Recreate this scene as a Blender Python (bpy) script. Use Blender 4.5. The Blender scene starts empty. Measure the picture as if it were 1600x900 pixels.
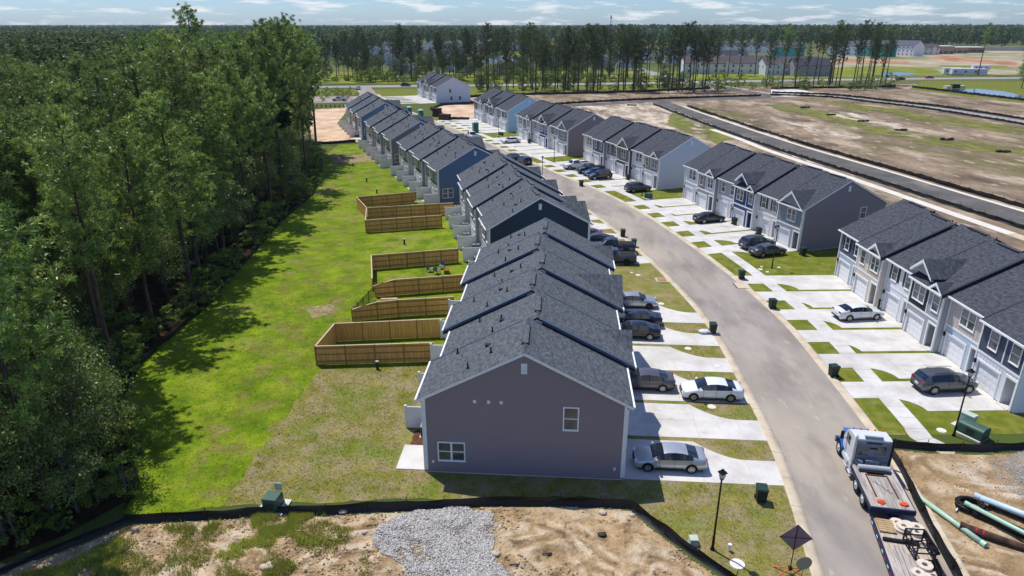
import bpy, math, random
import numpy as np
from mathutils import Vector, Matrix
from mathutils.geometry import tessellate_polygon
R = math.radians
rnd = random.Random(7)
SC = bpy.context.scene
COL = SC.collection

# ------------------------------------------------------------------ camera
CAM_H, FOC, PITCH = 28.0, 1067.0, R(21.2)
cam = bpy.data.cameras.new('camera'); cam.sensor_width = 36.0
cam.lens = 36.0 * FOC / 1600.0
cam.clip_start = 0.5; cam.clip_end = 20000
camo = bpy.data.objects.new('camera', cam); COL.objects.link(camo)
camo.location = (0, 0, CAM_H); camo.rotation_euler = (R(90) - PITCH, 0, 0)
SC.camera = camo

# ------------------------------------------------------------------ sky, sun, exposure
SUN_AZ, SUN_EL = R(317), R(64)          # clockwise from +Y
w = bpy.data.worlds.new('World'); SC.world = w; w.use_nodes = True
nt = w.node_tree; N = nt.nodes; L = nt.links; N.clear()
out = N.new('ShaderNodeOutputWorld'); bg = N.new('ShaderNodeBackground')
sky = N.new('ShaderNodeTexSky'); sky.sky_type = 'NISHITA'; sky.sun_disc = False
sky.sun_elevation = SUN_EL; sky.sun_rotation = SUN_AZ; sky.altitude = 30
sky.air_density = 1.0; sky.dust_density = 0.3; sky.ozone_density = 2.0
tc = N.new('ShaderNodeTexCoord'); sep = N.new('ShaderNodeSeparateXYZ')
L.new(tc.outputs['Generated'], sep.inputs[0])
add = N.new('ShaderNodeMath'); add.operation = 'MAXIMUM'; add.inputs[1].default_value = 0.0
L.new(sep.outputs['Z'], add.inputs[0])
ad2 = N.new('ShaderNodeMath'); ad2.operation = 'ADD'; ad2.inputs[1].default_value = 0.12
L.new(add.outputs[0], ad2.inputs[0])
dv = N.new('ShaderNodeVectorMath'); dv.operation = 'DIVIDE'
cmb = N.new('ShaderNodeCombineXYZ')
for i in range(3): L.new(ad2.outputs[0], cmb.inputs[i])
L.new(tc.outputs['Generated'], dv.inputs[0]); L.new(cmb.outputs[0], dv.inputs[1])
cn = N.new('ShaderNodeTexNoise'); cn.inputs['Scale'].default_value = 1.9
cn.inputs['Detail'].default_value = 7; cn.inputs['Roughness'].default_value = 0.62
L.new(dv.outputs[0], cn.inputs['Vector'])
cr = N.new('ShaderNodeMapRange'); cr.inputs['From Min'].default_value = 0.52; cr.inputs['From Max'].default_value = 0.64
L.new(cn.outputs['Fac'], cr.inputs['Value'])
cmx = N.new('ShaderNodeMix'); cmx.data_type = 'RGBA'
cmx.inputs[7].default_value = (7.6, 7.8, 8.0, 1)
cf = N.new('ShaderNodeMath'); cf.operation = 'MULTIPLY'; cf.inputs[1].default_value = 0.8
L.new(cr.outputs[0], cf.inputs[0]); L.new(cf.outputs[0], cmx.inputs[0])
tn = N.new('ShaderNodeMix'); tn.data_type = 'RGBA'; tn.blend_type = 'MULTIPLY'; tn.inputs[0].default_value = 1.0; tn.inputs[7].default_value = (0.53, 0.73, 1.12, 1)
L.new(sky.outputs[0], tn.inputs[6]); L.new(tn.outputs[2], cmx.inputs[6]); L.new(cmx.outputs[2], bg.inputs['Color'])
bg.inputs['Strength'].default_value = 0.12
L.new(bg.outputs[0], out.inputs[0])
sl = bpy.data.lights.new('sun', 'SUN'); sl.energy = 4.6; sl.angle = R(0.53); sl.color = (1.0, 0.955, 0.89)
so = bpy.data.objects.new('sun', sl); COL.objects.link(so)
sd = Vector((math.sin(SUN_AZ) * math.cos(SUN_EL), math.cos(SUN_AZ) * math.cos(SUN_EL), math.sin(SUN_EL)))
so.rotation_euler = sd.to_track_quat('Z', 'Y').to_euler(); so.location = sd * 200
SC.view_settings.view_transform = 'Standard'; SC.view_settings.look = 'None'
SC.view_settings.exposure = 0.0; SC.view_settings.gamma = 1.0
try: SC.view_settings.use_curve_mapping = False
except Exception: pass
SC.cycles.max_bounces = 5; SC.cycles.diffuse_bounces = 3; SC.cycles.glossy_bounces = 2
SC.cycles.transmission_bounces = 3; SC.cycles.transparent_max_bounces = 6; SC.cycles.volume_bounces = 0
SC.cycles.use_denoising = True

# ------------------------------------------------------------------ survey helper: a mark in the photograph gives a place on the ground
def G(px, py, z=0.0):
    u = (px - 800.0) / FOC; v = (py - 450.0) / FOC
    dy = math.cos(PITCH) - v * math.sin(PITCH); dz = -math.sin(PITCH) - v * math.cos(PITCH)
    t = (z - CAM_H) / dz
    return (u * t, dy * t)

# ------------------------------------------------------------------ materials
def lin(h):
    h = h.lstrip('#'); c = [int(h[i:i + 2], 16) / 255 for i in (0, 2, 4)]
    return tuple(x / 12.92 if x <= 0.04045 else ((x + 0.055) / 1.055) ** 2.4 for x in c) + (1.0,)
MATS = {}
def C(c): return lin(c) if isinstance(c, str) else tuple(c) + ((1.0,) if len(c) == 3 else ())
def mat(name, cols, scale=3.0, detail=4.0, rough=0.8, bump=0.0, bscale=None, coord='Object', spec=0.3, metal=0.0,
        patch=None, stretch=None, rvar=0.0, lo=0.35, hi=0.65, bdist=0.05, coat=0.0):
    """cols: colours along a noise ramp.  patch: list of (colour, scale, threshold, softness, amount) patches laid over it."""
    if name in MATS: return MATS[name]
    m = bpy.data.materials.new(name); m.use_nodes = True; MATS[name] = m
    t = m.node_tree; n = t.nodes; l = t.links
    p = n['Principled BSDF']
    p.inputs['Roughness'].default_value = rough; p.inputs['Metallic'].default_value = metal
    p.inputs['Specular IOR Level'].default_value = spec; p.inputs['Coat Weight'].default_value = coat
    if coord == 'World' and rough > .84: p.inputs['Specular IOR Level'].default_value = 0.08
    if coord == 'World':
        g = n.new('ShaderNodeNewGeometry'); vec = g.outputs['Position']
    else:
        g = n.new('ShaderNodeTexCoord'); vec = g.outputs['Object']
    if stretch:
        mp = n.new('ShaderNodeMapping'); mp.inputs['Scale'].default_value = stretch[:3]
        if len(stretch) > 3: mp.inputs['Rotation'].default_value = (0, 0, stretch[3])
        l.new(vec, mp.inputs['Vector']); vec = mp.outputs[0]
    def noise(sc, dt=detail, rg=0.6):
        q = n.new('ShaderNodeTexNoise'); q.inputs['Scale'].default_value = sc; q.inputs['Detail'].default_value = dt
        q.inputs['Roughness'].default_value = rg; l.new(vec, q.inputs['Vector']); return q.outputs['Fac']
    if isinstance(cols, str) or not isinstance(cols[0], (str, tuple, list)): cols = [cols]
    if len(cols) == 1 and not patch and not rvar:
        p.inputs['Base Color'].default_value = C(cols[0]); last = None
    else:
        if len(cols) == 1:
            q = n.new('ShaderNodeRGB'); q.outputs[0].default_value = C(cols[0]); last = q.outputs[0]
        else:
            r = n.new('ShaderNodeValToRGB'); e = r.color_ramp.elements
            while len(e) < len(cols): e.new(0.5)
            for i, c in enumerate(cols):
                e[i].position = lo + (hi - lo) * i / (len(cols) - 1); e[i].color = C(c)
            l.new(noise(scale), r.inputs[0]); last = r.outputs[0]
        for (c, sc, th, sf, am) in (patch or ()):
            mr = n.new('ShaderNodeMapRange'); mr.inputs['From Min'].default_value = th - sf; mr.inputs['From Max'].default_value = th + sf
            mr.inputs['To Max'].default_value = am
            l.new(noise(sc, 6), mr.inputs['Value'])
            x = n.new('ShaderNodeMix'); x.data_type = 'RGBA'
            l.new(mr.outputs[0], x.inputs[0]); l.new(last, x.inputs[6]); x.inputs[7].default_value = C(c); last = x.outputs[2]
        if rvar:
            oi = n.new('ShaderNodeObjectInfo'); hs = n.new('ShaderNodeHueSaturation')
            mr = n.new('ShaderNodeMapRange'); mr.inputs['To Min'].default_value = 1 - rvar; mr.inputs['To Max'].default_value = 1 + rvar
            l.new(oi.outputs['Random'], mr.inputs['Value']); l.new(mr.outputs[0], hs.inputs['Value'])
            l.new(last, hs.inputs['Color']); last = hs.outputs[0]
        l.new(last, p.inputs['Base Color'])
    if bump:
        b = n.new('ShaderNodeBump'); b.inputs['Strength'].default_value = bump; b.inputs['Distance'].default_value = bdist
        l.new(noise(bscale or scale * 3, 5), b.inputs['Height']); l.new(b.outputs[0], p.inputs['Normal'])
    return m

def patchy(name, cols, scale=0.5, cover=0.5, soft=0.05, rough=0.95, stretch=None):
    """thin cover of grass or sand that breaks up into ragged patches"""
    if name in MATS: return MATS[name]
    m = mat(name, cols, scale=scale * 1.7, detail=8, rough=rough, coord='World', bump=0.4, bscale=8)
    t = m.node_tree; n = t.nodes; l = t.links; p = n['Principled BSDF']; o = n['Material Output']
    g = n.new('ShaderNodeNewGeometry'); q = n.new('ShaderNodeTexNoise'); q.inputs['Scale'].default_value = scale; q.inputs['Detail'].default_value = 9; q.inputs['Roughness'].default_value = 0.65
    if stretch:
        mp = n.new('ShaderNodeMapping'); mp.inputs['Scale'].default_value = stretch[:3]; mp.inputs['Rotation'].default_value = (0, 0, stretch[3]); l.new(g.outputs['Position'], mp.inputs[0]); l.new(mp.outputs[0], q.inputs['Vector'])
    else: l.new(g.outputs['Position'], q.inputs['Vector'])
    r = n.new('ShaderNodeMapRange'); th = 0.5 + (0.5 - cover) * 0.35; r.inputs['From Min'].default_value = th - soft; r.inputs['From Max'].default_value = th + soft
    l.new(q.outputs['Fac'], r.inputs['Value']); tr = n.new('ShaderNodeBsdfTransparent'); x = n.new('ShaderNodeMixShader')
    l.new(r.outputs[0], x.inputs[0]); l.new(tr.outputs[0], x.inputs[1]); l.new(p.outputs[0], x.inputs[2]); l.new(x.outputs[0], o.inputs['Surface']); return m

def shingle_mat(name, c1, c2, c3):
    if name in MATS: return MATS[name]
    m = bpy.data.materials.new(name); m.use_nodes = True; MATS[name] = m
    t = m.node_tree; n = t.nodes; l = t.links; p = n['Principled BSDF']
    p.inputs['Roughness'].default_value = 0.9; p.inputs['Specular IOR Level'].default_value = 0.25
    tcn = n.new('ShaderNodeTexCoord'); mp = n.new('ShaderNodeMapping'); mp.inputs['Scale'].default_value = (1, 1.118, 0)
    l.new(tcn.outputs['Object'], mp.inputs[0])
    oi = n.new('ShaderNodeObjectInfo'); va = n.new('ShaderNodeVectorMath'); va.operation = 'ADD'
    sc_ = n.new('ShaderNodeVectorMath'); sc_.operation = 'SCALE'; sc_.inputs[0].default_value = (33, 0, 0)
    l.new(oi.outputs['Random'], sc_.inputs['Scale']); l.new(mp.outputs[0], va.inputs[0]); l.new(sc_.outputs[0], va.inputs[1])
    b = n.new('ShaderNodeTexBrick'); b.inputs['Scale'].default_value = 1; b.inputs['Brick Width'].default_value = 0.31
    b.inputs['Row Height'].default_value = 0.145; b.inputs['Mortar Size'].default_value = 0.004; b.offset = 0.37
    b.inputs['Color1'].default_value = (0, 0, 0, 1); b.inputs['Color2'].default_value = (1, 1, 1, 1); b.inputs['Mortar'].default_value = (0.0, 0, 0, 1)
    b.inputs['Bias'].default_value = 0.0
    l.new(va.outputs[0], b.inputs['Vector'])
    nz = n.new('ShaderNodeTexNoise'); nz.inputs['Scale'].default_value = 3.2; nz.inputs['Detail'].default_value = 5; nz.inputs['Roughness'].default_value = 0.7
    l.new(va.outputs[0], nz.inputs['Vector'])
    ma = n.new('ShaderNodeMath'); ma.operation = 'MULTIPLY_ADD'; ma.inputs[1].default_value = 0.42
    l.new(b.outputs['Color'], ma.inputs[0])
    m2 = n.new('ShaderNodeMapRange'); m2.inputs['From Min'].default_value = 0.36; m2.inputs['From Max'].default_value = 0.64; m2.inputs['To Max'].default_value = 0.62
    l.new(nz.outputs['Fac'], m2.inputs['Value']); l.new(m2.outputs[0], ma.inputs[2])
    r = n.new('ShaderNodeValToRGB'); e = r.color_ramp.elements; e[0].color = C(c1); e[1].color = C(c3); e.new(0.5).color = C(c2)
    l.new(ma.outputs[0], r.inputs[0]); l.new(r.outputs[0], p.inputs['Base Color'])
    nb = n.new('ShaderNodeTexNoise'); nb.inputs['Scale'].default_value = 30; l.new(va.outputs[0], nb.inputs['Vector'])
    bp = n.new('ShaderNodeBump'); bp.inputs['Strength'].default_value = 0.5; bp.inputs['Distance'].default_value = 0.02
    l.new(nb.outputs['Fac'], bp.inputs['Height']); l.new(bp.outputs[0], p.inputs['Normal'])
    return m

def leaf_mat(name, cols, trans=0.35, rough=0.5, spec=0.5):
    """foliage: colour differs from leaf to leaf by a per-face attribute and from tree to tree"""
    if name in MATS: return MATS[name]
    m = bpy.data.materials.new(name); m.use_nodes = True; MATS[name] = m
    t = m.node_tree; n = t.nodes; l = t.links; p = n['Principled BSDF']; o = n['Material Output']
    p.inputs['Roughness'].default_value = rough; p.inputs['Specular IOR Level'].default_value = spec
    at = n.new('ShaderNodeAttribute'); at.attribute_name = 'tint'
    r = n.new('ShaderNodeValToRGB'); e = r.color_ramp.elements
    while len(e) < len(cols): e.new(0.5)
    for i, c in enumerate(cols): e[i].position = i / (len(cols) - 1); e[i].color = C(c)
    l.new(at.outputs['Fac'], r.inputs[0])
    oi = n.new('ShaderNodeObjectInfo'); hs = n.new('ShaderNodeHueSaturation')
    mr = n.new('ShaderNodeMapRange'); mr.inputs['To Min'].default_value = 0.75; mr.inputs['To Max'].default_value = 1.25
    l.new(oi.outputs['Random'], mr.inputs['Value']); l.new(mr.outputs[0], hs.inputs['Value']); l.new(r.outputs[0], hs.inputs['Color'])
    mh = n.new('ShaderNodeMapRange'); mh.inputs['To Min'].default_value = 0.482; mh.inputs['To Max'].default_value = 0.503
    fr = n.new('ShaderNodeMath'); fr.operation = 'FRACT'; mu = n.new('ShaderNodeMath'); mu.operation = 'MULTIPLY'; mu.inputs[1].default_value = 7.3
    l.new(oi.outputs['Random'], mu.inputs[0]); l.new(mu.outputs[0], fr.inputs[0]); l.new(fr.outputs[0], mh.inputs['Value']); l.new(mh.outputs[0], hs.inputs['Hue'])
    l.new(hs.outputs[0], p.inputs['Base Color'])
    tr = n.new('ShaderNodeBsdfTranslucent'); l.new(hs.outputs[0], tr.inputs['Color'])
    mx = n.new('ShaderNodeMixShader'); mx.inputs[0].default_value = trans
    l.new(p.outputs[0], mx.inputs[1]); l.new(tr.outputs[0], mx.inputs[2]); l.new(mx.outputs[0], o.inputs['Surface'])
    return m

# ------------------------------------------------------------------ mesh helpers
def fast_mesh(name, v, f, mats=(), tint=None, smooth=False):
    """v: (n,3) array, f: (m,k) array of equal-sided faces"""
    me = bpy.data.meshes.new(name)
    v = np.asarray(v, np.float32); f = np.asarray(f, np.int32); m, k = f.shape
    me.vertices.add(len(v)); me.vertices.foreach_set('co', v.ravel())
    me.loops.add(m * k); me.loops.foreach_set('vertex_index', f.ravel())
    me.polygons.add(m); me.polygons.foreach_set('loop_start', np.arange(0, m * k, k, dtype=np.int32))
    try: me.polygons.foreach_set('loop_total', np.full(m, k, np.int32))
    except Exception: pass
    if smooth: me.polygons.foreach_set('use_smooth', np.ones(m, bool))
    me.update(calc_edges=True)
    if tint is not None:
        a = me.attributes.new('tint', 'FLOAT', 'FACE'); a.data.foreach_set('value', np.asarray(tint, np.float32))
    for x in mats: me.materials.append(x)
    return me

class MB:
    """collects shapes that become one mesh"""
    def __init__(s): s.v = []; s.f = []; s.mi = []; s.sm = []
    def add(s, vs, fs, mi=0, smooth=False):
        o = len(s.v); s.v += [tuple(x) for x in vs]
        for f in fs: s.f.append([i + o for i in f]); s.mi.append(mi); s.sm.append(smooth)
    def quad(s, a, b, c, d, mi=0): s.add([a, b, c, d], [(0, 1, 2, 3)], mi)
    def poly(s, pts, mi=0): s.add(pts, [tuple(range(len(pts)))], mi)
    def box(s, x0, y0, z0, x1, y1, z1, mi=0, rz=0.0, c=None, bot=True):
        vs = [(x0, y0, z0), (x1, y0, z0), (x1, y1, z0), (x0, y1, z0), (x0, y0, z1), (x1, y0, z1), (x1, y1, z1), (x0, y1, z1)]
        if rz:
            cx, cy = c or ((x0 + x1) / 2, (y0 + y1) / 2); q, e = math.cos(rz), math.sin(rz)
            vs = [(cx + (x - cx) * q - (y - cy) * e, cy + (x - cx) * e + (y - cy) * q, z) for x, y, z in vs]
        fs = [(4, 5, 6, 7), (0, 1, 5, 4), (1, 2, 6, 5), (2, 3, 7, 6), (3, 0, 4, 7)] + ([(3, 2, 1, 0)] if bot else [])
        s.add(vs, fs, mi)
    def cyl(s, p0, p1, r0, r1=None, n=8, mi=0, caps=True, smooth=True):
        r1 = r0 if r1 is None else r1
        p0 = Vector(p0); p1 = Vector(p1); d = (p1 - p0).normalized()
        a = d.orthogonal().normalized(); b = d.cross(a)
        vs = []
        for p, r in ((p0, r0), (p1, r1)):
            for i in range(n):
                t = 2 * math.pi * i / n; vs.append(p + a * (math.cos(t) * r) + b * (math.sin(t) * r))
        fs = [(i, (i + 1) % n, n + (i + 1) % n, n + i) for i in range(n)]
        s.add(vs, fs, mi, smooth)
        if caps: s.add(vs[:n][::-1], [tuple(range(n))], mi); s.add(vs[n:], [tuple(range(n))], mi)
    def tube(s, pts, r, n=8, mi=0, closed=False):
        pts = [Vector(p) for p in pts]; m = len(pts); rings = []
        rs = r if isinstance(r, (list, tuple)) else [r] * m
        for i, p in enumerate(pts):
            d = (pts[(i + 1) % m if closed else min(i + 1, m - 1)] - pts[(i - 1) % m if closed else max(i - 1, 0)])
            d = d.normalized() if d.length > 1e-9 else Vector((0, 0, 1))
            up = Vector((0, 0, 1)) if abs(d.z) < 0.95 else Vector((1, 0, 0))
            a = d.cross(up).normalized(); b = a.cross(d)
            rings.append([p + a * (math.cos(2 * math.pi * k / n) * rs[i]) + b * (math.sin(2 * math.pi * k / n) * rs[i]) for k in range(n)])
        vs = [x for q in rings for x in q]; fs = []
        for i in range(m if closed else m - 1):
            j = (i + 1) % m
            for k in range(n): fs.append((i * n + k, i * n + (k + 1) % n, j * n + (k + 1) % n, j * n + k))
        s.add(vs, fs, mi, True)
        if not closed:
            s.add(rings[0], [tuple(range(n))], mi); s.add(rings[-1][::-1], [tuple(range(n))], mi)
    def disc(s, c, nrm, r, n=16, mi=0, rin=0.0):
        c = Vector(c); d = Vector(nrm).normalized(); a = d.orthogonal().normalized(); b = d.cross(a)
        o = [c + a * (math.cos(2 * math.pi * i / n) * r) + b * (math.sin(2 * math.pi * i / n) * r) for i in range(n)]
        if rin:
            q = [c + a * (math.cos(2 * math.pi * i / n) * rin) + b * (math.sin(2 * math.pi * i / n) * rin) for i in range(n)]
            s.add(o + q, [(i, (i + 1) % n, n + (i + 1) % n, n + i) for i in range(n)], mi)
        else: s.add(o, [tuple(range(n))], mi)
    def mesh(s, name, mats):
        me = bpy.data.meshes.new(name); me.from_pydata(s.v, [], s.f)
        ms = mats if isinstance(mats, (list, tuple)) else [mats]
        for m in ms: me.materials.append(m)
        if len(ms) > 1: me.polygons.foreach_set('material_index', s.mi)
        me.polygons.foreach_set('use_smooth', s.sm); me.update(); return me
    def build(s, name, mats, parent=None, loc=None, rz=None):
        return put(name, s.mesh(name, mats), parent, loc, rz)

def put(name, me, parent=None, loc=None, rz=None, scale=None):
    o = bpy.data.objects.new(name, me); COL.objects.link(o)
    if parent is not None: o.parent = parent
    if loc is not None: o.location = loc if len(loc) == 3 else (loc[0], loc[1], 0)
    if rz is not None: o.rotation_euler = (0, 0, rz)
    if scale is not None: o.scale = scale if isinstance(scale, (tuple, list)) else (scale,) * 3
    return o
def thing(name, label, cat, loc=(0, 0, 0), rz=0.0, group=None):
    o = put(name, None, None, loc, rz); tag(o, label, cat, group); return o
def tag(o, label=None, cat=None, group=None, kind=None):
    if label: o['label'] = label
    if cat: o['category'] = cat
    if group: o['group'] = group
    if kind: o['kind'] = kind
    return o
def copy_tree(o, parent=None):
    c = o.copy(); COL.objects.link(c)
    if parent is not None: c.parent = parent
    for ch in KIDS(o): copy_tree(ch, c)
    return c
_kids = {}
def KIDS(o):
    return list(o.children)
def structure(name, me, loc=None, rz=None): return tag(put(name, me, None, loc, rz), kind='structure')

def sheet_mesh(name, pts, z, m, uvless=True):
    """flat polygon lying on the ground"""
    p3 = [Vector((x, y, 0)) for x, y in pts]
    tri = tessellate_polygon([p3])
    me = bpy.data.meshes.new(name)
    fs = []
    for t in tri:
        a, b, c = (p3[i] for i in t)
        fs.append(t if (b - a).cross(c - a).z > 0 else (t[0], t[2], t[1]))
    me.from_pydata([(p.x, p.y, z) for p in p3], [], fs); me.materials.append(m); me.update(); return me
def sheet(name, pts, z, m): return structure(name, sheet_mesh(name, pts, z, m))
def ragged(pts, step=1.0, amp=0.2, seed=1):
    """break the outline of a polygon into short uneven pieces"""
    r = random.Random(seed); o = []
    for i, a in enumerate(pts):
        b = pts[(i + 1) % len(pts)]; d = math.dist(a, b); k = max(1, min(60, int(d / step)))
        nx, ny = (b[1] - a[1]) / max(d, 1e-6), -(b[0] - a[0]) / max(d, 1e-6)
        for j in range(k):
            t = j / k; e = r.uniform(-amp, amp) if j else 0
            o.append((a[0] + (b[0] - a[0]) * t + nx * e, a[1] + (b[1] - a[1]) * t + ny * e))
    return o
def spline(pts, n=8, closed=False):
    o = []; m = len(pts)
    for i in range(m if closed else m - 1):
        p0, p1, p2, p3 = (pts[(i - 1) % m] if closed else pts[max(i - 1, 0)]), pts[i], pts[(i + 1) % m], (pts[(i + 2) % m] if closed else pts[min(i + 2, m - 1)])
        for k in range(n):
            t = k / n
            o.append(tuple(0.5 * (2 * b + (c - a) * t + (2 * a - 5 * b + 4 * c - d) * t * t + (3 * b - a - 3 * c + d) * t ** 3) for a, b, c, d in zip(p0, p1, p2, p3)))
    if not closed: o.append(tuple(pts[-1]))
    return o
def resample(pts, step):
    o = [tuple(pts[0])]; acc = 0.0
    for a, b in zip(pts, pts[1:]):
        d = math.dist(a, b); t = step - acc
        while t <= d:
            o.append(tuple(x + (y - x) * t / d for x, y in zip(a, b))); t += step
        acc = (acc + d) % step
    return o
def offset(pts, d):
    o = []
    for i, p in enumerate(pts):
        a = pts[max(i - 1, 0)]; b = pts[min(i + 1, len(pts) - 1)]
        l = math.dist(a, b) or 1; o.append((p[0] + (b[1] - a[1]) / l * d, p[1] - (b[0] - a[0]) / l * d))
    return o
def ribbon(name, pts, d0, d1, z, m):
    """strip along a line between two offsets (positive = to the right)"""
    A = offset(pts, d0); B = offset(pts, d1)
    v = [(x, y, z) for x, y in A] + [(x, y, z) for x, y in B]; n = len(A)
    f = [(i, i + 1, n + i + 1, n + i) if d0 > d1 else (n + i, n + i + 1, i + 1, i) for i in range(n - 1)]
    return structure(name, fast_mesh(name, v, f, [m]))
# ------------------------------------------------------------------ building materials
SH_A = shingle_mat('shingle_grey', (0.036, 0.041, 0.048), (0.086, 0.097, 0.109), (0.142, 0.157, 0.171))
SH_B = shingle_mat('shingle_slate', (0.028, 0.031, 0.041), (0.062, 0.067, 0.083), (0.105, 0.112, 0.130))
TRIM = mat('white_trim', ['#e0e1e2', '#eaebeb'], scale=1.5, rough=0.55)
GLASS = mat('window_glass', [(0.035, 0.05, 0.055), (0.09, 0.115, 0.12)], scale=0.9, rough=0.06, spec=0.8)
VINYLW = mat('white_vinyl', ['#d4d6d9', '#e0e2e4'], scale=0.8, rough=0.45)
GDOOR = mat('garage_door_paint', ['#e3e4e6', '#ebecec'], scale=0.7, rough=0.5)
DOORD = mat('dark_door_paint', '#23262b', rough=0.4)
CONC = mat('light_concrete', ['#bdb9b3', '#cbc8c2', '#d3d0cb'], scale=0.5, detail=6, rough=0.85, bump=0.15, bscale=25, coord='World', bdist=0.01,
           patch=[('#a9a49c', 0.23, 0.60, 0.12, 0.6), ('#b3ab9e', 1.6, 0.64, 0.06, 0.5), ('#8f8a82', 0.9, 0.70, 0.04, 0.5)])
BLACKP = mat('black_metal_paint', '#0d0e10', rough=0.45)
FLASH = mat('slate_flashing', '#46566b', rough=0.45, metal=0.2)
DARKF = mat('dark_flashing_and_shade', '#141c2b', rough=0.6)
BROWN_SHUT = mat('dark_shutter_paint', '#23262a', rough=0.6)
def sid(c): return mat('siding_' + c.strip('#'), [c], scale=1.0, rough=0.6, patch=[(tuple(x * 0.93 for x in lin(c)[:3]), 0.8, 0.5, 0.25, 0.5)])

UW, DEP, EAVE, SLOPE = 5.15, 13.0, 5.8, 0.52
RIDGE = EAVE + DEP / 2 * SLOPE

def lap_rect(mb, u0, u1, z0, z1, P, course=0.19, style='lap', lean=0.016):
    """clad a rectangle of wall; P(u, z, out) gives the point, out = distance proud of the wall"""
    if style == 'lap':
        z = z0
        while z < z1 - 1e-4:
            t = min(z + course, z1)
            mb.add([P(u0, z, lean), P(u1, z, lean), P(u1, t, 0.002), P(u0, t, 0.002)], [(0, 1, 2, 3)])
            if z > z0: mb.add([P(u0, z, 0.002), P(u1, z, 0.002), P(u1, z, lean), P(u0, z, lean)], [(0, 1, 2, 3)])
            z = t
    else:
        mb.add([P(u0, z0, 0.004), P(u1, z0, 0.004), P(u1, z1, 0.004), P(u0, z1, 0.004)], [(0, 1, 2, 3)])
        u = u0 + 0.15
        while u < u1 - 0.05:
            a, b, c, d = P(u - 0.02, z0, 0.024), P(u + 0.02, z0, 0.024), P(u + 0.02, z1, 0.024), P(u - 0.02, z1, 0.024)
            e, f, g, h = P(u - 0.02, z0, 0.004), P(u + 0.02, z0, 0.004), P(u + 0.02, z1, 0.004), P(u - 0.02, z1, 0.004)
            mb.add([a, b, c, d, e, f, g, h], [(0, 1, 2, 3), (4, 0, 3, 7), (1, 5, 6, 2)])
            u += 0.38

CACHE = {}
def cached(key, fn):
    if key not in CACHE: CACHE[key] = fn()
    return CACHE[key]
def window_meshes(w, h, double, grid=False):
    def mk():
        fr = MB(); gl = MB(); t = 0.085
        for (a, b, c, d) in ((-w / 2 - t, -w / 2, -t, h + t), (w / 2, w / 2 + t, -t, h + t), (-w / 2, w / 2, h, h + t), (-w / 2, w / 2, -t, 0)):
            fr.box(a, -0.06, c, b, 0.0, d)
        fr.box(-w / 2 - t - 0.02, -0.085, -t - 0.03, w / 2 + t + 0.02, 0.0, -t)
        fr.box(-w / 2, -0.045, h / 2 - 0.03, w / 2, -0.005, h / 2 + 0.03)
        if double: fr.box(-0.065, -0.055, 0, 0.065, -0.003, h / 2 - 0.03); fr.box(-0.065, -0.055, h / 2 + 0.03, 0.065, -0.003, h)
        cells = [(-w / 2, -0.065), (0.065, w / 2)] if double else [(-w / 2, w / 2)]
        if grid:
            for a, b in cells:
                m_ = (a + b) / 2; fr.box(m_ - 0.015, -0.035, h / 2 + 0.03, m_ + 0.015, -0.012, h)
        for a, b in cells:
            gl.quad((a, -0.012, 0), (b, -0.012, 0), (b, -0.012, h / 2 - 0.03), (a, -0.012, h / 2 - 0.03))
            gl.quad((a, -0.024, h / 2 + 0.03), (b, -0.024, h / 2 + 0.03), (b, -0.024, h), (a, -0.024, h))
        return fr.mesh('window_frame', TRIM), gl.mesh('window_pane', GLASS)
    return cached(('win', w, h, double, grid), mk)
def add_window(root, x, y, z, w, h, double=False, rz=0.0, grid=False):
    fr, gl = window_meshes(w, h, double, grid)
    o = put('window', fr, root, (x, y, z), rz); put('pane', gl, o); return o
def garage_meshes():
    def mk():
        d = MB(); W_, H_ = 2.5, 2.15
        for k in range(4):
            z = k * H_ / 4
            d.box(-W_ / 2, 0.0, z + 0.008, W_ / 2, 0.04, z + H_ / 4 - 0.008)
            for q in range(4):
                x = -W_ / 2 + 0.1 + q * 0.61
                d.box(x, -0.012, z + 0.1, x + 0.47, -0.001, z + H_ / 4 - 0.1)
        return d.mesh('garage_door', GDOOR)
    return cached('garage', mk)
def door_meshes():
    def mk():
        d = MB(); d.box(-0.46, 0, 0.02, 0.46, 0.05, 2.05)
        for z in (0.2, 1.12):
            for x in (-0.36, 0.06): d.box(x, -0.02, z, x + 0.3, -0.001, z + 0.72)
        h = MB(); h.cyl((0.38, -0.07, 1.0), (0.38, 0.0, 1.0), 0.03, n=6)
        return d, h.mesh('handle', mat('brass_handle', '#8a7a55', rough=0.3, metal=0.8))
    return mk()
DOOR_MB, HANDLE_ME = door_meshes()
def door_in(c): return cached(('door', c), lambda: DOOR_MB.mesh('front_door', mat('door_' + c.strip('#'), c, rough=0.45)))
def vent_pipe_mesh():
    def mk():
        m = MB(); m.cyl((0, 0, -0.15), (0, 0, 0.42), 0.055, n=7); m.cyl((0, 0, -0.06), (0, 0, 0.1), 0.14, 0.07, n=8); return m.mesh('vent_pipe', DARKF)
    return cached('pipe', mk)
def roof_vent_mesh():
    def mk():
        m = MB(); m.box(-0.2, -0.18, -0.12, 0.2, 0.18, 0.07); m.box(-0.14, -0.25, 0.02, 0.14, 0.19, 0.11); return m.mesh('roof_vent', DARKF)
    return cached('rvent', mk)
def shutter_mesh(h):
    def mk():
        m = MB(); m.box(-0.17, -0.05, -0.03, 0.17, -0.018, h + 0.03)
        for k in range(8):
            z = 0.06 + k * (h - 0.12) / 8; m.box(-0.13, -0.066, z, 0.13, -0.0505, z + (h - 0.12) / 8 - 0.03)
        return m.mesh('shutter', BROWN_SHUT)
    return cached(('shut', h), mk)

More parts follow.
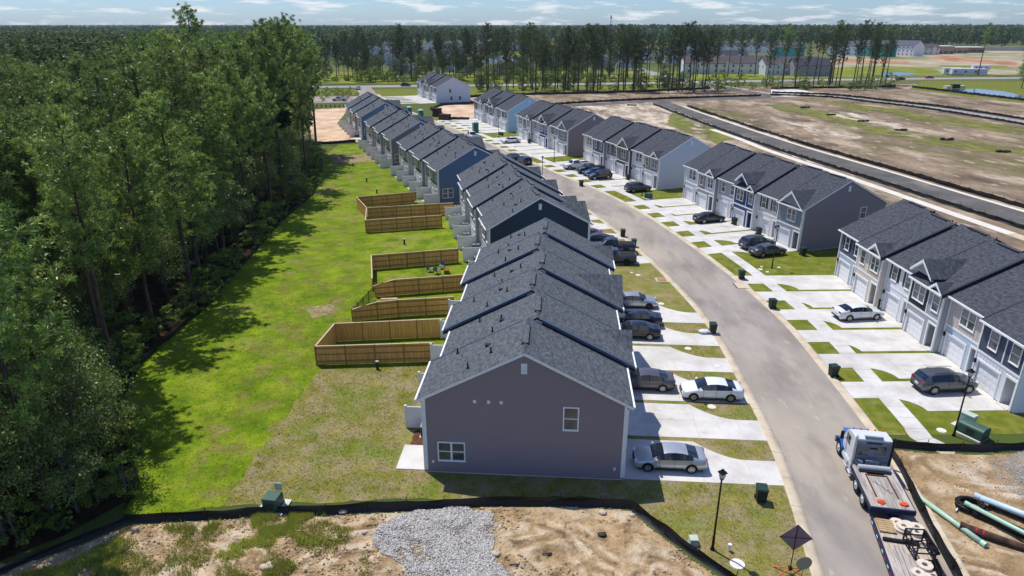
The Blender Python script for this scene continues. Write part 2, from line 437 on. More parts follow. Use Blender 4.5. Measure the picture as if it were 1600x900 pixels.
def unit_roof(root, i, y0, nb_lo, nb_hi, end_lo, end_hi, shm, courses, capmat, cap_low_side):
    """one house's stretch of gable roof, laid in overlapping courses"""
    xa = i * UW - (0.22 if end_lo else 0); xb = (i + 1) * UW + (0.22 if end_hi else 0)
    m = MB(); ov = 0.38; half = DEP / 2
    ln = half + ov; n = courses
    for sgn in (0, 1):
        def P(x, t, dz): # t = plan distance from the eave edge
            y = y0 - ov + t if sgn == 0 else y0 + DEP + ov - t
            return (x, y, EAVE + (t - ov) * SLOPE + dz)
        for k in range(n):
            a, b = ln * k / n, ln * (k + 1) / n
            q = [P(xa, a, 0.028), P(xb, a, 0.028), P(xb, b, 0.006), P(xa, b, 0.006)]
            m.add(q if sgn == 0 else q[::-1], [(0, 1, 2, 3)])
            q = [P(xa, a, -0.0 if k else -0.12), P(xb, a, -0.0 if k else -0.12), P(xb, a, 0.028), P(xa, a, 0.028)]
            m.add(q if sgn == 0 else q[::-1], [(0, 1, 2, 3)])
        # underside of the eave
        q = [P(xa, 0, -0.12), P(xa, ov, -0.12), P(xb, ov, -0.12), P(xb, 0, -0.12)]
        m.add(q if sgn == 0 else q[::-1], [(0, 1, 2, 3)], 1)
    yr = y0 + half; zr = EAVE + half * SLOPE
    for x in (xa, xb):
        for sgn in (0, 1):
            ye = y0 - ov if sgn == 0 else y0 + DEP + ov; ze = EAVE - ov * SLOPE
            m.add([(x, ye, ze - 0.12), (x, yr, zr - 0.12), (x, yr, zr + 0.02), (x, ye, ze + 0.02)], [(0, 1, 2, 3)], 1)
    # ridge caps
    k = 0; x = xa
    while x < xb - 0.01:
        b = min(x + 0.3, xb)
        m.add([(x, yr - 0.16, zr - 0.045), (b, yr - 0.16, zr - 0.065), (b, yr, zr + 0.03), (x, yr, zr + 0.05), (x, yr + 0.16, zr - 0.045), (b, yr + 0.16, zr - 0.065)], [(0, 1, 2, 3), (3, 2, 5, 4)])
        x = b
    o = put('roof', m.mesh('roof', [shm, DARKF]), root)
    # ridge vent
    rv = MB(); xc = (xa + xb) / 2
    rv.box(xc - 1.35, yr - 0.19, zr - 0.06, xc + 1.35, yr + 0.19, zr + 0.075)
    v = put('ridge_vent', rv.mesh('ridge_vent', shm), o)
    rd = MB()
    for yy in (yr - 0.215, yr + 0.195): rd.box(xc - 1.37, yy, zr - 0.10, xc + 1.37, yy + 0.02, zr + 0.03)
    for xx in (xc - 1.372, xc + 1.352): rd.box(xx, yr - 0.192, zr - 0.03, xx + 0.02, yr + 0.192, zr + 0.05)
    put('vent_strip', rd.mesh('vent_strip', DARKF), o)
    # step flashing where this roof stands above the next one
    for (nb, xe, sg) in ((nb_lo, xa, 1), (nb_hi, xb, -1)):
        if nb is None or abs(nb - y0) < 0.05: continue
        front = y0 < nb      # this unit stands forward: its front slope is higher
        show_cap = (cap_low_side and sg == 1) or (not cap_low_side and sg == -1)
        f = MB()
        for (t0, t1) in ((0.0, ln - 0.35),):
            def Q(t, x, dz):
                y = y0 - ov + t if front else y0 + DEP + ov - t
                return (x, y, EAVE + (t - ov) * SLOPE + dz)
            x1, x2 = xe - sg * 0.012, xe + sg * (0.24 if show_cap else 0.1)
            f.add([Q(t0, x1, 0.045), Q(t1, x1, 0.045), Q(t1, x2, 0.05), Q(t0, x2, 0.05), Q(t0, x2, 0.0), Q(t1, x2, 0.0)], [(0, 1, 2, 3), (3, 2, 5, 4)], 0)
            dz = abs(nb - y0) * SLOPE
            f.add([Q(t0, x1, 0.045), Q(t1, x1, 0.045), Q(t1, x1, -dz * 0.45), Q(t0, x1, -dz * 0.45)], [(0, 1, 2, 3)], 0)
            f.add([Q(t0, x1, -dz * 0.45), Q(t1, x1, -dz * 0.45), Q(t1, x1, -dz - 0.03), Q(t0, x1, -dz - 0.03)], [(0, 1, 2, 3)], 1)  # lower riser coloured dark to stand for its shade and shadow line
        put('step_flashing', f.mesh('step_flashing', [capmat, DARKF]), o)
    return o, xa, xb

def end_wall(root, x, y0, sgn, m, wins, ghost=False):
    """gable end in lap siding, with rake trim, corner boards and vents; sgn -1 faces the low-x side"""
    mb = MB(); c = 0.19; z = 0.08
    def P(u, zz, out_): return (x + sgn * out_, u, zz)
    while z < RIDGE - 0.05:
        t = z + c
        def span(q):
            k = max(0.0, (q - EAVE + 0.02) / SLOPE); return (y0 + k, y0 + DEP - k)
        a, b = span(z), span(min(t, RIDGE - 0.03)); t = min(t, RIDGE - 0.03)
        f0 = [P(a[0], z, 0.032), P(a[1], z, 0.032), P(b[1], t, 0.003), P(b[0], t, 0.003)]
        f1 = [P(a[0], z, 0.003), P(a[1], z, 0.003), P(a[1], z, 0.032), P(a[0], z, 0.032)]
        mb.add(f0 if sgn > 0 else f0[::-1], [(0, 1, 2, 3)]); mb.add(f1 if sgn > 0 else f1[::-1], [(0, 1, 2, 3)])
        z = t
    put('end_wall', mb.mesh('end_wall', m), root)
    fd = MB(); fd.box(min(x, x + sgn * 0.04), y0 - 0.02, -0.1, max(x, x + sgn * 0.04), y0 + DEP + 0.02, 0.08)
    put('foundation', fd.mesh('foundation', CONC), root)
    tr = MB(); ex = x + sgn * 0.2
    for s2 in (0, 1):
        def Q(t, dz):
            y = y0 - 0.38 + t if s2 == 0 else y0 + DEP + 0.38 - t
            return y, EAVE + (t - 0.38) * SLOPE + dz
        ln = DEP / 2 + 0.38
        (ya, za), (yb, zb) = Q(0, 0.0), Q(ln, 0.0)
        o1, o2 = ex + sgn * 0.025, x + sgn * 0.03
        tr.add([(o1, ya, za + 0.005), (o1, yb, zb + 0.005), (o1, yb, zb - 0.2), (o1, ya, za - 0.2), (o2, yb, zb - 0.2), (o2, ya, za - 0.2), (o1 - sgn * 0.03, ya, za + 0.012), (o1 - sgn * 0.03, yb, zb + 0.012)],
               [(0, 1, 2, 3), (3, 2, 4, 5), (0, 6, 7, 1)])
    put('rake_trim', tr.mesh('rake_trim', TRIM), root)
    cb = MB()
    for y in (y0 - 0.03, y0 + DEP - 0.15):
        cb = MB(); cb.box(min(x, x + sgn * 0.035), y, 0.2, max(x, x + sgn * 0.035), y + 0.18, EAVE - 0.05)
        put('corner_trim', cb.mesh('corner_trim', TRIM), root)
    gv = MB(); yc = y0 + DEP / 2; zz = RIDGE - 1.55
    gv.box(min(x + sgn * 0.02, x + sgn * 0.06), yc - 0.19, zz, max(x + sgn * 0.02, x + sgn * 0.06), yc + 0.19, zz + 0.72)
    for k in range(7): gv.box(min(x + sgn * 0.06, x + sgn * 0.085), yc - 0.15, zz + 0.05 + k * 0.09, max(x + sgn * 0.06, x + sgn * 0.085), yc + 0.15, zz + 0.1 + k * 0.09)
    put('gable_vent', gv.mesh('gable_vent', TRIM), root)
    for (u, z0, w_, h_, dbl) in wins:
        add_window(root, x + sgn * 0.022, y0 + u, z0, w_, h_, dbl, R(90) * sgn)

def townhouse_row(name_label, origin, heading, units, shm, near_low=True, low_wall=None, high_wall=None, low_wins=(), high_wins=(),
                  rear=False, n=6, stagger=0.6, courses=44, low_extra=None, front_detail=True, fwd_odd=True, group='rows of attached townhouses'):
    """x runs along the street front (left to right seen from the street), y goes into the houses"""
    rz = math.atan2(heading[1], heading[0])
    root = thing('townhouse_row', name_label, 'townhouse row', (origin[0], origin[1], 0), rz, group)
    ys = [(0.0 if (i % 2 == 1) == fwd_odd else stagger) for i in range(n)]
    for i in range(n):
        U = units[i % len(units)]; y0 = ys[i]; x0, x1 = i * UW, (i + 1) * UW
        lo, up = sid(U['lower']), sid(U['upper'])
        rf, xa, xb = unit_roof(root, i, y0, ys[i - 1] if i else None, ys[i + 1] if i < n - 1 else None, i == 0, i == n - 1, shm, courses,
                               FLASH if rear else DARKF, near_low)
        # --- side walls at the steps between the houses, and the ends
        sw = MB()
        for (xx, has) in ((x0 + 0.012, i > 0), (x1 - 0.012, i < n - 1)):
            if has: sw.add([(xx, y0, 0), (xx, y0 + DEP, 0), (xx, y0 + DEP, EAVE), (xx, y0 + DEP / 2, RIDGE - 0.05), (xx, y0, EAVE)], [(0, 1, 2, 3, 4)])
        put('party_wall', sw.mesh('party_wall', sid(U.get('side', U['lower']))), root)
        def PF(u, z, o_): return (x0 + u, y0 - o_, z)
        def PR(u, z, o_): return (x1 - u, y0 + DEP + o_, z)
        gx, px = U.get('garage', 1.72), U.get('porch', 4.28)
        ga, gb, pa, pb = gx - 1.3, gx + 1.3, px - 0.58, px + 0.58
        zt = 2.95; gh, ph = 2.2, 2.45
        if front_detail:
            mb = MB(); st = U.get('lstyle', 'lap')
            for (a, b, c, d) in ((0.02, ga, 0.1, zt), (ga, gb, gh, zt), (gb, pa, 0.1, zt), (pa, pb, ph, zt), (pb, UW - 0.02, 0.1, zt)):
                lap_rect(mb, a, b, c, d, PF, style=st)
            put('lower_wall', mb.mesh('lower_wall', lo), root)
            mb = MB(); st = U.get('ustyle', 'lap'); bay = U.get('bay'); us = U.get('bay_at', 2.55)
            lap_rect(mb, 0.02, us if bay else UW - 0.02, zt, EAVE - 0.05, PF, style=st)
            put('upper_wall', mb.mesh('upper_wall', up), root)
            if bay:
                mb = MB(); lap_rect(mb, us, UW - 0.02, zt, EAVE - 0.05, PF, style=U.get('bstyle', 'lap'))
                put('upper_wall', mb.mesh('upper_wall', sid(bay)), root)
            # trim: belt, corners, garage and porch surrounds
            t = MB()
            t.box(x0 + 0.03, y0 - 0.045, zt - 0.1, x1 - 0.03, y0 - 0.02, zt + 0.1)
            for a in (x0 - 0.005, x1 - 0.135): t.box(a, y0 - 0.05, 0.1, a + 0.14, y0 - 0.018, EAVE - 0.06)
            if bay: t.box(x0 + us - 0.06, y0 - 0.047, zt + 0.1, x0 + us + 0.06, y0 - 0.019, EAVE - 0.06)
            for (a, b, h_) in ((ga, gb, gh), (pa, pb, ph)):
                t.box(x0 + a - 0.1, y0 - 0.05, 0.02, x0 + a + 0.06, y0 + 0.1, h_)
                t.box(x0 + b - 0.06, y0 - 0.05, 0.02, x0 + b + 0.1, y0 + 0.1, h_)
                t.box(x0 + a - 0.1, y0 - 0.055, h_ - 0.05, x0 + b + 0.1, y0 + 0.1, h_ + 0.14)
            put('front_trim', t.mesh('front_trim', TRIM), root)
            put('garage_door', garage_meshes(), root, (x0 + gx, y0 + 0.12, 0.0))
            # recessed porch
            pr = MB(); a, b = x0 + pa, x0 + pb; dp = 1.35
            pr.quad((a, y0 - 0.0, 0.01), (a, y0 + dp, 0.01), (a, y0 + dp, ph), (a, y0, ph))
            pr.quad((b, y0 + dp, 0.01), (b, y0, 0.01), (b, y0, ph), (b, y0 + dp, ph))
            pr.quad((a, y0 + dp, 0.01), (b, y0 + dp, 0.01), (b, y0 + dp, ph), (a, y0 + dp, ph))
            pr.quad((a, y0, ph - 0.01), (a, y0 + dp, ph - 0.01), (b, y0 + dp, ph - 0.01), (b, y0, ph - 0.01))
            put('porch', pr.mesh('porch', lo), root)
            fl = MB(); fl.box(a + 0.002, y0 - 0.25, -0.02, b - 0.002, y0 + dp - 0.002, 0.1); put('porch_step', fl.mesh('porch_step', CONC), root)
            dr = put('front_door', door_in(U.get('door', '#3a3f48')), root, (x0 + px, y0 + dp - 0.06, 0.1)); put('handle', HANDLE_ME, dr)
            lt = MB(); lt.box(-0.07, -0.16, 0, 0.07, 0.0, 0.3); lt.box(-0.1, -0.19, 0.3, 0.1, 0.0, 0.34)
            put('porch_light', cached('plight', lambda: lt.mesh('porch_light', BLACKP)), root, (x0 + ga - 0.2, y0 - 0.02, 1.85))
            for (u, w_, kind) in U['win']:
                add_window(root, x0 + u, y0 - 0.022, 3.72, w_, 1.45, kind == 'd')
                if U.get('shutters') and w_ < 1.0:
                    for q in (-1, 1): put('shutter', shutter_mesh(1.45), root, (x0 + u + q * (w_ / 2 + 0.28), y0 - 0.002, 3.72))
        # gutters and downspouts
        g = MB(); g.box(xa + 0.02, y0 - 0.5, EAVE - 0.32, xb - 0.02, y0 - 0.385, EAVE - 0.175); put('gutter', g.mesh('gutter', TRIM), root)
        if rear or True:
            g = MB(); g.box(xa + 0.02, y0 + DEP + 0.385, EAVE - 0.32, xb - 0.02, y0 + DEP + 0.5, EAVE - 0.175); put('gutter', g.mesh('gutter', TRIM), root)
        q = x1 - 0.09 if i % 2 else x0 + 0.09
        for yy, s_ in ((y0 - 0.1, -1), (y0 + DEP + 0.1, 1)):
            d = MB()
            d.box(q - 0.045, yy - 0.045, 0.12, q + 0.045, yy + 0.045, EAVE - 0.55)
            d.tube([(q, yy, EAVE - 0.56), (q, yy + s_ * 0.32, EAVE - 0.28)], 0.045, n=4)
            put('downspout', d.mesh('downspout', TRIM), root)
        # small gables over the front windows
        for (gu, gw, zb) in U.get('gables', ()):
            sg = 0.82; h = gw / 2 * sg; gy = y0 - 0.12; m = MB(); wl = MB(); e = 0.22; cx = x0 + gu
            zr = EAVE + zb + h
            run = lambda z: y0 + max(0.0, (z - EAVE) / SLOPE)
            for s_ in (-1, 1):
                xe = cx + s_ * (gw / 2 + e); ze = EAVE + zb - e * sg
                A = (xe, gy - 0.3, ze); B = (cx, gy - 0.3, zr); Cc = (cx, run(zr) + 0.1, zr); D = (xe, run(ze) + 0.1, ze)
                q_ = [A, B, Cc, D]; m.add([(x_, y_, z_ + 0.06) for x_, y_, z_ in q_] + q_, [(0, 1, 2, 3) if s_ < 0 else (3, 2, 1, 0), (4, 5, 1, 0), (0, 3, 7, 4)], 0)
            go = put('gable_roof', m.mesh('gable_roof', shm), root)
            wl.add([(cx - gw / 2, gy, EAVE + zb - 0.15), (cx + gw / 2, gy, EAVE + zb - 0.15), (cx + gw / 2, gy, EAVE + zb), (cx, gy, zr), (cx - gw / 2, gy, EAVE + zb)], [(0, 1, 2, 3, 4)])
            zz = EAVE + zb + 0.05
            while zz < zr - 0.2:
                k = (zr - zz) / sg; wl.add([(cx - k, gy - 0.02, zz), (cx + k, gy - 0.02, zz), (cx + k - 0.2, gy - 0.004, zz + 0.17), (cx - k + 0.2, gy - 0.004, zz + 0.17)], [(0, 1, 2, 3)]); zz += 0.19
            put('gable_wall', wl.mesh('gable_wall', sid(U.get('bay') or U['upper'])), root)
            f = MB()
            for s_ in (-1, 1):
                xe = cx + s_ * (gw / 2 + e); ze = EAVE + zb - e * sg
                a1, b1 = (xe, gy - 0.325, ze), (cx, gy - 0.325, zr)
                f.add([a1, b1, (b1[0], b1[1], b1[2] - 0.24), (a1[0], a1[1], a1[2] - 0.17), (b1[0], b1[1] + 0.3, b1[2] - 0.24), (a1[0], a1[1] + 0.3, a1[2] - 0.17), (a1[0], a1[1], a1[2] + 0.065), (b1[0], b1[1], b1[2] + 0.065)], [(6, 7, 2, 3), (3, 2, 4, 5)])
            put('gable_trim', f.mesh('gable_trim', TRIM), root)
        # roof pipes
        rr = random.Random(hash((round(origin[0]), i)) & 0xffff)
        for q in range(3):
            u = x0 + [0.9, 2.4, 3.9][q] + rr.uniform(-0.5, 0.5); t = [3.4, 4.6, 2.2][q] + rr.uniform(-0.8, 0.8)
            put('vent_pipe', vent_pipe_mesh(), rf, (u, y0 + DEP - t, EAVE + t * SLOPE))
        u = x0 + rr.uniform(2.0, 3.6); put('roof_vent', roof_vent_mesh(), rf, (u, y0 + DEP - 3.9, EAVE + 3.9 * SLOPE))
        # rear wall
        rlo, rup = sid(U.get('rlower', '#c9ccd0')), sid(U.get('rupper', U['upper']))
        mb = MB(); lap_rect(mb, 0.02, UW - 0.02, 0.1, 2.9, PR, course=0.19 if rear else 0.6); put('lower_wall', mb.mesh('lower_wall', rlo), root)
        mb = MB(); lap_rect(mb, 0.02, UW - 0.02, 2.9, EAVE - 0.05, PR, course=0.19 if rear else 0.6); put('upper_wall', mb.mesh('upper_wall', rup), root)
        if rear:
            add_window(root, x0 + 1.3, y0 + DEP + 0.022, 3.7, 0.85, 1.4, False, R(180))
            add_window(root, x0 + 3.7, y0 + DEP + 0.022, 3.7, 1.6, 1.4, True, R(180))
            add_window(root, x0 + 1.3, y0 + DEP + 0.022, 1.0, 0.85, 1.2, False, R(180))
            dr = put('patio_door', door_in('#d8dadc'), root, (x0 + 3.4, y0 + DEP + 0.05, 0.08), R(180)); put('handle', HANDLE_ME, dr)
            t = MB(); t.box(x0 + 0.02, y0 + DEP + 0.02, 2.84, x1 - 0.02, y0 + DEP + 0.045, 2.98)
            for a in (x0, x1 - 0.14): t.box(a, y0 + DEP + 0.018, 0.1, a + 0.14, y0 + DEP + 0.05, EAVE - 0.06)
            put('rear_trim', t.mesh('rear_trim', TRIM), root)
    end_wall(root, 0.0, ys[0], -1, sid(low_wall or units[0]['upper']), low_wins)
    end_wall(root, n * UW, ys[n - 1], 1, sid(high_wall or units[-1]['upper']), high_wins)
    return root, ys
def building_point(root, x, y, z=0.0):
    a = root.rotation_euler[2]; c, s = math.cos(a), math.sin(a); l = root.location
    return (l[0] + x * c - y * s, l[1] + x * s + y * c, z)
# ------------------------------------------------------------------ ground
def vnoise(x, y, seed=0):
    xi = np.floor(x).astype(int); yi = np.floor(y).astype(int); fx = x - xi; fy = y - yi
    fx = fx * fx * (3 - 2 * fx); fy = fy * fy * (3 - 2 * fy)
    def h(a, b):
        q = (a * 374761393 + b * 668265263 + seed * 1442695041) & 0x7fffffff
        q = ((q ^ (q >> 13)) * 1274126177) & 0x7fffffff
        return ((q ^ (q >> 16)) & 0xffff) / 65535.0
    return (h(xi, yi) * (1 - fx) + h(xi + 1, yi) * fx) * (1 - fy) + (h(xi, yi + 1) * (1 - fx) + h(xi + 1, yi + 1) * fx) * fy
def fbm(x, y, o=4, seed=0):
    s = 0; a = 0.5
    for k in range(o): s = s + a * vnoise(x * 2 ** k, y * 2 ** k, seed + k); a *= 0.5
    return s
def inside(x, y, poly):
    r = np.zeros(x.shape, bool); n = len(poly)
    for i in range(n):
        x0, y0 = poly[i]; x1, y1 = poly[(i + 1) % n]
        c = ((y0 > y) != (y1 > y)); d = (x1 - x0) * (y - y0) / ((y1 - y0) if abs(y1 - y0) > 1e-9 else 1e-9) + x0
        r ^= c & (x < d)
    return r
def dist_line(x, y, pts):
    d = np.full(x.shape, 1e9)
    for (ax, ay), (bx, by) in zip(pts, pts[1:]):
        vx, vy = bx - ax, by - ay; q = vx * vx + vy * vy + 1e-9
        t = np.clip(((x - ax) * vx + (y - ay) * vy) / q, 0, 1)
        d = np.minimum(d, np.hypot(x - ax - t * vx, y - ay - t * vy))
    return d
def PX(*pts): return [G(*p) for p in pts]

M_EARTH = mat('bare_field', ['#7d6c55', '#9a866b', '#b09b80'], scale=0.03, detail=9, rough=0.95, coord='World', bump=0.3, bscale=1.2,
              patch=[('#6b7a3a', 0.018, 0.56, 0.06, 0.85), ('#c4b197', 0.05, 0.6, 0.05, 0.8), ('#5b6b30', 0.22, 0.6, 0.08, 0.5)])
M_LOT = mat('lot_dirt', ['#625446', '#80705c', '#998671'], scale=0.13, detail=12, rough=0.95, coord='World', bump=0.6, bscale=1.2, stretch=(1.0, 0.45, 1, R(25)),
            patch=[('#b5a48e', 0.06, 0.57, 0.05, 0.8), ('#5f6230', 0.045, 0.58, 0.06, 0.75), ('#bfae98', 0.33, 0.62, 0.05, 0.75), ('#4f453b', 0.7, 0.61, 0.06, 0.6)])
M_CLAY = mat('orange_clay_dirt', ['#b79a7c', '#c9ae90', '#d8c2a6'], scale=0.2, detail=8, rough=0.95, coord='World', bump=0.4, bscale=2,
             patch=[('#a87a55', 0.25, 0.62, 0.06, 0.6)])
M_LAWN = mat('lush_lawn', ['#526a0e', '#667d12', '#7f8f1c'], scale=0.35, detail=10, rough=0.9, coord='World', bump=0.5, bscale=14, bdist=0.06,
             patch=[('#908650', 0.11, 0.62, 0.06, 0.7), ('#8a9030', 0.4, 0.56, 0.1, 0.55), ('#44590c', 0.9, 0.60, 0.1, 0.6), ('#a39f52', 2.3, 0.64, 0.06, 0.5)])
M_SOD = mat('dry_sod', ['#666a20', '#7c7834', '#8f844e'], scale=0.45, detail=10, rough=0.9, coord='World', bump=0.5, bscale=12, bdist=0.06,
            patch=[('#94846a', 0.75, 0.53, 0.10, 0.8), ('#64771e', 0.28, 0.56, 0.08, 0.7), ('#6b5f48', 2.6, 0.60, 0.06, 0.5), ('#a89a80', 5.0, 0.62, 0.07, 0.5)])
M_YARD = mat('front_yard_grass', ['#56631c', '#687022', '#7c7a38'], scale=0.7, detail=9, rough=0.9, coord='World', bump=0.5, bscale=12, bdist=0.05,
             patch=[('#8f8560', 0.9, 0.62, 0.07, 0.6)])
M_ROAD = mat('worn_asphalt', ['#8a827a', '#989088', '#a49b92'], scale=0.25, detail=10, rough=0.9, coord='World', bump=0.25, bscale=60, bdist=0.01,
             patch=[('#b0a592', 0.10, 0.56, 0.1, 0.7), ('#77726c', 0.33, 0.57, 0.08, 0.6), ('#b8ae9f', 1.7, 0.66, 0.03, 0.6), ('#6d6964', 0.06, 0.62, 0.05, 0.5)], stretch=(1, 0.35, 1, R(4)))
M_ROAD2 = mat('new_asphalt', ['#55544f', '#605e5a', '#6b6965'], scale=0.2, detail=8, rough=0.9, coord='World', patch=[('#8d8272', 0.1, 0.63, 0.07, 0.6)])
M_HWY = mat('highway_asphalt', ['#8f8d89', '#9b9993'], scale=0.05, rough=0.9, coord='World')
M_CURB = mat('curb_concrete', ['#b5a68d', '#c4b69e', '#cfc3ad'], scale=0.6, detail=8, rough=0.88, coord='World', bump=0.15, bscale=30, bdist=0.01)
M_CURBW = mat('new_curb_concrete', ['#cdc5b7', '#dbd5ca'], scale=0.4, rough=0.85, coord='World')
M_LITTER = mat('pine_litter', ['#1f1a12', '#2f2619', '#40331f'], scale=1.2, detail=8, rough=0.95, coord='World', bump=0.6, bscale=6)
M_SAND = mat('sandy_dirt', ['#8a7355', '#ad926d', '#c7ae89'], scale=0.8, detail=12, rough=0.95, coord='World', bump=1.0, bscale=7, bdist=0.15,
             patch=[('#d3c3a8', 0.33, 0.56, 0.07, 0.85), ('#5f4c38', 1.1, 0.60, 0.06, 0.8), ('#6a563f', 3.8, 0.62, 0.05, 0.7), ('#c39a5e', 0.42, 0.68, 0.05, 0.6), ('#cdbb9f', 2.6, 0.63, 0.06, 0.6)])
M_FABRIC = mat('silt_fence_fabric', ['#101012', '#1b1b1e'], scale=2.0, rough=0.5, spec=0.35, bump=0.4, bscale=5)
M_STAKE = mat('weathered_stake', '#3d3428', rough=0.9)
M_WATER = mat('pond_water', [(0.03, 0.07, 0.13)], rough=0.08, spec=0.9, bump=0.12, bscale=1.2, coord='World')

structure('ground', fast_mesh('ground', [(-9000, -300, 0), (9000, -300, 0), (9000, 12000, 0), (-9000, 12000, 0)], [(0, 1, 2, 3)],
          [mat('far_land', ['#3a4a22', '#55602f', '#6d6a44'], scale=0.006, detail=9, rough=0.95, coord='World',
               patch=[('#8d7d5f', 0.01, 0.62, 0.05, 0.6)])]))

# --- streets
CL = spline([(13.5, 2), (18.0, 16), (20.4, 28), (22.4, 40), (23.25, 52), (23.55, 62), (22.75, 72), (20.9, 85), (17.2, 103), (12.3, 118.5), (6.6, 131.5),
             (1.4, 144.5), (-3.9, 157.5), (-10.3, 173), (-17.8, 191), (-24.5, 206), (-34, 227), (-46, 255), (-58, 290), (-66, 318), (-72, 340)], 10)
CL = resample(CL, 1.0)
ribbon('street', CL, -3.5, 3.5, 0.040, M_ROAD)
def curb(name, line, d, wd, m, h=0.03, joint=3.0):
    """gutter kerb with a rolled profile, cut by joints"""
    side = 1 if d > 0 else -1
    prof = [(d, 0.0), (d + side * 0.002, 0.045), (d + side * wd * 0.55, 0.045), (d + side * wd * 0.85, 0.045 + h), (d + side * wd, 0.04 + h), (d + side * (wd + 0.01), 0.0)]
    L_ = resample(line, joint); v = []; f = []
    rows = []
    for a, b in zip(L_, L_[1:]):
        t = math.dist(a, b); e = 0.012 / t
        rows.append([(a[0] + (b[0] - a[0]) * e, a[1] + (b[1] - a[1]) * e), (b[0] - (b[0] - a[0]) * e, b[1] - (b[1] - a[1]) * e)])
    offs = [offset(L_, q[0]) for q in prof]; k = len(prof)
    for i in range(len(L_) - 1):
        o = len(v)
        for end in (0, 1):
            for q in range(k):
                x0, y0 = offs[q][i]; x1, y1 = offs[q][i + 1]; e = 0.004 if not end else 0.996
                v.append((x0 + (x1 - x0) * e, y0 + (y1 - y0) * e, prof[q][1]))
        for q in range(k - 1):
            F_ = (o + q, o + q + 1, o + k + q + 1, o + k + q); f.append(F_ if side < 0 else F_[::-1])
    return structure(name, fast_mesh(name, v, f, [m]))
CLn = [p for p in CL if p[1] < 300]
curb('kerb', CLn, -3.5, 0.72, M_CURB); curb('kerb', CLn, 3.5, 0.72, M_CURB)

# --- lawns and yards
EDGE = PX((505, 245), (500, 280), (490, 303), (440, 345), (390, 402), (330, 472), (283, 512), (218, 570), (186, 640), (196, 700), (218, 760), (190, 802))
lawn = EDGE + PX((260, 803), (345, 792)) + PX((700, 760)) + [(-5.5, 60), (-4, 77), (-9, 106), (-12, 110), (-23, 139), (-25, 142)] + PX((560, 225), (530, 226))
sheet('lawn', ragged(lawn, 0.7, 0.16, 3), 0.008, M_LAWN)
M_WORN = patchy('worn_turf', ['#75762c', '#8a8446', '#9a8e62'], .4, .2, .1)
sheet('worn_lawn', ragged(PX((560, 330), (480, 340), (440, 430), (400, 520), (330, 620), (290, 780), (345, 790), (420, 690), (490, 575), (550, 500), (575, 430)), 1, .4, 61), .0105, M_WORN)
sheet('worn_lawn', ragged(PX((445, 225), (520, 228), (640, 262), (650, 300), (560, 320), (500, 330)), 1, .4, 62), .0105, M_WORN)
sheet('bare_patch', ragged(PX((470, 480), (520, 476), (524, 490), (490, 497)), .4, .2, 63), .0112, patchy('bare_soil', ['#8c7a5c', '#a28f70'], .9, .75, .1))
sheet('bare_patch', ragged(PX((515, 243), (640, 240), (650, 250), (520, 255)), .4, .2, 64), .0112, patchy('bare_soil', ['#8c7a5c', '#a28f70'], .9, .75, .1))
sheet('mulch_bed', ragged(PX((650, 672), (668, 672), (668, 701), (639, 701)), .3, .08, 66), .022, mat('brown_mulch', ['#4d3527', '#6b4b38'], scale=4, rough=.95, coord='World', bump=.6, bscale=20))
sod = PX((345, 792), (425, 788), (640, 780), (760, 777), (870, 775), (985, 781), (1040, 826), (1100, 866), (1150, 900)) + [(12.5, 26), (16.0, 27)] + \
      [p for p in offset([q for q in CL if 27 < q[1] < 112], -4.15)] + [(-3, 108), (-9, 106.5), (-4, 78), (-5, 62)] + PX((690, 570), (500, 577), (455, 640), (395, 720))
sheet('dry_lawn', ragged(sod, 0.7, 0.14, 4), 0.014, M_SOD)
sheet('front_lawn', [p for p in offset([q for q in CL if 112 <= q[1] < 215], -4.15)] + [(-46, 207), (-23, 140), (-11, 109), (-3, 108.2)], 0.012, M_YARD)
byard = [p for p in offset([q for q in CL if 42.6 < q[1] < 224], 4.15)] + [(-14, 226), (2, 222), (14, 192), (27, 156), (42, 121), (52, 84), (53, 42.9)]
sheet('front_lawn', byard, 0.012, M_YARD)

# --- dirt lots behind the right-hand houses and across the new road
lots = PX((500, 230), (1600, 560))[:1]
sheet('field', ragged(PX((700, 152), (860, 140), (1110, 136), (1420, 131), (1600, 128), (1640, 420)) + [(120, 60), (52, 44), (53, 84), (42, 121), (27, 156), (14, 192), (2, 222), (-8, 222)], 4, 0.7, 5), 0.004, M_LOT)
sheet('dirt_lot', ragged(PX((478, 172), (545, 168)) + [(-52, 207), (-40, 178)] + PX((562, 222), (480, 224), (455, 215)), 1.2, 0.3, 6), 0.010, M_CLAY)
sheet('dirt_lot', ragged(PX((672, 172), (700, 163), (741, 165), (741, 184), (716, 187)), 1.0, 0.2, 7), 0.016, M_CLAY)

# --- the new road across the field with its kerb and pale strip
R2L = PX((1640, 372), (1517, 325), (1370, 278), (1212, 228), (1120, 194), (1030, 161), (985, 156), (900, 160), (850, 168))
R2 = spline([(80.5, 92), (77.6, 107), (72.4, 138), (67, 168), (62.5, 205), (58.5, 245), (56.5, 270)], 8)
ribbon('new_road', R2, -3.3, 3.3, 0.03, M_ROAD2)
curb('kerb', R2[:-6], 3.3, 0.9, M_CURBW); curb('kerb', R2[4:-4], -3.3, 0.5, M_CURBW)
R2b = spline([(-2, 243), (14, 252), (36, 263), (58, 272), (82, 279.5), (108, 286)], 8)
ribbon('new_road', R2b, -3.6, 3.6, 0.034, M_ROAD2)
R2c = spline(PX((1215, 151), (1165, 143), (1120, 135), (1075, 127)), 6); ribbon('new_road', R2c, -4, 4, 0.038, M_ROAD2); curb('kerb', R2c, 4, 0.8, M_CURBW)
R3 = spline(PX((1205, 147), (1300, 151), (1380, 160), (1450, 168), (1530, 180), (1640, 198)), 8)
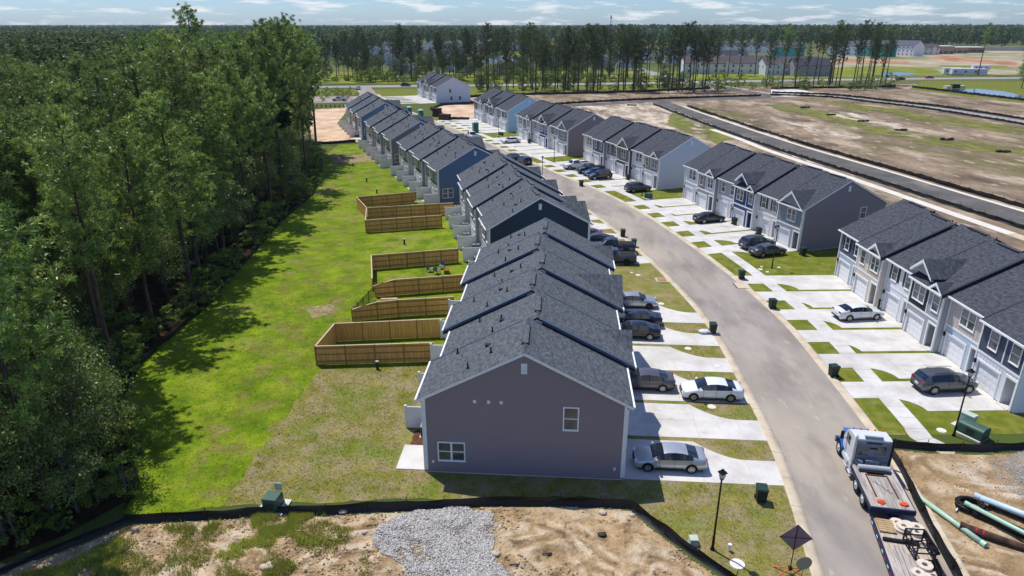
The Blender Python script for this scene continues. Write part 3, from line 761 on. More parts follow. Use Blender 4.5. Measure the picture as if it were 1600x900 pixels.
ribbon('new_road', R3, -3.3, 3.3, 0.03, M_HWY); curb('kerb', R3, 3.3, 0.8, M_CURBW)
WK = resample(spline(PX((1112, 202), (1155, 217), (1200, 235), (1290, 265), (1400, 303), (1500, 338), (1640, 386)), 6), 3.0)
def slab_path(name, line, wd, ln, z, m, gap=0.035, seed=2):
    root = structure(name, fast_mesh(name, [(x, y, z - 0.02) for x, y in offset(line, -wd / 2)] + [(x, y, z - 0.02) for x, y in offset(line, wd / 2)],
                     [(i, len(line) + i, len(line) + i + 1, i + 1) for i in range(len(line) - 1)], [M_CURB]))
    L_ = resample(line, ln); A = offset(L_, -wd / 2); B = offset(L_, wd / 2); r = random.Random(seed)
    for i in range(len(L_) - 1):
        e = gap / 2 / ln; zz = z + r.uniform(-0.002, 0.002)
        q = [A[i], B[i], B[i + 1], A[i + 1]]
        lerp = lambda a, b, t: (a[0] + (b[0] - a[0]) * t, a[1] + (b[1] - a[1]) * t)
        q = [lerp(q[0], q[3], e), lerp(q[1], q[2], e), lerp(q[2], q[1], e), lerp(q[3], q[0], e)]
        mb = MB(); mb.add([(x, y, zz) for x, y in q] + [(x, y, z - 0.03) for x, y in q], [(0, 1, 2, 3), (0, 4, 5, 1), (2, 6, 7, 3)]); mb.build('slab', m, root)
    return root
slab_path('concrete_path', WK, 1.9, 4.0, 0.03, M_CURBW)
# pavement along the right-hand houses
BW = offset([p for p in CL if 43.0 < p[1] < 215], 3.5 + 0.72 + 2.1 + 0.75)
slab_path('pavement', BW, 1.5, 1.55, 0.036, CONC)
bend = resample(spline([BW[0], (BW[0][0] - 0.2, 42.2), (BW[0][0] + 0.5, 40.9), (BW[0][0] + 1.4, 40.0)], 6), 0.5)
slab_path('pavement', bend, 1.5, 1.4, 0.037, CONC)

# --- highway and far roads
HW = spline([(-260, 312)] + PX((495, 136), (750, 133.5), (1000, 130), (1200, 126.5), (1400, 123.5), (1590, 122)) + [(480, 400)], 6)
ribbon('highway', HW, -5.5, 5.5, 0.05, M_HWY)
ribbon('far_street', spline(PX((1070, 127), (1040, 120), (1000, 109), (985, 104)), 6), -4, 4, 0.04, M_HWY)

# --- driveways: near the house as wide as it, then curving in to a single track at the kerb
def driveway(root, i, y0, reach, k=2.75, wedge=False):
    xs = i * UW
    base = structure('driveway', None, building_point(root, 0, 0), root.rotation_euler[2])
    def xr(d):
        if d <= 5.4: return 4.78
        if d >= 8.6: return k
        if wedge: return 4.78 - (4.78 - k) * math.sqrt(max(0.0, 1 - ((8.6 - d) / 2.3) ** 2)) if d > 6.3 else 4.78
        t = (d - 5.4) / 3.2
        return 4.78 - (4.78 - k) * (1 - (1 - t) ** 1.8) if t < 1 else k
    rows = [-0.1, 2.6, 5.4, 5.7, 6.0, 6.3, 6.36, 6.5, 6.7, 7.0, 7.5, 8.1, 8.6, 11.2, reach]
    groups = [(0, 1), (1, 2), (2, 12), (12, 13), (13, 14)]
    b = MB()
    for a_, b_ in zip(rows, rows[1:]):
        b.quad((xs + 0.1, y0 - a_, 0.018), (xs + 0.1, y0 - b_, 0.018), (xs + xr(b_), y0 - b_, 0.018), (xs + xr(a_), y0 - a_, 0.018))
    me = b.mesh('driveway', M_CURB); base_mesh = put('joint_bed', me, base)
    for gi, (p, q) in enumerate(groups):
        for half in ((0, 1) if gi < 2 else (None,)):
            m = MB(); r = rows[p:q + 1]
            for a_, b_ in zip(r, r[1:]):
                ga = 0.017 if a_ == r[0] else 0; gb = 0.017 if b_ == r[-1] else 0
                la = ra = None
                l0 = xs + 0.1; ra_, rb_ = xs + xr(a_), xs + xr(b_)
                if half == 0: ra_ = rb_ = xs + 2.44
                if half == 1: l0 = xs + 2.46
                m.quad((l0, y0 - a_ - ga, 0.03), (l0, y0 - b_ + gb, 0.03), (rb_, y0 - b_ + gb, 0.03), (ra_, y0 - a_ - ga, 0.03))
            m.build('slab', CONC, base)
    return base
# ------------------------------------------------------------------ the townhouse rows
def S(u, w_=0.82): return (u, w_, 's')
def D(u, w_=1.5): return (u, w_, 'd')
UA = [dict(lower='#b9bcc2', upper='#8a8f98', win=[S(1.4), S(3.8)], rlower='#b9bec6', rupper='#6d7580'),
      dict(lower='#c9ccd2', upper='#b4b8bf', bay='#7c8794', win=[S(1.3), D(3.8)], gables=[(3.8, 2.2, 0)], rlower='#cfd3d8', rupper='#8b929b'),
      dict(lower='#8d95a0', upper='#7d8793', win=[D(1.5), S(3.9)], rlower='#dadde1', rupper='#57636f'),
      dict(lower='#c2c6cc', upper='#d0d3d8', bay='#8a95a3', win=[S(1.3), D(3.5)], gables=[(3.0, 4.4, 0)], rlower='#d5d9dd', rupper='#9aa2ab')]
UA = UA + [UA[0], UA[1]]
UB1 = [dict(lower='#a5b5c4', upper='#545d6b', win=[S(1.6), S(3.9)], shutters=True, door='#a59a88'),
       dict(lower='#cdc4b2', upper='#cdc4b2', bay='#b5a996', bay_at=2.45, win=[S(1.25), D(3.75, 1.4)], gables=[(3.75, 2.3, 0)], door='#7d6c4d'),
       dict(lower='#dcdee1', upper='#dfe1e4', win=[S(1.35), S(3.75)], shutters=True, door='#c9cac9'),
       dict(lower='#a2a6a9', upper='#2f3033', ustyle='bb', bay='#9a9fa3', bay_at=2.95, win=[D(1.5, 1.7), S(4.1, 0.9)], gables=[(1.6, 2.9, 0.75), (4.1, 1.5, 0)], door='#3c3d3f'),
       dict(lower='#afc1cf', upper='#bfb9b2', ustyle='bb', win=[D(2.6, 1.75)], door='#4a4c4e'),
       dict(lower='#dcdfe2', lstyle='bb', upper='#434c5f', bay='#434c5f', bay_at=2.9, win=[S(1.6, 0.9), S(4.05, 0.9)], door='#b9b4aa')]
UB2 = [dict(lower='#b4bdc8', upper='#dcdfe4', win=[S(1.9), S(3.0)], door='#d6d6d6'),
       dict(lower='#8f9398', upper='#8c8a86', bay='#c0c5cb', bay_at=2.4, win=[S(1.2), D(3.75, 1.4)], gables=[(3.75, 2.1, 0)], door='#22252a'),
       dict(lower='#c9ccd1', upper='#a9abad', win=[S(1.4), S(3.8)], door='#d0d2d4'),
       dict(side='#d6d8dc', lower='#3b5079', upper='#2a3f6b', bay='#2a3f6b', bay_at=3.1, win=[D(1.55, 1.5), S(4.15)], gables=[(1.9, 2.8, 0.75), (4.15, 1.5, 0)], door='#c9ccd0'),
       dict(lower='#d9d9d6', upper='#d3cfc7', win=[S(1.3), S(3.7)], shutters=True, door='#b9b0a2'),
       dict(lower='#999ea3', upper='#828b8f', win=[D(2.9, 1.55)], gables=[(2.75, 4.3, 0)], door='#25282c')]
UB3 = [dict(lower='#cfcfcc', upper='#d2d0ca', win=[S(2.0), S(3.1)], door='#cfcfcf'),
       dict(lower='#8d949e', upper='#525d70', win=[S(1.4), S(3.8)], door='#3a4048'),
       dict(lower='#c6c9cd', upper='#8a877f', win=[S(1.5), S(3.7)], shutters=True, door='#d0d2d4'),
       dict(lower='#3f4755', upper='#857e73', win=[D(2.8, 1.5)], gables=[(2.75, 4.2, 0)], door='#1e2126'),
       dict(lower='#aab1bb', upper='#d8dde3', win=[S(1.9), S(3.0)], door='#dadcdf'),
       dict(lower='#c3c7cc', upper='#968f85', bay='#968f85', bay_at=2.4, win=[S(1.2), D(3.75, 1.4)], gables=[(3.75, 2.1, 0)], door='#3a3536')]
UB4 = [UB2[0], dict(UB2[1], bay='#dcdfe3'), UB2[2], dict(UB2[3]), UB2[4], UB2[5]]
UB5 = [dict(UB1[0], upper='#6b7480', lower='#d5d9de'), dict(UB1[1], upper='#dfe1e4', bay='#dfe1e4', lower='#dfe1e4'), UB3[2],
       dict(UB1[3], upper='#4f5660', lower='#dcdfe2'), dict(UB3[1], upper='#8f969e', lower='#d0d4d8'), dict(UB1[0], upper='#d5dade', lower='#d9dde0')]

def hd(deg): return (math.sin(R(deg)), math.cos(R(deg)))
A_rows = []
aw = [(11.25, 1.05, 1.66, 1.3, True), (3.5, 3.75, 0.85, 1.55, False)]
A_rows.append(townhouse_row('nearest row of townhouses with a plum grey gable end and six stepped roofs', (7.84, 37.25), hd(4.0), UA, SH_A, True,
                            low_wall='#8a7e82', low_wins=[(w_[0] - 0.0, *w_[1:]) for w_ in aw], rear=True))
A_rows.append(townhouse_row('row of townhouses with a dark teal gable end behind the plum grey one', (9.84, 79.2), hd(-11.4),
                            [dict(UA[0], gables=[(3.3, 4.2, 0)]), dict(UA[1], gables=[(4.0, 2.4, 0)]), UA[2], dict(UA[1], gables=[(3.9, 2.4, 0)]), UA[0], UA[1]], SH_A, True,
                            low_wall='#24384a', rear=True))
A_rows[-1][0].scale = (1, 0.94, 1)
aw3 = [(11.4, 1.05, 1.7, 1.45, True)]
A_rows.append(townhouse_row('row of townhouses with a clear blue gable end above fenced yards', (0.55, 115.5), hd(-21.5), UA, SH_A, True, low_wall='#56728f', low_wins=aw3, rear=True))
A_rows.append(townhouse_row('row of townhouses with a mid grey gable end and white back panels', (-12.35, 146.8), hd(-21.5), UA, SH_A, True, low_wall='#77777d', low_wins=aw3, rear=True))
A_rows.append(townhouse_row('farthest left row of townhouses with a dusty blue gable beside bare dirt', (-25.8, 182.4), hd(-20.5), UA, SH_A, True, low_wall='#6580a0', low_wins=aw3, rear=True))
B_rows = []
def b_row(label, far, near, units, wall, wins=()):
    h = (near[0] - far[0], near[1] - far[1]); l = math.hypot(*h)
    B_rows.append(townhouse_row(label, far, (h[0] / l, h[1] / l), units, SH_B, False, high_wall=wall, high_wins=wins, courses=44))
b_row('closest row of townhouses across the street, slate and white end house beside a lamp', (37.9, 76.45), (38.47, 45.6), UB1, '#dde1e8')
b_row('row of townhouses with a navy house in it and a charcoal gable end', (28.85, 115.0), (37.53, 85.45), UB2, '#897f84', [(9.3, 3.9, 0.85, 1.4, False)])
b_row('row of townhouses with a pale grey gable end beside the parked pickups', (15.16, 149.8), (26.13, 120.9), UB3, '#b9c0c9')
b_row('row of townhouses with a dark grey gable end and a white sedan outside', (0.83, 183.1), (12.43, 154.5), UB4, '#82797f')
b_row('row of townhouses with a pale sky blue gable end', (-12.3, 219.8), (-1.23, 190.9), UB5, '#a5c8de')
b_row('farthest row of townhouses with a plain white gable end by the highway', (-39.7, 293.0), (-28.1, 264.4), UB5, '#dfe2ea', [(5.2, 3.6, 0.8, 1.3, False), (9.0, 0.9, 0.8, 1.3, False), (5.6, 0.9, 0.8, 1.3, False)])
# small fittings on the plum gable
A_rows[0][0]['label'] = A_rows[0][0]['label']
r0 = A_rows[0][0]
for u in (9.65, 8.75, 7.95):
    m = MB(); m.box(-0.055, u - 0.1, 5.42, -0.022, u + 0.1, 5.64); m.box(-0.07, u - 0.07, 5.45, -0.056, u + 0.07, 5.59); m.build('wall_vent', TRIM, r0, (0, 0.6, 0))
for u in (12.5, 0.55):
    m = MB(); m.box(-0.06, u - 0.07, 0.75, -0.022, u + 0.07, 0.97); m.box(-0.075, u - 0.04, 0.78, -0.061, u + 0.04, 0.93); m.build('outlet_cover', TRIM, r0, (0, 0.6, 0))

for ri, (root, ys) in enumerate(A_rows):
    for i in range(6): driveway(root, i, ys[i], 13.2 if ri < 2 else 14.5)
for ri, (root, ys) in enumerate(B_rows):
    for i in range(6): driveway(root, i, ys[i], 12.4 if ri < 5 else 15, wedge=True)

# ------------------------------------------------------------------ back yards: patios, screens, condensers, fences
M_AC = mat('condenser_grey', '#45484b', rough=0.5, metal=0.3)
M_ACT = mat('condenser_top', '#8d9196', rough=0.5, metal=0.3)
def condenser():
    root = thing('condenser', 'grey outdoor air conditioner on a pad behind a townhouse', 'air conditioner', group='air conditioners behind the left row')
    m = MB(); m.box(-0.5, -0.5, 0.0, 0.5, 0.5, 0.08); m.build('pad', CONC, root)
    m = MB(); m.box(-0.4, -0.4, 0.08, 0.4, 0.4, 0.85)
    for k in range(9):
        z = 0.14 + k * 0.075; m.box(-0.42, -0.42, z, 0.42, 0.42, z + 0.03)
    m.build('cabinet', M_AC, root)
    t = MB(); t.box(-0.43, -0.43, 0.852, 0.43, 0.43, 0.9); t.disc((0, 0, 0.905), (0, 0, 1), 0.34, 14, 0, 0.27); t.disc((0, 0, 0.906), (0, 0, 1), 0.2, 12, 0, 0.15); tt = t.build('fan_grille', M_ACT, root)
    q = MB(); q.disc((0, 0, 0.9025), (0, 0, 1), 0.36, 14); q.build('fan_well', BLACKP, tt)
    return root
AC0 = condenser(); ac_n = 0
def screen():
    root = thing('privacy_screen', 'white vinyl privacy screen between two back patios', 'fence panel', group='white vinyl screens behind the left row')
    m = MB()
    for k in range(8): m.box(0.1 + k * 0.28, -0.02, 0.12, 0.1 + k * 0.28 + 0.272, 0.02, 1.72)
    m.build('board_panel', VINYLW, root)
    for a_, b_ in ((1.7, 1.82), (.05, .16)): m = MB(); m.box(0.05, -0.04, a_, 2.4, 0.04, b_); m.build('rail', VINYLW, root)
    for x in (0.05, 2.4):
        m = MB(); m.box(x - 0.065, -0.066, 0, x + 0.065, 0.066, 1.88); m.box(x - 0.085, -0.085, 1.88, x + 0.085, 0.085, 1.93); m.build('post', VINYLW, root)
    return root
SCR0 = screen(); sc_n = 0
ROWN = ['plum grey gable', 'dark teal gable', 'clear blue gable', 'mid grey gable', 'dusty blue gable']
for ri, (root, ys) in enumerate(A_rows):
    rz = root.rotation_euler[2]; sy = root.scale[1]
    for i in range(6):
        yb = (ys[i] + DEP) * sy
        # patio
        m = MB(); m.box(i * UW + 0.4, yb + 0.03, -0.02, i * UW + 3.6, yb + 2.1, 0.07)
        if ri == 0 and i == 0: m = MB(); m.box(0.1, yb + 0.03, -0.02, 2.9, yb + 2.1, 0.07)
        structure('patio', m.mesh('patio', CONC), building_point(root, 0, 0), rz)
        yy = (max(ys[i], ys[i - 1]) + DEP) * sy if i else yb
        if i or ri in (1, 2, 3):
            o = SCR0 if sc_n == 0 else copy_tree(SCR0); sc_n += 1; o['label'] = 'white vinyl privacy screen between patios behind the row with the ' + ROWN[ri]
            o.location = building_point(root, i * UW, yy + 0.05); o.rotation_euler = (0, 0, rz + R(90))
        o = AC0 if ac_n == 0 else copy_tree(AC0); ac_n += 1; o['label'] = 'grey outdoor air conditioner behind the row with the ' + ROWN[ri]
        o.location = building_point(root, (i + 1) * UW - 0.8, yb + 0.75); o.rotation_euler = (0, 0, rz)

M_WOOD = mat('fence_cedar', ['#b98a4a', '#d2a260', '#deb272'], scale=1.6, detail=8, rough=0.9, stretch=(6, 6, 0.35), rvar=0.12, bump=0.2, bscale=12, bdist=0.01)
M_WOODD = mat('fence_cedar_dark', ['#8a6a3c', '#a07c48'], scale=2, rough=0.9, stretch=(5, 5, 0.4))
M_CAP = mat('fence_cap', ['#b8a183', '#c9b498'], scale=2, rough=0.85)
def wood_fence(label, pts, heights=None, seed=1):
    root = thing('wooden_fence', label, 'fence', (pts[0][0], pts[0][1], 0), 0, 'board fences of the back yards')
    ox, oy = pts[0]; r = random.Random(seed); hs = heights or [1.83] * len(pts)
    for (a, b, ha, hb) in zip(pts, pts[1:], hs, hs[1:]):
        d = math.dist(a, b); n = max(1, round(d / 2.35)); ang = math.atan2(b[1] - a[1], b[0] - a[0])
        for k in range(n):
            t0, t1 = k / n, (k + 1) / n; l = d / n
            h0, h1 = ha + (hb - ha) * t0, ha + (hb - ha) * t1
            px, py = a[0] + (b[0] - a[0]) * t0 - ox, a[1] + (b[1] - a[1]) * t0 - oy
            m = MB(); nb = int(l / 0.145); bw = (l - 0.1) / nb
            for q in range(nb):
                x = 0.05 + q * bw; h = h0 + (h1 - h0) * (x / l) + r.uniform(-0.012, 0.012); e = r.uniform(-0.006, 0.006)
                m.box(x + 0.003, -0.03 + e, 0.04, x + bw - 0.003, -0.008 + e, h)
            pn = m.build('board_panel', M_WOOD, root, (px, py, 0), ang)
            m = MB()
            for z in (0.35, 1.0, h0 - 0.25): m.box(0.05, -0.006, z, l - 0.05, 0.034, z + 0.085)
            m.build('rail', M_WOODD, root, (px, py, 0), ang)
            m = MB(); m.box(-0.05, -0.006, 0, 0.05, 0.09, h0 + 0.02); m.build('post', M_WOODD, root, (px, py, 0), ang)
            m = MB(); m.add([(-0.02, -0.07, h0 + 0.0), (l + 0.02, -0.07, h1), (l + 0.02, 0.07, h1), (-0.02, 0.07, h0), (-0.02, -0.07, h0 + 0.04), (l + 0.02, -0.07, h1 + 0.04), (l + 0.02, 0.07, h1 + 0.04), (-0.02, 0.07, h0 + 0.04)],
                            [(4, 5, 6, 7), (0, 1, 5, 4), (2, 3, 7, 6), (1, 2, 6, 5), (3, 0, 4, 7)])
            m.build('cap_rail', M_CAP, root, (px, py, 0.022), ang)
    return root
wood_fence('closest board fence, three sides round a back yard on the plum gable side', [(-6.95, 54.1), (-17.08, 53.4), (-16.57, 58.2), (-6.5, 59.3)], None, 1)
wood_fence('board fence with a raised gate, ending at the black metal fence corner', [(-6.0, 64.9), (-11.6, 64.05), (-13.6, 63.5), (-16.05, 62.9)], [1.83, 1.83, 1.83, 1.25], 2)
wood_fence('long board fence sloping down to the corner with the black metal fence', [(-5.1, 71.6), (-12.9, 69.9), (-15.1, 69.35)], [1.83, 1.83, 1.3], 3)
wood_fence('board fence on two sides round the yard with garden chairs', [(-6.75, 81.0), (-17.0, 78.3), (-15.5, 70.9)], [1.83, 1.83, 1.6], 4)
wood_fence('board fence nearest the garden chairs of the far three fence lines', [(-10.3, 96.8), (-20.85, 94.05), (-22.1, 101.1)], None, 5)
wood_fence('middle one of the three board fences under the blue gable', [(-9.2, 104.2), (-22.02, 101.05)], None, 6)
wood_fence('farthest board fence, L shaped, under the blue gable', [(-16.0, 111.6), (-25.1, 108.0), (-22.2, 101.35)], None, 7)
mf = thing('metal_fence', 'black metal picket fence closing the end of a back yard', 'fence', (-16.05, 62.9, 0))
for k in range(4):
    ax, ay = 0.95 * k / 4, 6.45 * k / 4; ang = math.atan2(6.45, 0.95); l = math.hypot(0.95, 6.45) / 4
    m = MB()
    for q in range(14): m.box(0.06 + q * l / 14, -0.008, 0.08, 0.076 + q * l / 14, 0.008, 1.3)
    for z in (0.15, 1.0, 1.22): m.box(0, -0.015, z, l, 0.015, z + 0.035)
    m.build('picket_panel', BLACKP, mf, (ax, ay, 0), ang)
    m = MB(); m.box(-0.03, -0.03, 0, 0.03, 0.03, 1.42); m.build('post', BLACKP, mf, (ax, ay, 0), ang)

# ------------------------------------------------------------------ cars
PAINT = {}
def paint(c, metal=0.0):
    return mat('car_paint_' + c.strip('#'), c, rough=0.28, metal=metal, spec=0.5, coat=0.6)
TYRE = mat('tyre_rubber', '#141414', rough=0.9); RIM = mat('alloy_rim', '#9c9fa3', rough=0.3, metal=0.8); RIMB = mat('black_rim', '#1e1f21', rough=0.35, metal=0.5)
CARGL = mat('car_glass', [(0.008, 0.012, 0.018)], rough=0.03, spec=0.9); LAMPW = mat('headlamp_glass', '#cfd6da', rough=0.1, spec=0.8); LAMPR = mat('tail_lamp', '#8c1616', rough=0.2, spec=0.7)
DARKP = mat('dark_car_plastic', '#17181a', rough=0.6); PLATE = mat('plate_white', '#d5d8da', rough=0.5); CHROME = mat('chrome', '#b9bcc0', rough=0.15, metal=1.0)
PROF = {
 'sedan': dict(L=4.8, W=1.84, H=1.465, top=[(0, .54), (.012, .69), (.05, .80), (.12, .88), (.19, .95), (.245, 1.0), (.30, 1.17), (.40, 1.39), (.46, 1.445), (.55, 1.465), (.565, 1.465), (.66, 1.43), (.73, 1.35), (.80, 1.22), (.875, 1.10), (.92, 1.09), (.975, 1.05), (.992, .93), (1, .64)],
               ws=(.245, .40), rw=(.73, .875), sg=(.30, .80), bp=(.55, .565), belt=(.95, 1.02), r=.335, ax=(.185, .785), zb=.21),
 'suv': dict(L=4.75, W=1.88, H=1.70, top=[(0, .62), (.012, .82), (.05, .93), (.12, 1.0), (.20, 1.06), (.25, 1.11), (.365, 1.56), (.42, 1.65), (.50, 1.69), (.56, 1.70), (.575, 1.70), (.75, 1.68), (.86, 1.63), (.91, 1.57), (.965, 1.14), (.99, 1.0), (1, .66)],
             ws=(.25, .365), rw=(.91, .965), sg=(.365, .88), bp=(.56, .575), belt=(1.06, 1.14), r=.37, ax=(.18, .79), zb=.26),
 'pickup': dict(L=5.7, W=1.98, H=1.88, top=[(0, .74), (.01, .98), (.04, 1.08), (.12, 1.14), (.20, 1.18), (.24, 1.22), (.325, 1.74), (.36, 1.84), (.43, 1.88), (.455, 1.88), (.47, 1.88), (.56, 1.87), (.595, 1.80), (.615, 1.26), (.63, 1.25), (.97, 1.25), (.995, 1.22), (1, .78)],
                ws=(.24, .325), rw=(.595, .615), sg=(.325, .585), bp=(.455, .47), belt=(1.2, 1.24), r=.41, ax=(.165, .79), zb=.36),
}
def car_meshes(style, color, rim='alloy', metal=0.0):
    P = PROF[style]; L_, W_, H_ = P['L'], P['W'], P['H']; hw0 = W_ / 2
    def hwf(t):
        if t < .1: return hw0 * (.80 + .19 * (t / .1) ** .5)
        if t > .9: return hw0 * (.84 + .15 * ((1 - t) / .1) ** .5)
        return hw0 * (.99 + .01 * math.sin((t - .1) / .8 * math.pi))
    sec = []; tops = P['top']
    for t, zt in tops:
        belt = P['belt'][0] + (P['belt'][1] - P['belt'][0]) * t
        c = max(0.0, min(1.0, (zt - belt - 0.03) / (H_ - belt - 0.03))); hw = hwf(t)
        zs = min(zt - .07, belt) if c > 0 else zt - .07
        zb = P['zb'] + (.10 if t < .02 or t > .985 else 0)
        zs = max(zs, zb + .2); mid = zb + (zs - zb) * .55
        ye = hw * .86 * (1 - c) + (hw0 * .70) * c
        sec.append([(hw * .86, zb), (hw * .985, zb + .12), (hw * 1.0, mid), (hw * .975, zs), (ye, zt - .015 - .05 * c), (ye * .62, zt - .002), (0.0, zt + .012)])
    def V3(i, j, s): y, z = sec[i][j]; return (L_ / 2 - tops[i][0] * L_, s * y, z)
    B = {k: MB() for k in ('body', 'windscreen', 'rear_window', 'side_window_l', 'side_window_r', 'pillar')}
    for i in range(len(tops) - 1):
        t0, t1 = tops[i][0], tops[i + 1][0]; e = 1e-6
        for j in range(6):
            for s in (1, -1):
                q = [V3(i, j, s), V3(i, j + 1, s), V3(i + 1, j + 1, s), V3(i + 1, j, s)]
                if s < 0: q = q[::-1]
                k = 'body'
                if j >= 4 and t0 >= P['ws'][0] - e and t1 <= P['ws'][1] + e: k = 'windscreen'
                elif j >= 4 and t0 >= P['rw'][0] - e and t1 <= P['rw'][1] + e: k = 'rear_window'
                elif j == 3 and t0 >= P['sg'][0] - e and t1 <= P['sg'][1] + e:
                    k = 'pillar' if abs(t0 - P['bp'][0]) < .004 else ('side_window_l' if s > 0 else 'side_window_r')
                B[k].add(q, [(0, 1, 2, 3)], 0, True)
    for i, rev in ((0, False), (len(tops) - 1, True)):
        pts = [V3(i, j, 1) for j in range(7)] + [V3(i, j, -1) for j in range(5, -1, -1)]
        B['body'].poly(pts[::-1] if not rev else pts)
    # weld so that smooth shading flows
    out = {}
    for k, m in B.items():
        if not m.v: continue
        me = m.mesh(k if 'side' not in k else 'side_window', paint(color, metal) if k == 'body' else (CARGL if 'wind' in k else DARKP))
        import bmesh
        bm = bmesh.new(); bm.from_mesh(me); bmesh.ops.remove_doubles(bm, verts=bm.verts, dist=1e-4); bm.to_mesh(me); bm.free()
        if k == 'body':
            me.polygons.foreach_set('use_smooth', [True] * len(me.polygons))
        out[k] = me
    r = P['r']; zb = P['zb']
    t = MB(); t.box(-L_ / 2 + .25, -hw0 * .84, zb - .08, L_ / 2 - .25, hw0 * .84, zb + .06)
    for a in P['ax']:
        x = L_ / 2 - a * L_
        for s in (1, -1):
            y = s * (hw0 + .006); n = 12; rr = r + .07
            pts = [(x + rr * math.cos(math.pi * k / n), y, r + rr * math.sin(math.pi * k / n)) for k in range(n + 1)] + [(x - rr, y, zb), (x + rr, y, zb)]
            t.poly(pts if s < 0 else pts[::-1])
    out['underside'] = t.mesh('underside', DARKP)
    wm = MB(); wm.cyl((0, -.11, 0), (0, .11, 0), r, n=18); out['wheel'] = wm.mesh('wheel', TYRE)
    rm = MB(); rm.disc((0, .116, 0), (0, 1, 0), r * .68, 16, 0, r * .56); rm.disc((0, .114, 0), (0, 1, 0), r * .2, 10)
    for k in range(5):
        a = 2 * math.pi * k / 5; c, s = math.cos(a), math.sin(a); w1, w2 = .045, .06
        rm.add([(c * r * .15 - s * w1, .118, s * r * .15 + c * w1), (c * r * .15 + s * w1, .118, s * r * .15 - c * w1), (c * r * .6 + s * w2, .118, s * r * .6 - c * w2), (c * r * .6 - s * w2, .118, s * r * .6 + c * w2)], [(0, 1, 2, 3)])
    out['rim'] = rm.mesh('rim', RIM if rim == 'alloy' else RIMB)
    hd_ = MB(); hz = tops[2][1] - .10
    hd_.add([(L_ / 2 - .02, -.13, hz - .07), (L_ / 2 - .30, .16, hz - .05), (L_ / 2 - .34, .15, hz + .07), (L_ / 2 - .07, -.13, hz + .05)], [(0, 1, 2, 3)])
    hd_.box(-.02, -.02, -.02, .02, .02, .02)
    hl = MB(); hl.box(L_ / 2 - .30, -.17, hz - .07, L_ / 2 - .05, .14, hz + .05); out['headlight'] = hl.mesh('headlight', LAMPW)
    tz = tops[-3][1] - .16
    tl = MB(); tl.box(-L_ / 2 + .015, -.17, tz - .07, -L_ / 2 + .22, .15, tz + .09); out['tail_light'] = tl.mesh('tail_light', LAMPR)
    g = MB(); g.box(L_ / 2 - .1, -.48, .34, L_ / 2 + .012, .48, .50); g.box(L_ / 2 - .1, -.38, hz - .12, L_ / 2 + .008, .38, hz - .0); out['grille'] = g.mesh('grille', DARKP)
    pl = MB(); pl.box(-L_ / 2 - .015, -.2, .62, -L_ / 2 + .03, .2, .78); out['plate'] = pl.mesh('plate', PLATE)
    bp_ = MB(); bp_.box(-L_ / 2 - .012, -.7, .3, -L_ / 2 + .2, .7, .44); out['bumper'] = bp_.mesh('bumper', DARKP)
    mr = MB(); mr.box(-.09, -.1, -.06, .06, .1, .07); mr.box(-.03, -.16, -.05, .03, -.09, -.01); out['mirror'] = mr.mesh('mirror', paint(color, metal))
    dg = MB()
    for tt in ((P['ws'][1] - .06), P['bp'][0], P['sg'][1] - .02):
        for s in (1, -1):
            x = L_ / 2 - tt * L_; y = s * (hw0 * 1.002); zt_ = P['belt'][0]
            dg.box(x - .008, min(y, y - s * .03), zb + .16, x + .008, max(y, y - s * .03) + .0, zt_ - .03)
    for s in (1, -1):
        dg.box(L_ / 2 - P['ax'][1] * L_ + .5, min(s * hw0 * .985, s * hw0 * 1.004), zb + .10, L_ / 2 - P['ax'][0] * L_ - .5, max(s * hw0 * .985, s * hw0 * 1.004), zb + .15)
    out['door_gap'] = dg.mesh('door_gap', DARKP)
    hn = MB(); hn.box(-.1, -.02, -.018, .1, .025, .018); out['door_handle'] = hn.mesh('door_handle', paint(color, metal))
    if style == 'pickup':
        bd = MB(); x0, x1 = L_ / 2 - .97 * L_, L_ / 2 - .635 * L_
        bd.box(x0 + .02, -hw0 * .78, 1.262, x1 - .02, hw0 * .78, 1.275); out['bed_cover'] = bd.mesh('bed_cover', DARKP)
    if style == 'suv':
        rr_ = MB()
        for s in (1, -1): rr_.tube([(.75, s * .56, 1.69), (.6, s * .57, 1.74), (-1.2, s * .57, 1.73), (-1.4, s * .56, 1.67)], .022, n=5)
        out['roof_rail'] = rr_.mesh('roof_rail', DARKP)
    return out
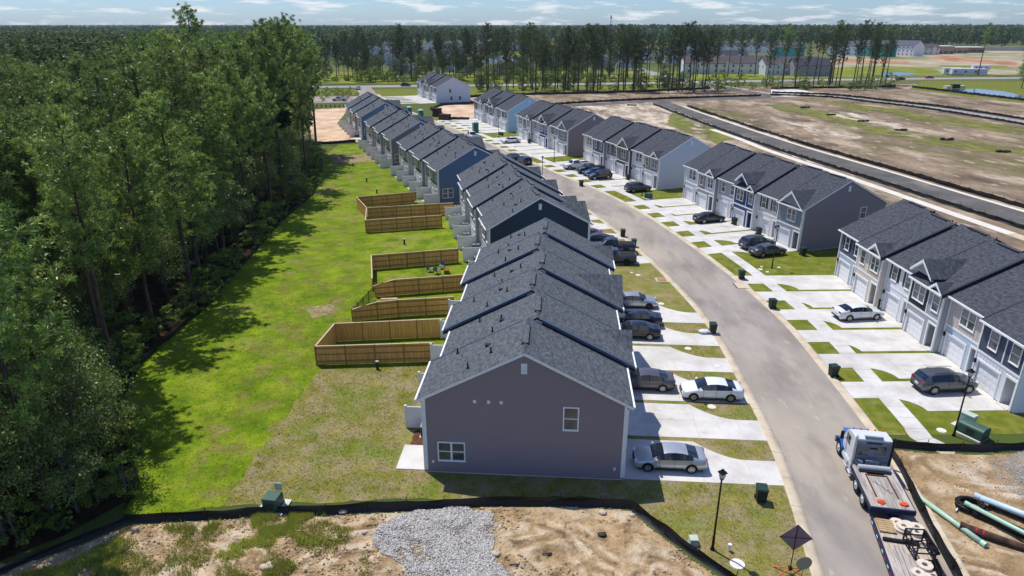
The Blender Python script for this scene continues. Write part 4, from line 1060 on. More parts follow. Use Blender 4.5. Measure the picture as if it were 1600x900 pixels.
def car(label, style, color, loc, deg, cat=None, rim='alloy', metal=0.0, group=None):
    """deg: compass bearing of the nose, clockwise from +Y"""
    M = cached(('car', style, color, rim, metal), lambda: car_meshes(style, color, rim, metal)); P = PROF[style]
    L_, hw0, r = P['L'], P['W'] / 2, P['r']
    root = thing({'sedan': 'parked_sedan', 'suv': 'parked_suv', 'pickup': 'pickup_truck'}[style], label, cat or {'sedan': 'car', 'suv': 'suv', 'pickup': 'pickup truck'}[style],
                 (loc[0], loc[1], 0.042), R(90 - deg), group)
    body = put('body', M['body'], root)
    for k in ('windscreen', 'rear_window', 'side_window_l', 'side_window_r', 'pillar', 'underside', 'grille', 'bumper', 'door_gap', 'bed_cover', 'roof_rail'):
        if k in M:
            o = put(k if 'side_w' not in k else 'side_window', M[k], root)
            if k == 'door_gap': o['kind'] = 'stuff'
    put('plate', M['plate'], root)
    for a in P['ax']:
        for s in (1, -1):
            o = put('wheel', M['wheel'], root, (L_ / 2 - a * L_, s * (hw0 - .10), r), 0 if s > 0 else math.pi); put('rim', M['rim'], o)
    for s in (1, -1):
        put('headlight', M['headlight'], root, (0, s * (hw0 * .68), 0), s * R(0)); put('tail_light', M['tail_light'], root, (0, s * (hw0 * .66), 0))
        put('mirror', M['mirror'], root, (L_ / 2 - (P['ws'][0] + .045) * L_, s * (hw0 + .09), P['belt'][0] + .06), 0 if s > 0 else math.pi)
        for tt in (P['bp'][0] - .035, P['sg'][1] - (.045 if style != 'pickup' else .03)):
            put('door_handle', M['door_handle'], root, (L_ / 2 - tt * L_, s * (hw0 * .99), P['belt'][0] - .13), 0 if s > 0 else math.pi)
    return root
def at(px, py, right=0.0, fwd=0.0, deg=0):
    x, y = G(px, py); a = R(deg); return (x + math.cos(a) * right + math.sin(a) * fwd, y - math.sin(a) * right + math.cos(a) * fwd)
# left row: noses to the houses unless said; px,py = the ground midway between the wheels on the near side
H1 = 274.0
car('silver sedan with a shaded bonnet in the driveway closest to the plum gable', 'sedan', '#b4b8bd', at(1047, 738.5, .82, 0, H1), H1, metal=.5)
car('white sedan with dark glass at the kerb end of a shared driveway', 'sedan', '#dfe2e5', at(1113, 627.5, .82, 0, H1), H1)
car('bronze grey sedan half under the roof edge behind a white sedan', 'sedan', '#5f5c5e', at(1008, 612, .82, 0, H1), H1, metal=.4)
car('glossy black sedan beside a dark blue one near the stepped roofs', 'sedan', '#0c0c10', at(992, 531, .82, 0, H1 + 1), H1 + 1)
car('dark blue sedan squeezed between a black sedan and a silver one', 'sedan', '#0f1420', at(996, 512.5, .82, 0, H1), H1)
car('silver sedan parked nose out on the driveway beside a wide lawn', 'sedan', '#a9adb3', at(991, 483, -.82, 0, 94), 94, rim='black', metal=.5)
car('dark grey pickup with a covered bed poking past the nearest roofs', 'pickup', '#3a3f47', at(958, 414, .85, 0, 275), 275, rim='black')
car('black pickup with a covered bed behind the dark grey pickup', 'pickup', '#15171c', at(958, 397, .85, 0, 275), 275, rim='black')
car('charcoal sedan almost hidden behind the slate roofs', 'sedan', '#22262e', at(932, 384, .82, 0, 276), 276)
car('crimson sedan almost hidden by the dark teal gable', 'sedan', '#7c1230', at(914, 375, .82, 0, 276), 276)
# right row: noses to the houses unless said
car('grey suv with black roof rails beside the street lamp', 'suv', '#54585e', at(1483, 616, -.85, 0, 86), 86, metal=.4)
car('white sedan parked before the charcoal and white townhouse', 'sedan', '#d9dcde', at(1346, 501.5, -.82, 0, 84), 84)
car('gunmetal grey sedan beside an suv near the charcoal gable end', 'sedan', '#565d61', at(1205, 401, -.82, 0, 72), 72, metal=.4)
car('grey suv parked tight beside the gunmetal grey sedan', 'suv', '#4a525c', at(1188, 390, -.85, 0, 72), 72, metal=.4)
car('black sedan in front of the navy townhouse', 'sedan', '#121316', at(1112, 348.5, -.82, 0, 73), 73)
car('graphite suv by the lamp in front of the pale grey gable end', 'suv', '#474d54', at(1000, 300.5, -.85, 0, 70), 70, metal=.4)
car('black suv parked nose out beside a blue car', 'suv', '#15181d', at(940, 281, .85, 0, 250), 250)
car('bright blue sedan wedged between a black suv and a black pickup', 'sedan', '#1d3f78', at(932, 275, .82, 0, 250), 250)
car('black pickup parked nose out next to the white pickup', 'pickup', '#191b1f', at(925, 271, .85, 0, 250), 250)
car('white pickup parked nose out on the first driveway of its row', 'pickup', '#dcdfe2', at(903, 264.5, .85, 0, 250), 250)
car('black suv at the kerb in front of another black suv', 'suv', '#14171c', at(816, 256, .5, 0, 338), 338)
car('navy black car at the kerb ahead of a black suv', 'sedan', '#161b24', at(799, 249.5, .5, 0, 338), 338)
car('white pickup standing in the street beside a green toilet cabin', 'pickup', '#d3d6d8', at(734, 217, .6, 0, 337), 337)
car('white sedan alone on a driveway outside the dark grey gable end', 'sedan', '#e2e4e6', at(800, 224, .82, 0, 250), 250)
car('silver pickup parked by young trees beyond the left row', 'pickup', '#b9bcbf', at(531, 158, 0, 0, 270), 270)
car('white car leaving by the junction with the highway', 'suv', '#cfd2d4', at(560, 140, 0, 0, 350), 350)
car('black van like suv driving on the highway', 'suv', '#14161a', at(634, 135, 0, 0, 85), 85)
car('red car driving on the highway beside the pond', 'sedan', '#a81a12', at(1452, 122.6, 0, 0, 82), 82)
car('black car on the highway behind the red car', 'sedan', '#15171a', at(1407, 124.6, 0, 0, 82), 82)
car('dark suv waiting at the far junction', 'suv', '#23262b', at(1063, 128, 0, 0, 300), 300)
# ------------------------------------------------------------------ silt fences
def silt_fence(label, pts, h=0.62, seed=1, step=1.3):
    L_ = resample(pts, 0.4); r = random.Random(seed)
    root = thing('silt_fence', label, 'silt fence', (L_[0][0], L_[0][1], 0), 0, 'black silt fences of the building site'); ox, oy = L_[0]
    v = []; f = []; nrm = offset(L_, 1.0); ph = r.uniform(0, 6); rows = 5
    for i, (x, y) in enumerate(L_):
        nx, ny = nrm[i][0] - x, nrm[i][1] - y
        hh = h * (0.86 + 0.2 * vn1(i * 0.31 + ph) - 0.10 * abs(math.sin(i * math.pi / 6)))
        for k in range(rows):
            t = k / (rows - 1); b = (0.16 * (vn1(i * 0.55 + ph + k) - 0.5) + 0.10 * math.sin(i * math.pi / 6)) * math.sin(t * math.pi) + (0.18 if k == 0 else 0) + 0.22 * t * (vn1(i * 0.17 + ph * 2) - 0.5)
            v.append((x - ox + nx * b, y - oy + ny * b, 0.012 + hh * t))
    for i in range(len(L_) - 1):
        for k in range(rows - 1):
            a = i * rows + k; f.append((a, a + rows, a + rows + 1, a + 1))
    me = fast_mesh('fabric', v, f, [M_FABRIC], smooth=True); o = put('fabric', me, root)
    sm = cached('stake', lambda: stake_mesh())
    for i in range(0, len(L_), 6):
        x, y = L_[i]; nx, ny = nrm[i][0] - x, nrm[i][1] - y
        s = put('stake', sm, root, (x - ox + nx * 0.05, y - oy + ny * 0.05, 0), r.uniform(0, 3)); s.rotation_euler = (r.uniform(-.12, .12), r.uniform(-.12, .12), r.uniform(0, 3)); s.scale = (1, 1, h / .62 * r.uniform(.9, 1.15))
    return root
def stake_mesh():
    m = MB(); m.box(-.02, -.02, 0, .02, .02, .85); return m.mesh('stake', M_STAKE)
def vn1(x):
    i = math.floor(x); f = x - i; f = f * f * (3 - 2 * f)
    h = lambda n: (math.sin(n * 127.1 + 3.7) * 43758.5453) % 1.0
    return h(i) * (1 - f) + h(i + 1) * f
silt_fence('silt fence between the lawn and the foreground dirt, bending past the lamp', PX((196, 815), (260, 813), (400, 805), (520, 802), (640, 795), (760, 788), (870, 787), (985, 793), (1018, 820), (1078, 862), (1140, 905), (1180, 940)), 0.62, 1)
silt_fence('silt fence in tree shade at the dark corner of the woods', PX((-20, 905), (60, 870), (130, 845), (196, 815)), 0.5, 2)
silt_fence('silt fence running straight in front of the lamp and green utility box', PX((1388, 697), (1450, 703), (1530, 705), (1600, 702), (1660, 699)), 0.62, 3)
silt_fence('silt fence between the flatbed truck and the dirt with pipes', PX((1386, 698), (1408, 735), (1427, 775), (1450, 822), (1478, 872), (1500, 915), (1515, 945)), 0.6, 4)
silt_fence('silt fence along the foot of the woods beside the lush lawn', offset(EDGE[1:], -0.1), 0.55, 5)
silt_fence('silt fence on the house side of the new grey road', offset(R2[:-4], -5.2)[::-1], 0.75, 6)
silt_fence('silt fence on the field side of the new grey road', offset(R2[:-6], 5.3), 0.85, 7)
silt_fence('silt fence under the belt of pines facing the bare field', PX((700, 154), (800, 149), (900, 147), (1000, 144), (1110, 139)), 1.0, 8, 2)
silt_fence('silt fence along the cross road behind the houses', offset(R2b[:-2], -5.0), 0.9, 9)
silt_fence('silt fence below the pine row by the pond', PX((1205, 139), (1300, 138), (1400, 136)), 1.0, 10)
silt_fence('silt fence along the near edge of the pond', PX((1425, 137), (1500, 146), (1610, 159)), 1.1, 11)
silt_fence('silt fence on the outer side of the curved far road', offset(R3, -4.6), 0.9, 12)
silt_fence('silt fence on the inner side of the curved far road', offset(R3, 5.0), 0.8, 13)
silt_fence('silt fence across the bare dirt behind the left row', PX((470, 226), (520, 225), (558, 222)), 0.8, 14)
silt_fence('silt fence round the lot with the lumber stacks', PX((733, 187), (705, 187), (672, 172), (690, 165), (741, 162)), 0.9, 15)

# ------------------------------------------------------------------ wheeled bins
M_BIN = mat('dark_green_plastic', ['#1b2a24', '#22332b'], scale=2, rough=0.5); M_BINL = mat('bin_lid_green', '#223a30', rough=0.45)
def make_bin():
    root = thing('wheeled_bin', '', 'bin', group='wheeled bins along the street')
    m = MB(); a, b = .27, .33; zz = .98
    m.add([(-a, -a, .06), (a, -a, .06), (a, a * .8, .06), (-a, a * .8, .06), (-b, -b, zz), (b, -b, zz), (b, b, zz), (-b, b, zz)], [(0, 1, 5, 4), (1, 2, 6, 5), (2, 3, 7, 6), (3, 0, 4, 7), (3, 2, 1, 0)])
    m.box(-b - .02, -b - .02, zz - .06, b + .02, b + .02, zz - .01); m.box(-.2, -b - .005, .3, .2, -b + .03, .7); m.build('body', M_BIN, root)
    m = MB(); m.add([(-.36, -.37, .985), (.36, -.37, .985), (.36, .36, .985), (-.36, .36, .985), (-.31, -.31, 1.05), (.31, -.31, 1.05), (.31, .36, 1.08), (-.31, .36, 1.08)], [(4, 5, 6, 7), (0, 1, 5, 4), (1, 2, 6, 5), (2, 3, 7, 6), (3, 0, 4, 7), (3, 2, 1, 0)])
    m.build('lid', M_BINL, root)
    m = MB(); m.tube([(-.25, .34, .93), (-.25, .43, .96), (.25, .43, .96), (.25, .34, .93)], .018, n=5); m.build('handle', M_BIN, root)
    for s in (-1, 1):
        m = MB(); m.cyl((s * .27, .27, .13), (s * .33, .27, .13), .13, n=12); m.build('wheel', TYRE, root)
    return root
BIN0 = make_bin()
bins = [((1188, 783), 100, 'green wheeled bin on the grass between a lamp and the kerb, lid shut'), ((1113, 521), 95, 'green wheeled bin at the left kerb with a white bag lying beside it'),
        ((1301, 588), 262, 'dark wheeled bin at the right kerb above a square of grass opposite the white sedan'), ((1206, 482), 265, 'green wheeled bin on the right kerb two driveways from the corner lawn'),
        ((1158, 436), 268, 'green wheeled bin at the end of a long grass strip by the corner lawn'), ((990, 386), 95, 'wheeled bin with a bulging white bag at the left kerb'),
        ((973, 370), 95, 'wheeled bin with a closed lid next in line to the bulging bin'), ((887, 339), 90, 'wheeled bin half hidden behind the dark gabled roof'),
        ((908, 291), 255, 'wheeled bin on a grass square opposite the black suv'), ((1147, 351), 80, 'bin standing by the garage of the navy townhouse'),
        ((1185, 367), 80, 'bin by the cream townhouse with dark shutters'), ((1254, 399), 80, 'bin in the shade of the charcoal gable corner'),
        ((1373, 481), 80, 'bin between the white garage and the beige porch'), ((981, 281), 75, 'bin beside the taupe townhouse with a large gable'),
        ((827, 224), 75, 'dark bin by the porch beyond the white sedan')]
for i, (p, deg, lab) in enumerate(bins):
    o = BIN0 if i == 0 else copy_tree(BIN0); o['label'] = lab; x, y = G(*p); o.location = (x, y, 0.03); o.rotation_euler = (0, 0, R(-deg - 90 + 180))
bag = thing('rubbish_bag', 'white bag slumped on the grass beside a wheeled bin', 'bag', (*G(1100, 521), 0.02))
def blob(rx, ry, rz_, seed, n=9, k=6):
    r = random.Random(seed); v = []; f = []
    for i in range(k + 1):
        a = math.pi * i / k
        for j in range(n):
            b = 2 * math.pi * j / n; q = r.uniform(.82, 1.15)
            v.append((rx * math.sin(a) * math.cos(b) * q, ry * math.sin(a) * math.sin(b) * q, max(0, rz_ * (1 + math.cos(a)) / 2 * q)))
    for i in range(k):
        for j in range(n): f.append((i * n + j, (i + 1) * n + j, (i + 1) * n + (j + 1) % n, i * n + (j + 1) % n))
    return v, f
m = MB(); v, f = blob(.55, .35, .4, 3); m.add(v, f, 0, True); m.build('sack', VINYLW, bag)
m = MB(); v, f = blob(.3, .25, .35, 5); m.add(v, f, 0, True); m.build('grey_sack', M_ACT, bag, (.55, -.1, 0))

# ------------------------------------------------------------------ street lamps
LENS = mat('lamp_lens', '#c9cdd0', rough=0.15, spec=0.6)
def make_lamp():
    root = thing('street_lamp', '', 'street lamp', group='black post lamps along the street'); H_ = 4.75
    m = MB(); m.cyl((0, 0, 0), (0, 0, .9), .085, .075, 10); m.cyl((0, 0, 0), (0, 0, .12), .14, .12, 10); m.cyl((0, 0, .9), (0, 0, H_), .062, .048, 10); m.build('post', BLACKP, root)
    hd_ = MB(); hd_.cyl((0, 0, H_), (0, 0, H_ + .12), .06, .13, 8); hd_.cyl((0, 0, H_ + .50), (0, 0, H_ + .62), .29, .16, 4, smooth=False); hd_.cyl((0, 0, H_ + .62), (0, 0, H_ + .70), .1, .08, 8)
    for k in range(4):
        a = math.pi / 4 + k * math.pi / 2 - math.pi / 4
        hd_.tube([(math.cos(a) * .12, math.sin(a) * .12, H_ + .10), (math.cos(a) * .25, math.sin(a) * .25, H_ + .5)], .016, n=4)
    h = hd_.build('lantern', BLACKP, root)
    l = MB(); l.cyl((0, 0, H_ + .12), (0, 0, H_ + .499), .10, .2, 4, smooth=False); l.build('lens', LENS, h)
    return root
LAMP0 = make_lamp()
for i, (p, lab) in enumerate([((1113, 859), 'black lamp post on the dry lawn between the plum gable and the bent silt fence'), ((1490, 681), 'black lamp post by the green utility box and grey suv'),
                              ((1206, 419), 'black lamp post on the corner lawn below the charcoal gable'), ((1003, 306), 'black lamp post in the gap below the pale grey gable'),
                              ((847, 290), 'black lamp post half hidden behind the left roofs'), ((866, 254), 'black lamp post on the lawn below the dark grey gable'), ((779, 215), 'black lamp post on the small lawn below the sky blue gable')]):
    o = LAMP0 if i == 0 else copy_tree(LAMP0); o['label'] = lab; o.location = (*G(*p), 0.02); o.rotation_euler = (0, 0, rnd.uniform(0, 1.5))

# ------------------------------------------------------------------ utility boxes, lids, markers
M_UG = mat('utility_green', ['#38564a', '#3f5f52'], scale=3, rough=0.5); M_UGD = mat('utility_dark_green', '#22382f', rough=0.5); M_PALE = mat('pale_green_box', ['#a9b8aa', '#b7c2b4'], scale=2, rough=0.6)
def transformer(label, loc, deg, round_top=True):
    root = thing('transformer_box', label, 'utility box', (*loc, 0.01), R(-deg))
    m = MB(); m.box(-.85, -.75, 0, .85, .75, .1); m.build('pad', CONC, root)
    m = MB(); n = 8
    if round_top:
        pr = [(-.55, .1), (.55, .1), (.55, .75)] + [(.55 * math.cos(math.pi * k / n), .75 + .25 * math.sin(math.pi * k / n)) for k in range(1, n)] + [(-.55, .75)]
    else: pr = [(-.5, .1), (.5, .1), (.5, .72), (.38, .95), (-.5, .95)]
    k = len(pr); L_ = .85 if round_top else .45
    m.add([(-L_, y, z) for y, z in pr] + [(L_, y, z) for y, z in pr], [(i, (i + 1) % k, k + (i + 1) % k, k + i) for i in range(k)] + [tuple(range(k))[::-1], tuple(range(k, 2 * k))]); m.build('cabinet', M_UG, root)
    m = MB(); m.box(-L_ - .015, -.57, .1, L_ + .015, .57, .22); m.box(-.25, -.575, .3, .25, -.54, .68); m.build('skirt', M_UGD, root)
    m = MB(); m.box(-L_ - .02, -.1, .42, -L_ - .001, .1, .6); m.build('sticker', TRIM, root); return root
transformer('long green utility box with a rounded lid next to a pale cabinet', G(1519, 680), 60)
cb = thing('pale_cabinet', 'pale green cabinet behind the long green utility box', 'utility box', (*G(1509, 668), 0), R(-60))
m = MB(); m.box(-.45, -.3, .1, .45, .3, 1.15); m.box(-.47, -.32, 1.15, .47, .32, 1.2); m.build('cabinet', M_PALE, cb); m = MB(); m.box(-.8, -.6, 0, .5, .5, .1); m.build('pad', CONC, cb)
tb = transformer('green utility box with an open hatch by the silt fence on the left lawn', G(428, 793), 8, False)
m = MB(); m.box(-.05, .5, .95, .42, .54, 1.45); m.build('hatch', M_PALE, tb)
transformer('small green utility box on the lawn below the pale grey gable', G(1013, 310), 60, False)
transformer('small green utility box on the lawn below the sky blue gable', G(783, 212), 60, False)
def pedestal():
    root = thing('utility_post', '', 'utility post', group='short utility posts on the lawn behind the left row')
    m = MB(); m.box(-.11, -.09, 0, .11, .09, .72); m.build('casing', M_UGD, root); m = MB(); m.box(-.13, -.11, .72, .13, .11, .8); m.build('cap', M_PALE, root); return root
PED0 = pedestal()
for i, (p, lab) in enumerate([((590, 577), 'short dark utility post outside the nearest board fence'), ((632, 382), 'short utility post on the grass between two fenced yards'), ((589, 302), 'short utility post just beyond the farthest board fence'),
                              ((573, 284), 'short utility post alone in the lawn, second beyond the board fences'), ((552, 260), 'short utility post near the white screens in the far lawn'), ((535, 248), 'farthest utility post beside a brown patch of lawn')]):
    o = PED0 if i == 0 else copy_tree(PED0); o['label'] = lab; o.location = (*G(*p), 0)
M_LIDW = mat('lid_plastic', ['#d6d2c6', '#e0dcd0'], scale=4, rough=0.6)
def lid_mesh():
    m = MB(); m.cyl((0, 0, 0), (0, 0, .05), .42, .40, 18); m.cyl((0, 0, .05), (0, 0, .075), .2, .19, 12); return m.mesh('access_lid', M_LIDW)
LM = lid_mesh()
for p, s, lab in [((1152, 882), 1.0, 'white round access lid with the lamp shadow across it'), ((1112, 636), .8, 'white access lid on grass near the white sedan tail'), ((1075, 545), .75, 'white access lid on the strip below the black sedan'), ((1033, 475), .8, 'white access lid beside the silver sedan nose'),
                  ((997, 430), .7, 'white access lid alone on the wide lawn'), ((987, 426), .45, 'tiny white lid next to a larger lid on the wide lawn'), ((1188, 421), .7, 'pale oval lid beside the corner lawn lamp'), ((1199, 425), .5, 'small pale lid near the corner lawn lamp base'), ((1190, 417), .45, 'smallest pale lid at the edge of the corner lawn'), ((1217, 418), .5, 'pale lid just beyond the corner lawn lamp'), ((1471, 673), .8, 'white lid in the grass beside the curved pavement end'), ((1120, 572), .6, 'pale lid near the curve of a driveway')]:
    tag(put('access_lid', LM, None, (*G(*p), 0.012), 0, s), lab, 'lid', 'pale access lids in the lawns')
vb = thing('valve_box', 'pale green valve box in the grass by the bent silt fence', 'utility box', (*G(1083, 849), 0)); m = MB(); m.cyl((0, 0, 0), (0, 0, .38), .38, .28, 4, smooth=False); m.box(-.24, -.24, .38, .24, .24, .42); m.build('box', M_PALE, vb)
hy = thing('pipe_stub', 'short white pipe stub in the grass beside the lamp foot', 'pipe', (*G(1139, 861), 0)); m = MB(); m.cyl((0, 0, 0), (0, 0, .35), .06, n=8); m.cyl((0, 0, .35), (0, 0, .5), .11, n=8); m.build('stub', TRIM, hy)
# storm drain slab in the left kerb
dn = structure('kerb_inlet', None, (*G(1042, 438), 0)); m = MB(); m.box(-1.3, -.7, .0, .55, .7, .07); m.build('apron', M_CURB, dn); m = MB(); m.box(-1.1, -.55, .071, -.1, .55, .085); m.build('cover', mat('rusty_cover', ['#8d6a4c', '#a3876a'], scale=3, rough=.9), dn)
dn = structure('kerb_inlet', None, (*G(1152, 447), 0)); m = MB(); m.box(-.2, -.9, .0, 1.3, .9, .09); m.build('apron', M_CURB, dn); m = MB(); m.box(-.3, -.8, .05, -.19, .8, .088); m.build('opening', DARKP, dn)

# ------------------------------------------------------------------ roll-up road sign seen from behind
M_SIGN = mat('sign_back_fabric', ['#7c666c', '#8a747a'], scale=2, rough=.7); M_ORANGE = mat('orange_leg', '#d9532a', rough=.5); M_RED = mat('dark_red_rib', '#5b1c2c', rough=.5)
sx, sy = G(1233, 896); sg = thing('roll_up_sign', 'grey back of a diamond road work sign on orange legs at the kerb', 'road sign', (sx, sy, 0), R(-6))
m = MB(); c = 2.45; d = .86
m.add([(-d, -.012, c), (0, -.012, c - d), (d, -.012, c), (0, -.012, c + d), (-d, .012, c), (0, .012, c - d), (d, .012, c), (0, .012, c + d)], [(0, 1, 2, 3), (7, 6, 5, 4), (0, 4, 5, 1), (1, 5, 6, 2), (2, 6, 7, 3), (3, 7, 4, 0)]); m.build('panel', M_SIGN, sg)
m = MB(); m.box(-.025, -.035, c - d, .025, -.013, c + d); m.box(-d, -.03, c - .02, -.03, -.0135, c + .02); m.box(.03, -.03, c - .02, d, -.0135, c + .02); m.build('cross_rib', M_RED, sg)
m = MB(); m.cyl((0, -.02, .3), (0, -.02, c - d + .05), .028, n=8); m.build('mast', DARKP, sg)
for a in (35, 145, 215, 325):
    m = MB(); m.tube([(0, 0, .38), (math.cos(R(a)) * .95, math.sin(R(a)) * .7, .02)], .035, n=4); m.build('leg', M_ORANGE, sg)
m = MB(); m.box(-.09, -.09, .28, .09, .09, .46); m.build('hub', DARKP, sg)
rs = thing('round_sign', 'small dull round sign on a thin post beside the diamond sign', 'sign', (*G(1250, 912), 0)); m = MB(); m.cyl((0, 0, 0), (0, 0, 1.0), .025, n=6); m.build('post', M_ACT, rs)
m = MB(); m.cyl((0, -.012, 1.4), (0, .012, 1.4), .42, n=20); m.build('disc', mat('sign_dull', '#8c8a78', rough=.7), rs)

# ------------------------------------------------------------------ flatbed truck
M_DECK = mat('deck_timber', ['#8a8279', '#a89f96', '#bdb5ac'], scale=2.2, detail=8, rough=.9, stretch=(.4, 6, 1), rvar=.16); M_NAVY = mat('navy_frame', '#1a2747', rough=.5); M_CABW = mat('truck_white', '#cfd3d6', rough=.35, coat=.5)
M_CABG = mat('sleeper_grey', ['#747b88', '#828996'], scale=2, rough=.45); M_BLUE = mat('truck_blue', '#1c5fb0', rough=.3, coat=.6); M_ALU = mat('aluminium', ['#b4b8bc', '#c7cbce'], scale=3, rough=.4, metal=.25); M_RUSTR = mat('rusty_rail', '#5a3a33', rough=.8)
TA = 10.3; tr = thing('flatbed_truck', 'white and blue truck with a timber deck parked on the street', 'truck', (22.58, 32.95, .042), R(90 - TA))
for k in range(14):
    y0, y1 = -1.22 + k * 2.44 / 14, -1.22 + (k + 1) * 2.44 / 14 - .008
    if 4 <= k <= 9: segs = [(.1, 1.0), (1.02, 3.25)]
    else: segs = [(.1, 2.0), (2.01, 4.2)]
    for a, b in segs:
        m = MB(); m.box(a, y0, 1.06, b, y1, 1.12 - (.03 if 4 <= k <= 9 and a > .5 else 0)); m.build('plank', M_DECK, tr)
m = MB(); m.box(-.02, -1.27, .82, .1, 1.27, 1.125)
for s in (-1, 1): m.box(.1, s * 1.25 - .03, .9, 4.25, s * 1.25 + .03, 1.125)
m.box(.1, -.45, .75, 7.9, -.3, 1.0); m.box(.1, .3, .75, 7.9, .45, 1.0); m.box(.2, -1.2, .98, 4.2, 1.2, 1.05); m.build('frame', M_NAVY, tr)
m = MB()
for s in (-1, 1): m.box(1.05, s * .62 - .05, 1.09, 3.3, s * .62 + .05, 1.15)
m.box(3.28, -.65, 1.07, 3.36, .65, 1.15); m.build('winch_rail', M_RUSTR, tr)
m = MB(); m.cyl((3.85, -.95, 1.3), (3.85, .95, 1.3), .17, n=14); m.build('roller', M_ALU, tr)
m = MB(); m.box(3.5, -.95, 1.05, 3.68, .95, 1.2); m.build('roller_bed', DARKP, tr)
for y in (-.75, .55):
    m = MB(); v, f = blob(.2, .26, .14, int(y * 10) + 30); m.add(v, f, 0, False); m.tube([(0.1, 0, .02), (-.35, .03, .03)], .04, n=4); m.build('strap', M_ORANGE, tr, (.55, y, 1.11))
ch = MB(); r_ = random.Random(4); pts = [(1.6 + k * .05 + .05 * math.sin(k * 1.9) + r_.uniform(-.12, .12), -.4 + k * .035 + r_.uniform(-.05, .05), 1.10) for k in range(22)]; ch.tube(pts, .018, n=4); ch.build('chain', DARKP, tr)
wm = MB(); wm.cyl((0, -.15, 0), (0, .15, 0), .52, n=20); WME = wm.mesh('wheel', TYRE)
rm = MB(); rm.cyl((0, .12, 0), (0, .158, 0), .32, .28, 18); rm.cyl((0, .158, 0), (0, .2, 0), .12, .1, 12); RME = rm.mesh('rim', M_ALU)
for x in (1.55, 2.95, 7.15):
    for s in (1, -1):
        o = put('wheel', WME, tr, (x, s * 1.06, .52), 0 if s > 0 else math.pi); put('rim', RME, o)
m = MB(); cw = 1.12; x0, x1 = 4.75, 6.5
prof = [(x0, 1.0), (x1 + .25, 1.0), (x1 + .3, 1.75), (x1 - .2, 2.55), (x1 - .45, 2.72), (x0 + .2, 2.86), (x0, 2.8)]
k = len(prof); m.add([(x, -cw, z) for x, z in prof] + [(x, cw, z) for x, z in prof], [(i, (i + 1) % k, k + (i + 1) % k, k + i) for i in range(k)] + [tuple(range(k))[::-1], tuple(range(k, 2 * k))]); m.build('cab', M_CABW, tr)
m = MB(); m.box(x0 - .05, -1.05, 1.05, x0 - .002, 1.05, 2.68); m.box(x0 - .12, -.98, 1.1, x0 - .051, -.2, 1.55); m.box(x0 - .09, .15, 1.05, x0 - .051, .95, 2.4); m.build('cab_back', M_CABG, tr)
m = MB(); m.box(x0 - .11, .2, 1.65, x0 - .0905, .9, 2.3); m.box(x0 - .06, -.85, 1.75, x0 - .0515, -.15, 2.4); m.build('rear_window', GLASS, tr)
m = MB()
for q in range(5): m.box(x0 - .105, -.28 + q * .12, 2.15, x0 - .052, -.2 + q * .12, 2.27)
m.box(x0 - .1, -.5, 2.55, x0 - .0515, .4, 2.62); m.build('vent_slot', DARKP, tr)
m = MB(); m.box(x0 + .0, -.55, 2.92, x0 + .16, .55, 3.02); m.box(x0 + .05, -.5, 2.8, x0 + .1, -.45, 2.95); m.box(x0 + .05, .45, 2.8, x0 + .1, .5, 2.95); m.build('light_bar', M_CABG, tr)
m = MB(); m.add([(x1 - .19, -1.0, 2.54), (x1 - .19, 1.0, 2.54), (x1 + .3, 1.02, 1.8), (x1 + .3, -1.02, 1.8)], [(0, 1, 2, 3)])
m.v = [(x + .02, y, z + .01) for x, y, z in m.v]; m.build('windscreen', CARGL, tr)
for s in (1, -1):
    m = MB(); m.box(x0 + .75, s * 1.125 - .004, 1.75, x1 - .2, s * 1.125 + .004, 2.4); m.build('side_window', CARGL, tr)
    m = MB(); m.cyl((x0 - .2, s * 1.12, 1.0), (x0 - .2, s * 1.12, 3.0), .085, n=10); m.tube([(x0 - .2, s * 1.12, 3.0), (x0 - .3, s * 1.12, 3.2)], .08, n=8); m.build('exhaust_stack', M_ALU if s > 0 else DARKP, tr)
    m = MB(); m.box(4.3, s * 1.0 - .2, .5, 5.6, s * 1.0 + .2, .92); m.cyl((5.0, s * .98, .72), (6.2, s * .98, .72), .3, n=14); m.build('fuel_tank', M_ALU, tr)
    m = MB(); m.box(x1 - .25, s * 1.42 - .1, 1.75, x1 - .15, s * 1.42 + .1, 2.35); m.tube([(x1 - .2, s * 1.12, 1.85), (x1 - .2, s * 1.4, 1.85)], .02, n=4); m.build('mirror', DARKP, tr)
    m = MB(); n = 10
    pts = [(7.15 + .72 * math.cos(math.pi * q / n), .55 + .72 * math.sin(math.pi * q / n)) for q in range(n + 1)]
    m.add([(x, s * .82, z) for x, z in pts] + [(x, s * 1.26, z) for x, z in pts], [(q, q + 1, n + 2 + q, n + 1 + q) for q in range(n)], 0, True); m.build('fender', M_BLUE, tr)
    m = MB(); m.box(4.2, s * 1.25 - .2, .42, 4.7, s * 1.25 + .06, .5); m.box(5.0, s * 1.25 - .2, .4, 5.6, s * 1.25 + .06, .48); m.build('step', M_ALU, tr)
m = MB(); prof = [(x1 + .26, 1.0), (8.1, .95), (8.15, 1.55), (x1 + .3, 1.76)]
k = 4; m.add([(x, -.8, z) for x, z in prof] + [(x, .8, z) for x, z in prof], [(i, (i + 1) % k, k + (i + 1) % k, k + i) for i in range(k)] + [tuple(range(k))[::-1], tuple(range(k, 2 * k))]); m.build('bonnet', M_BLUE, tr)
m = MB(); m.box(8.05, -1.2, .4, 8.3, 1.2, .75); m.build('bumper', CHROME, tr)
m = MB()
for q in range(5): m.cyl((x1 - .42, -.9 + q * .45, 2.7), (x1 - .42, -.9 + q * .45, 2.82), .05, n=6)
m.build('marker_lamp', M_ORANGE, tr)
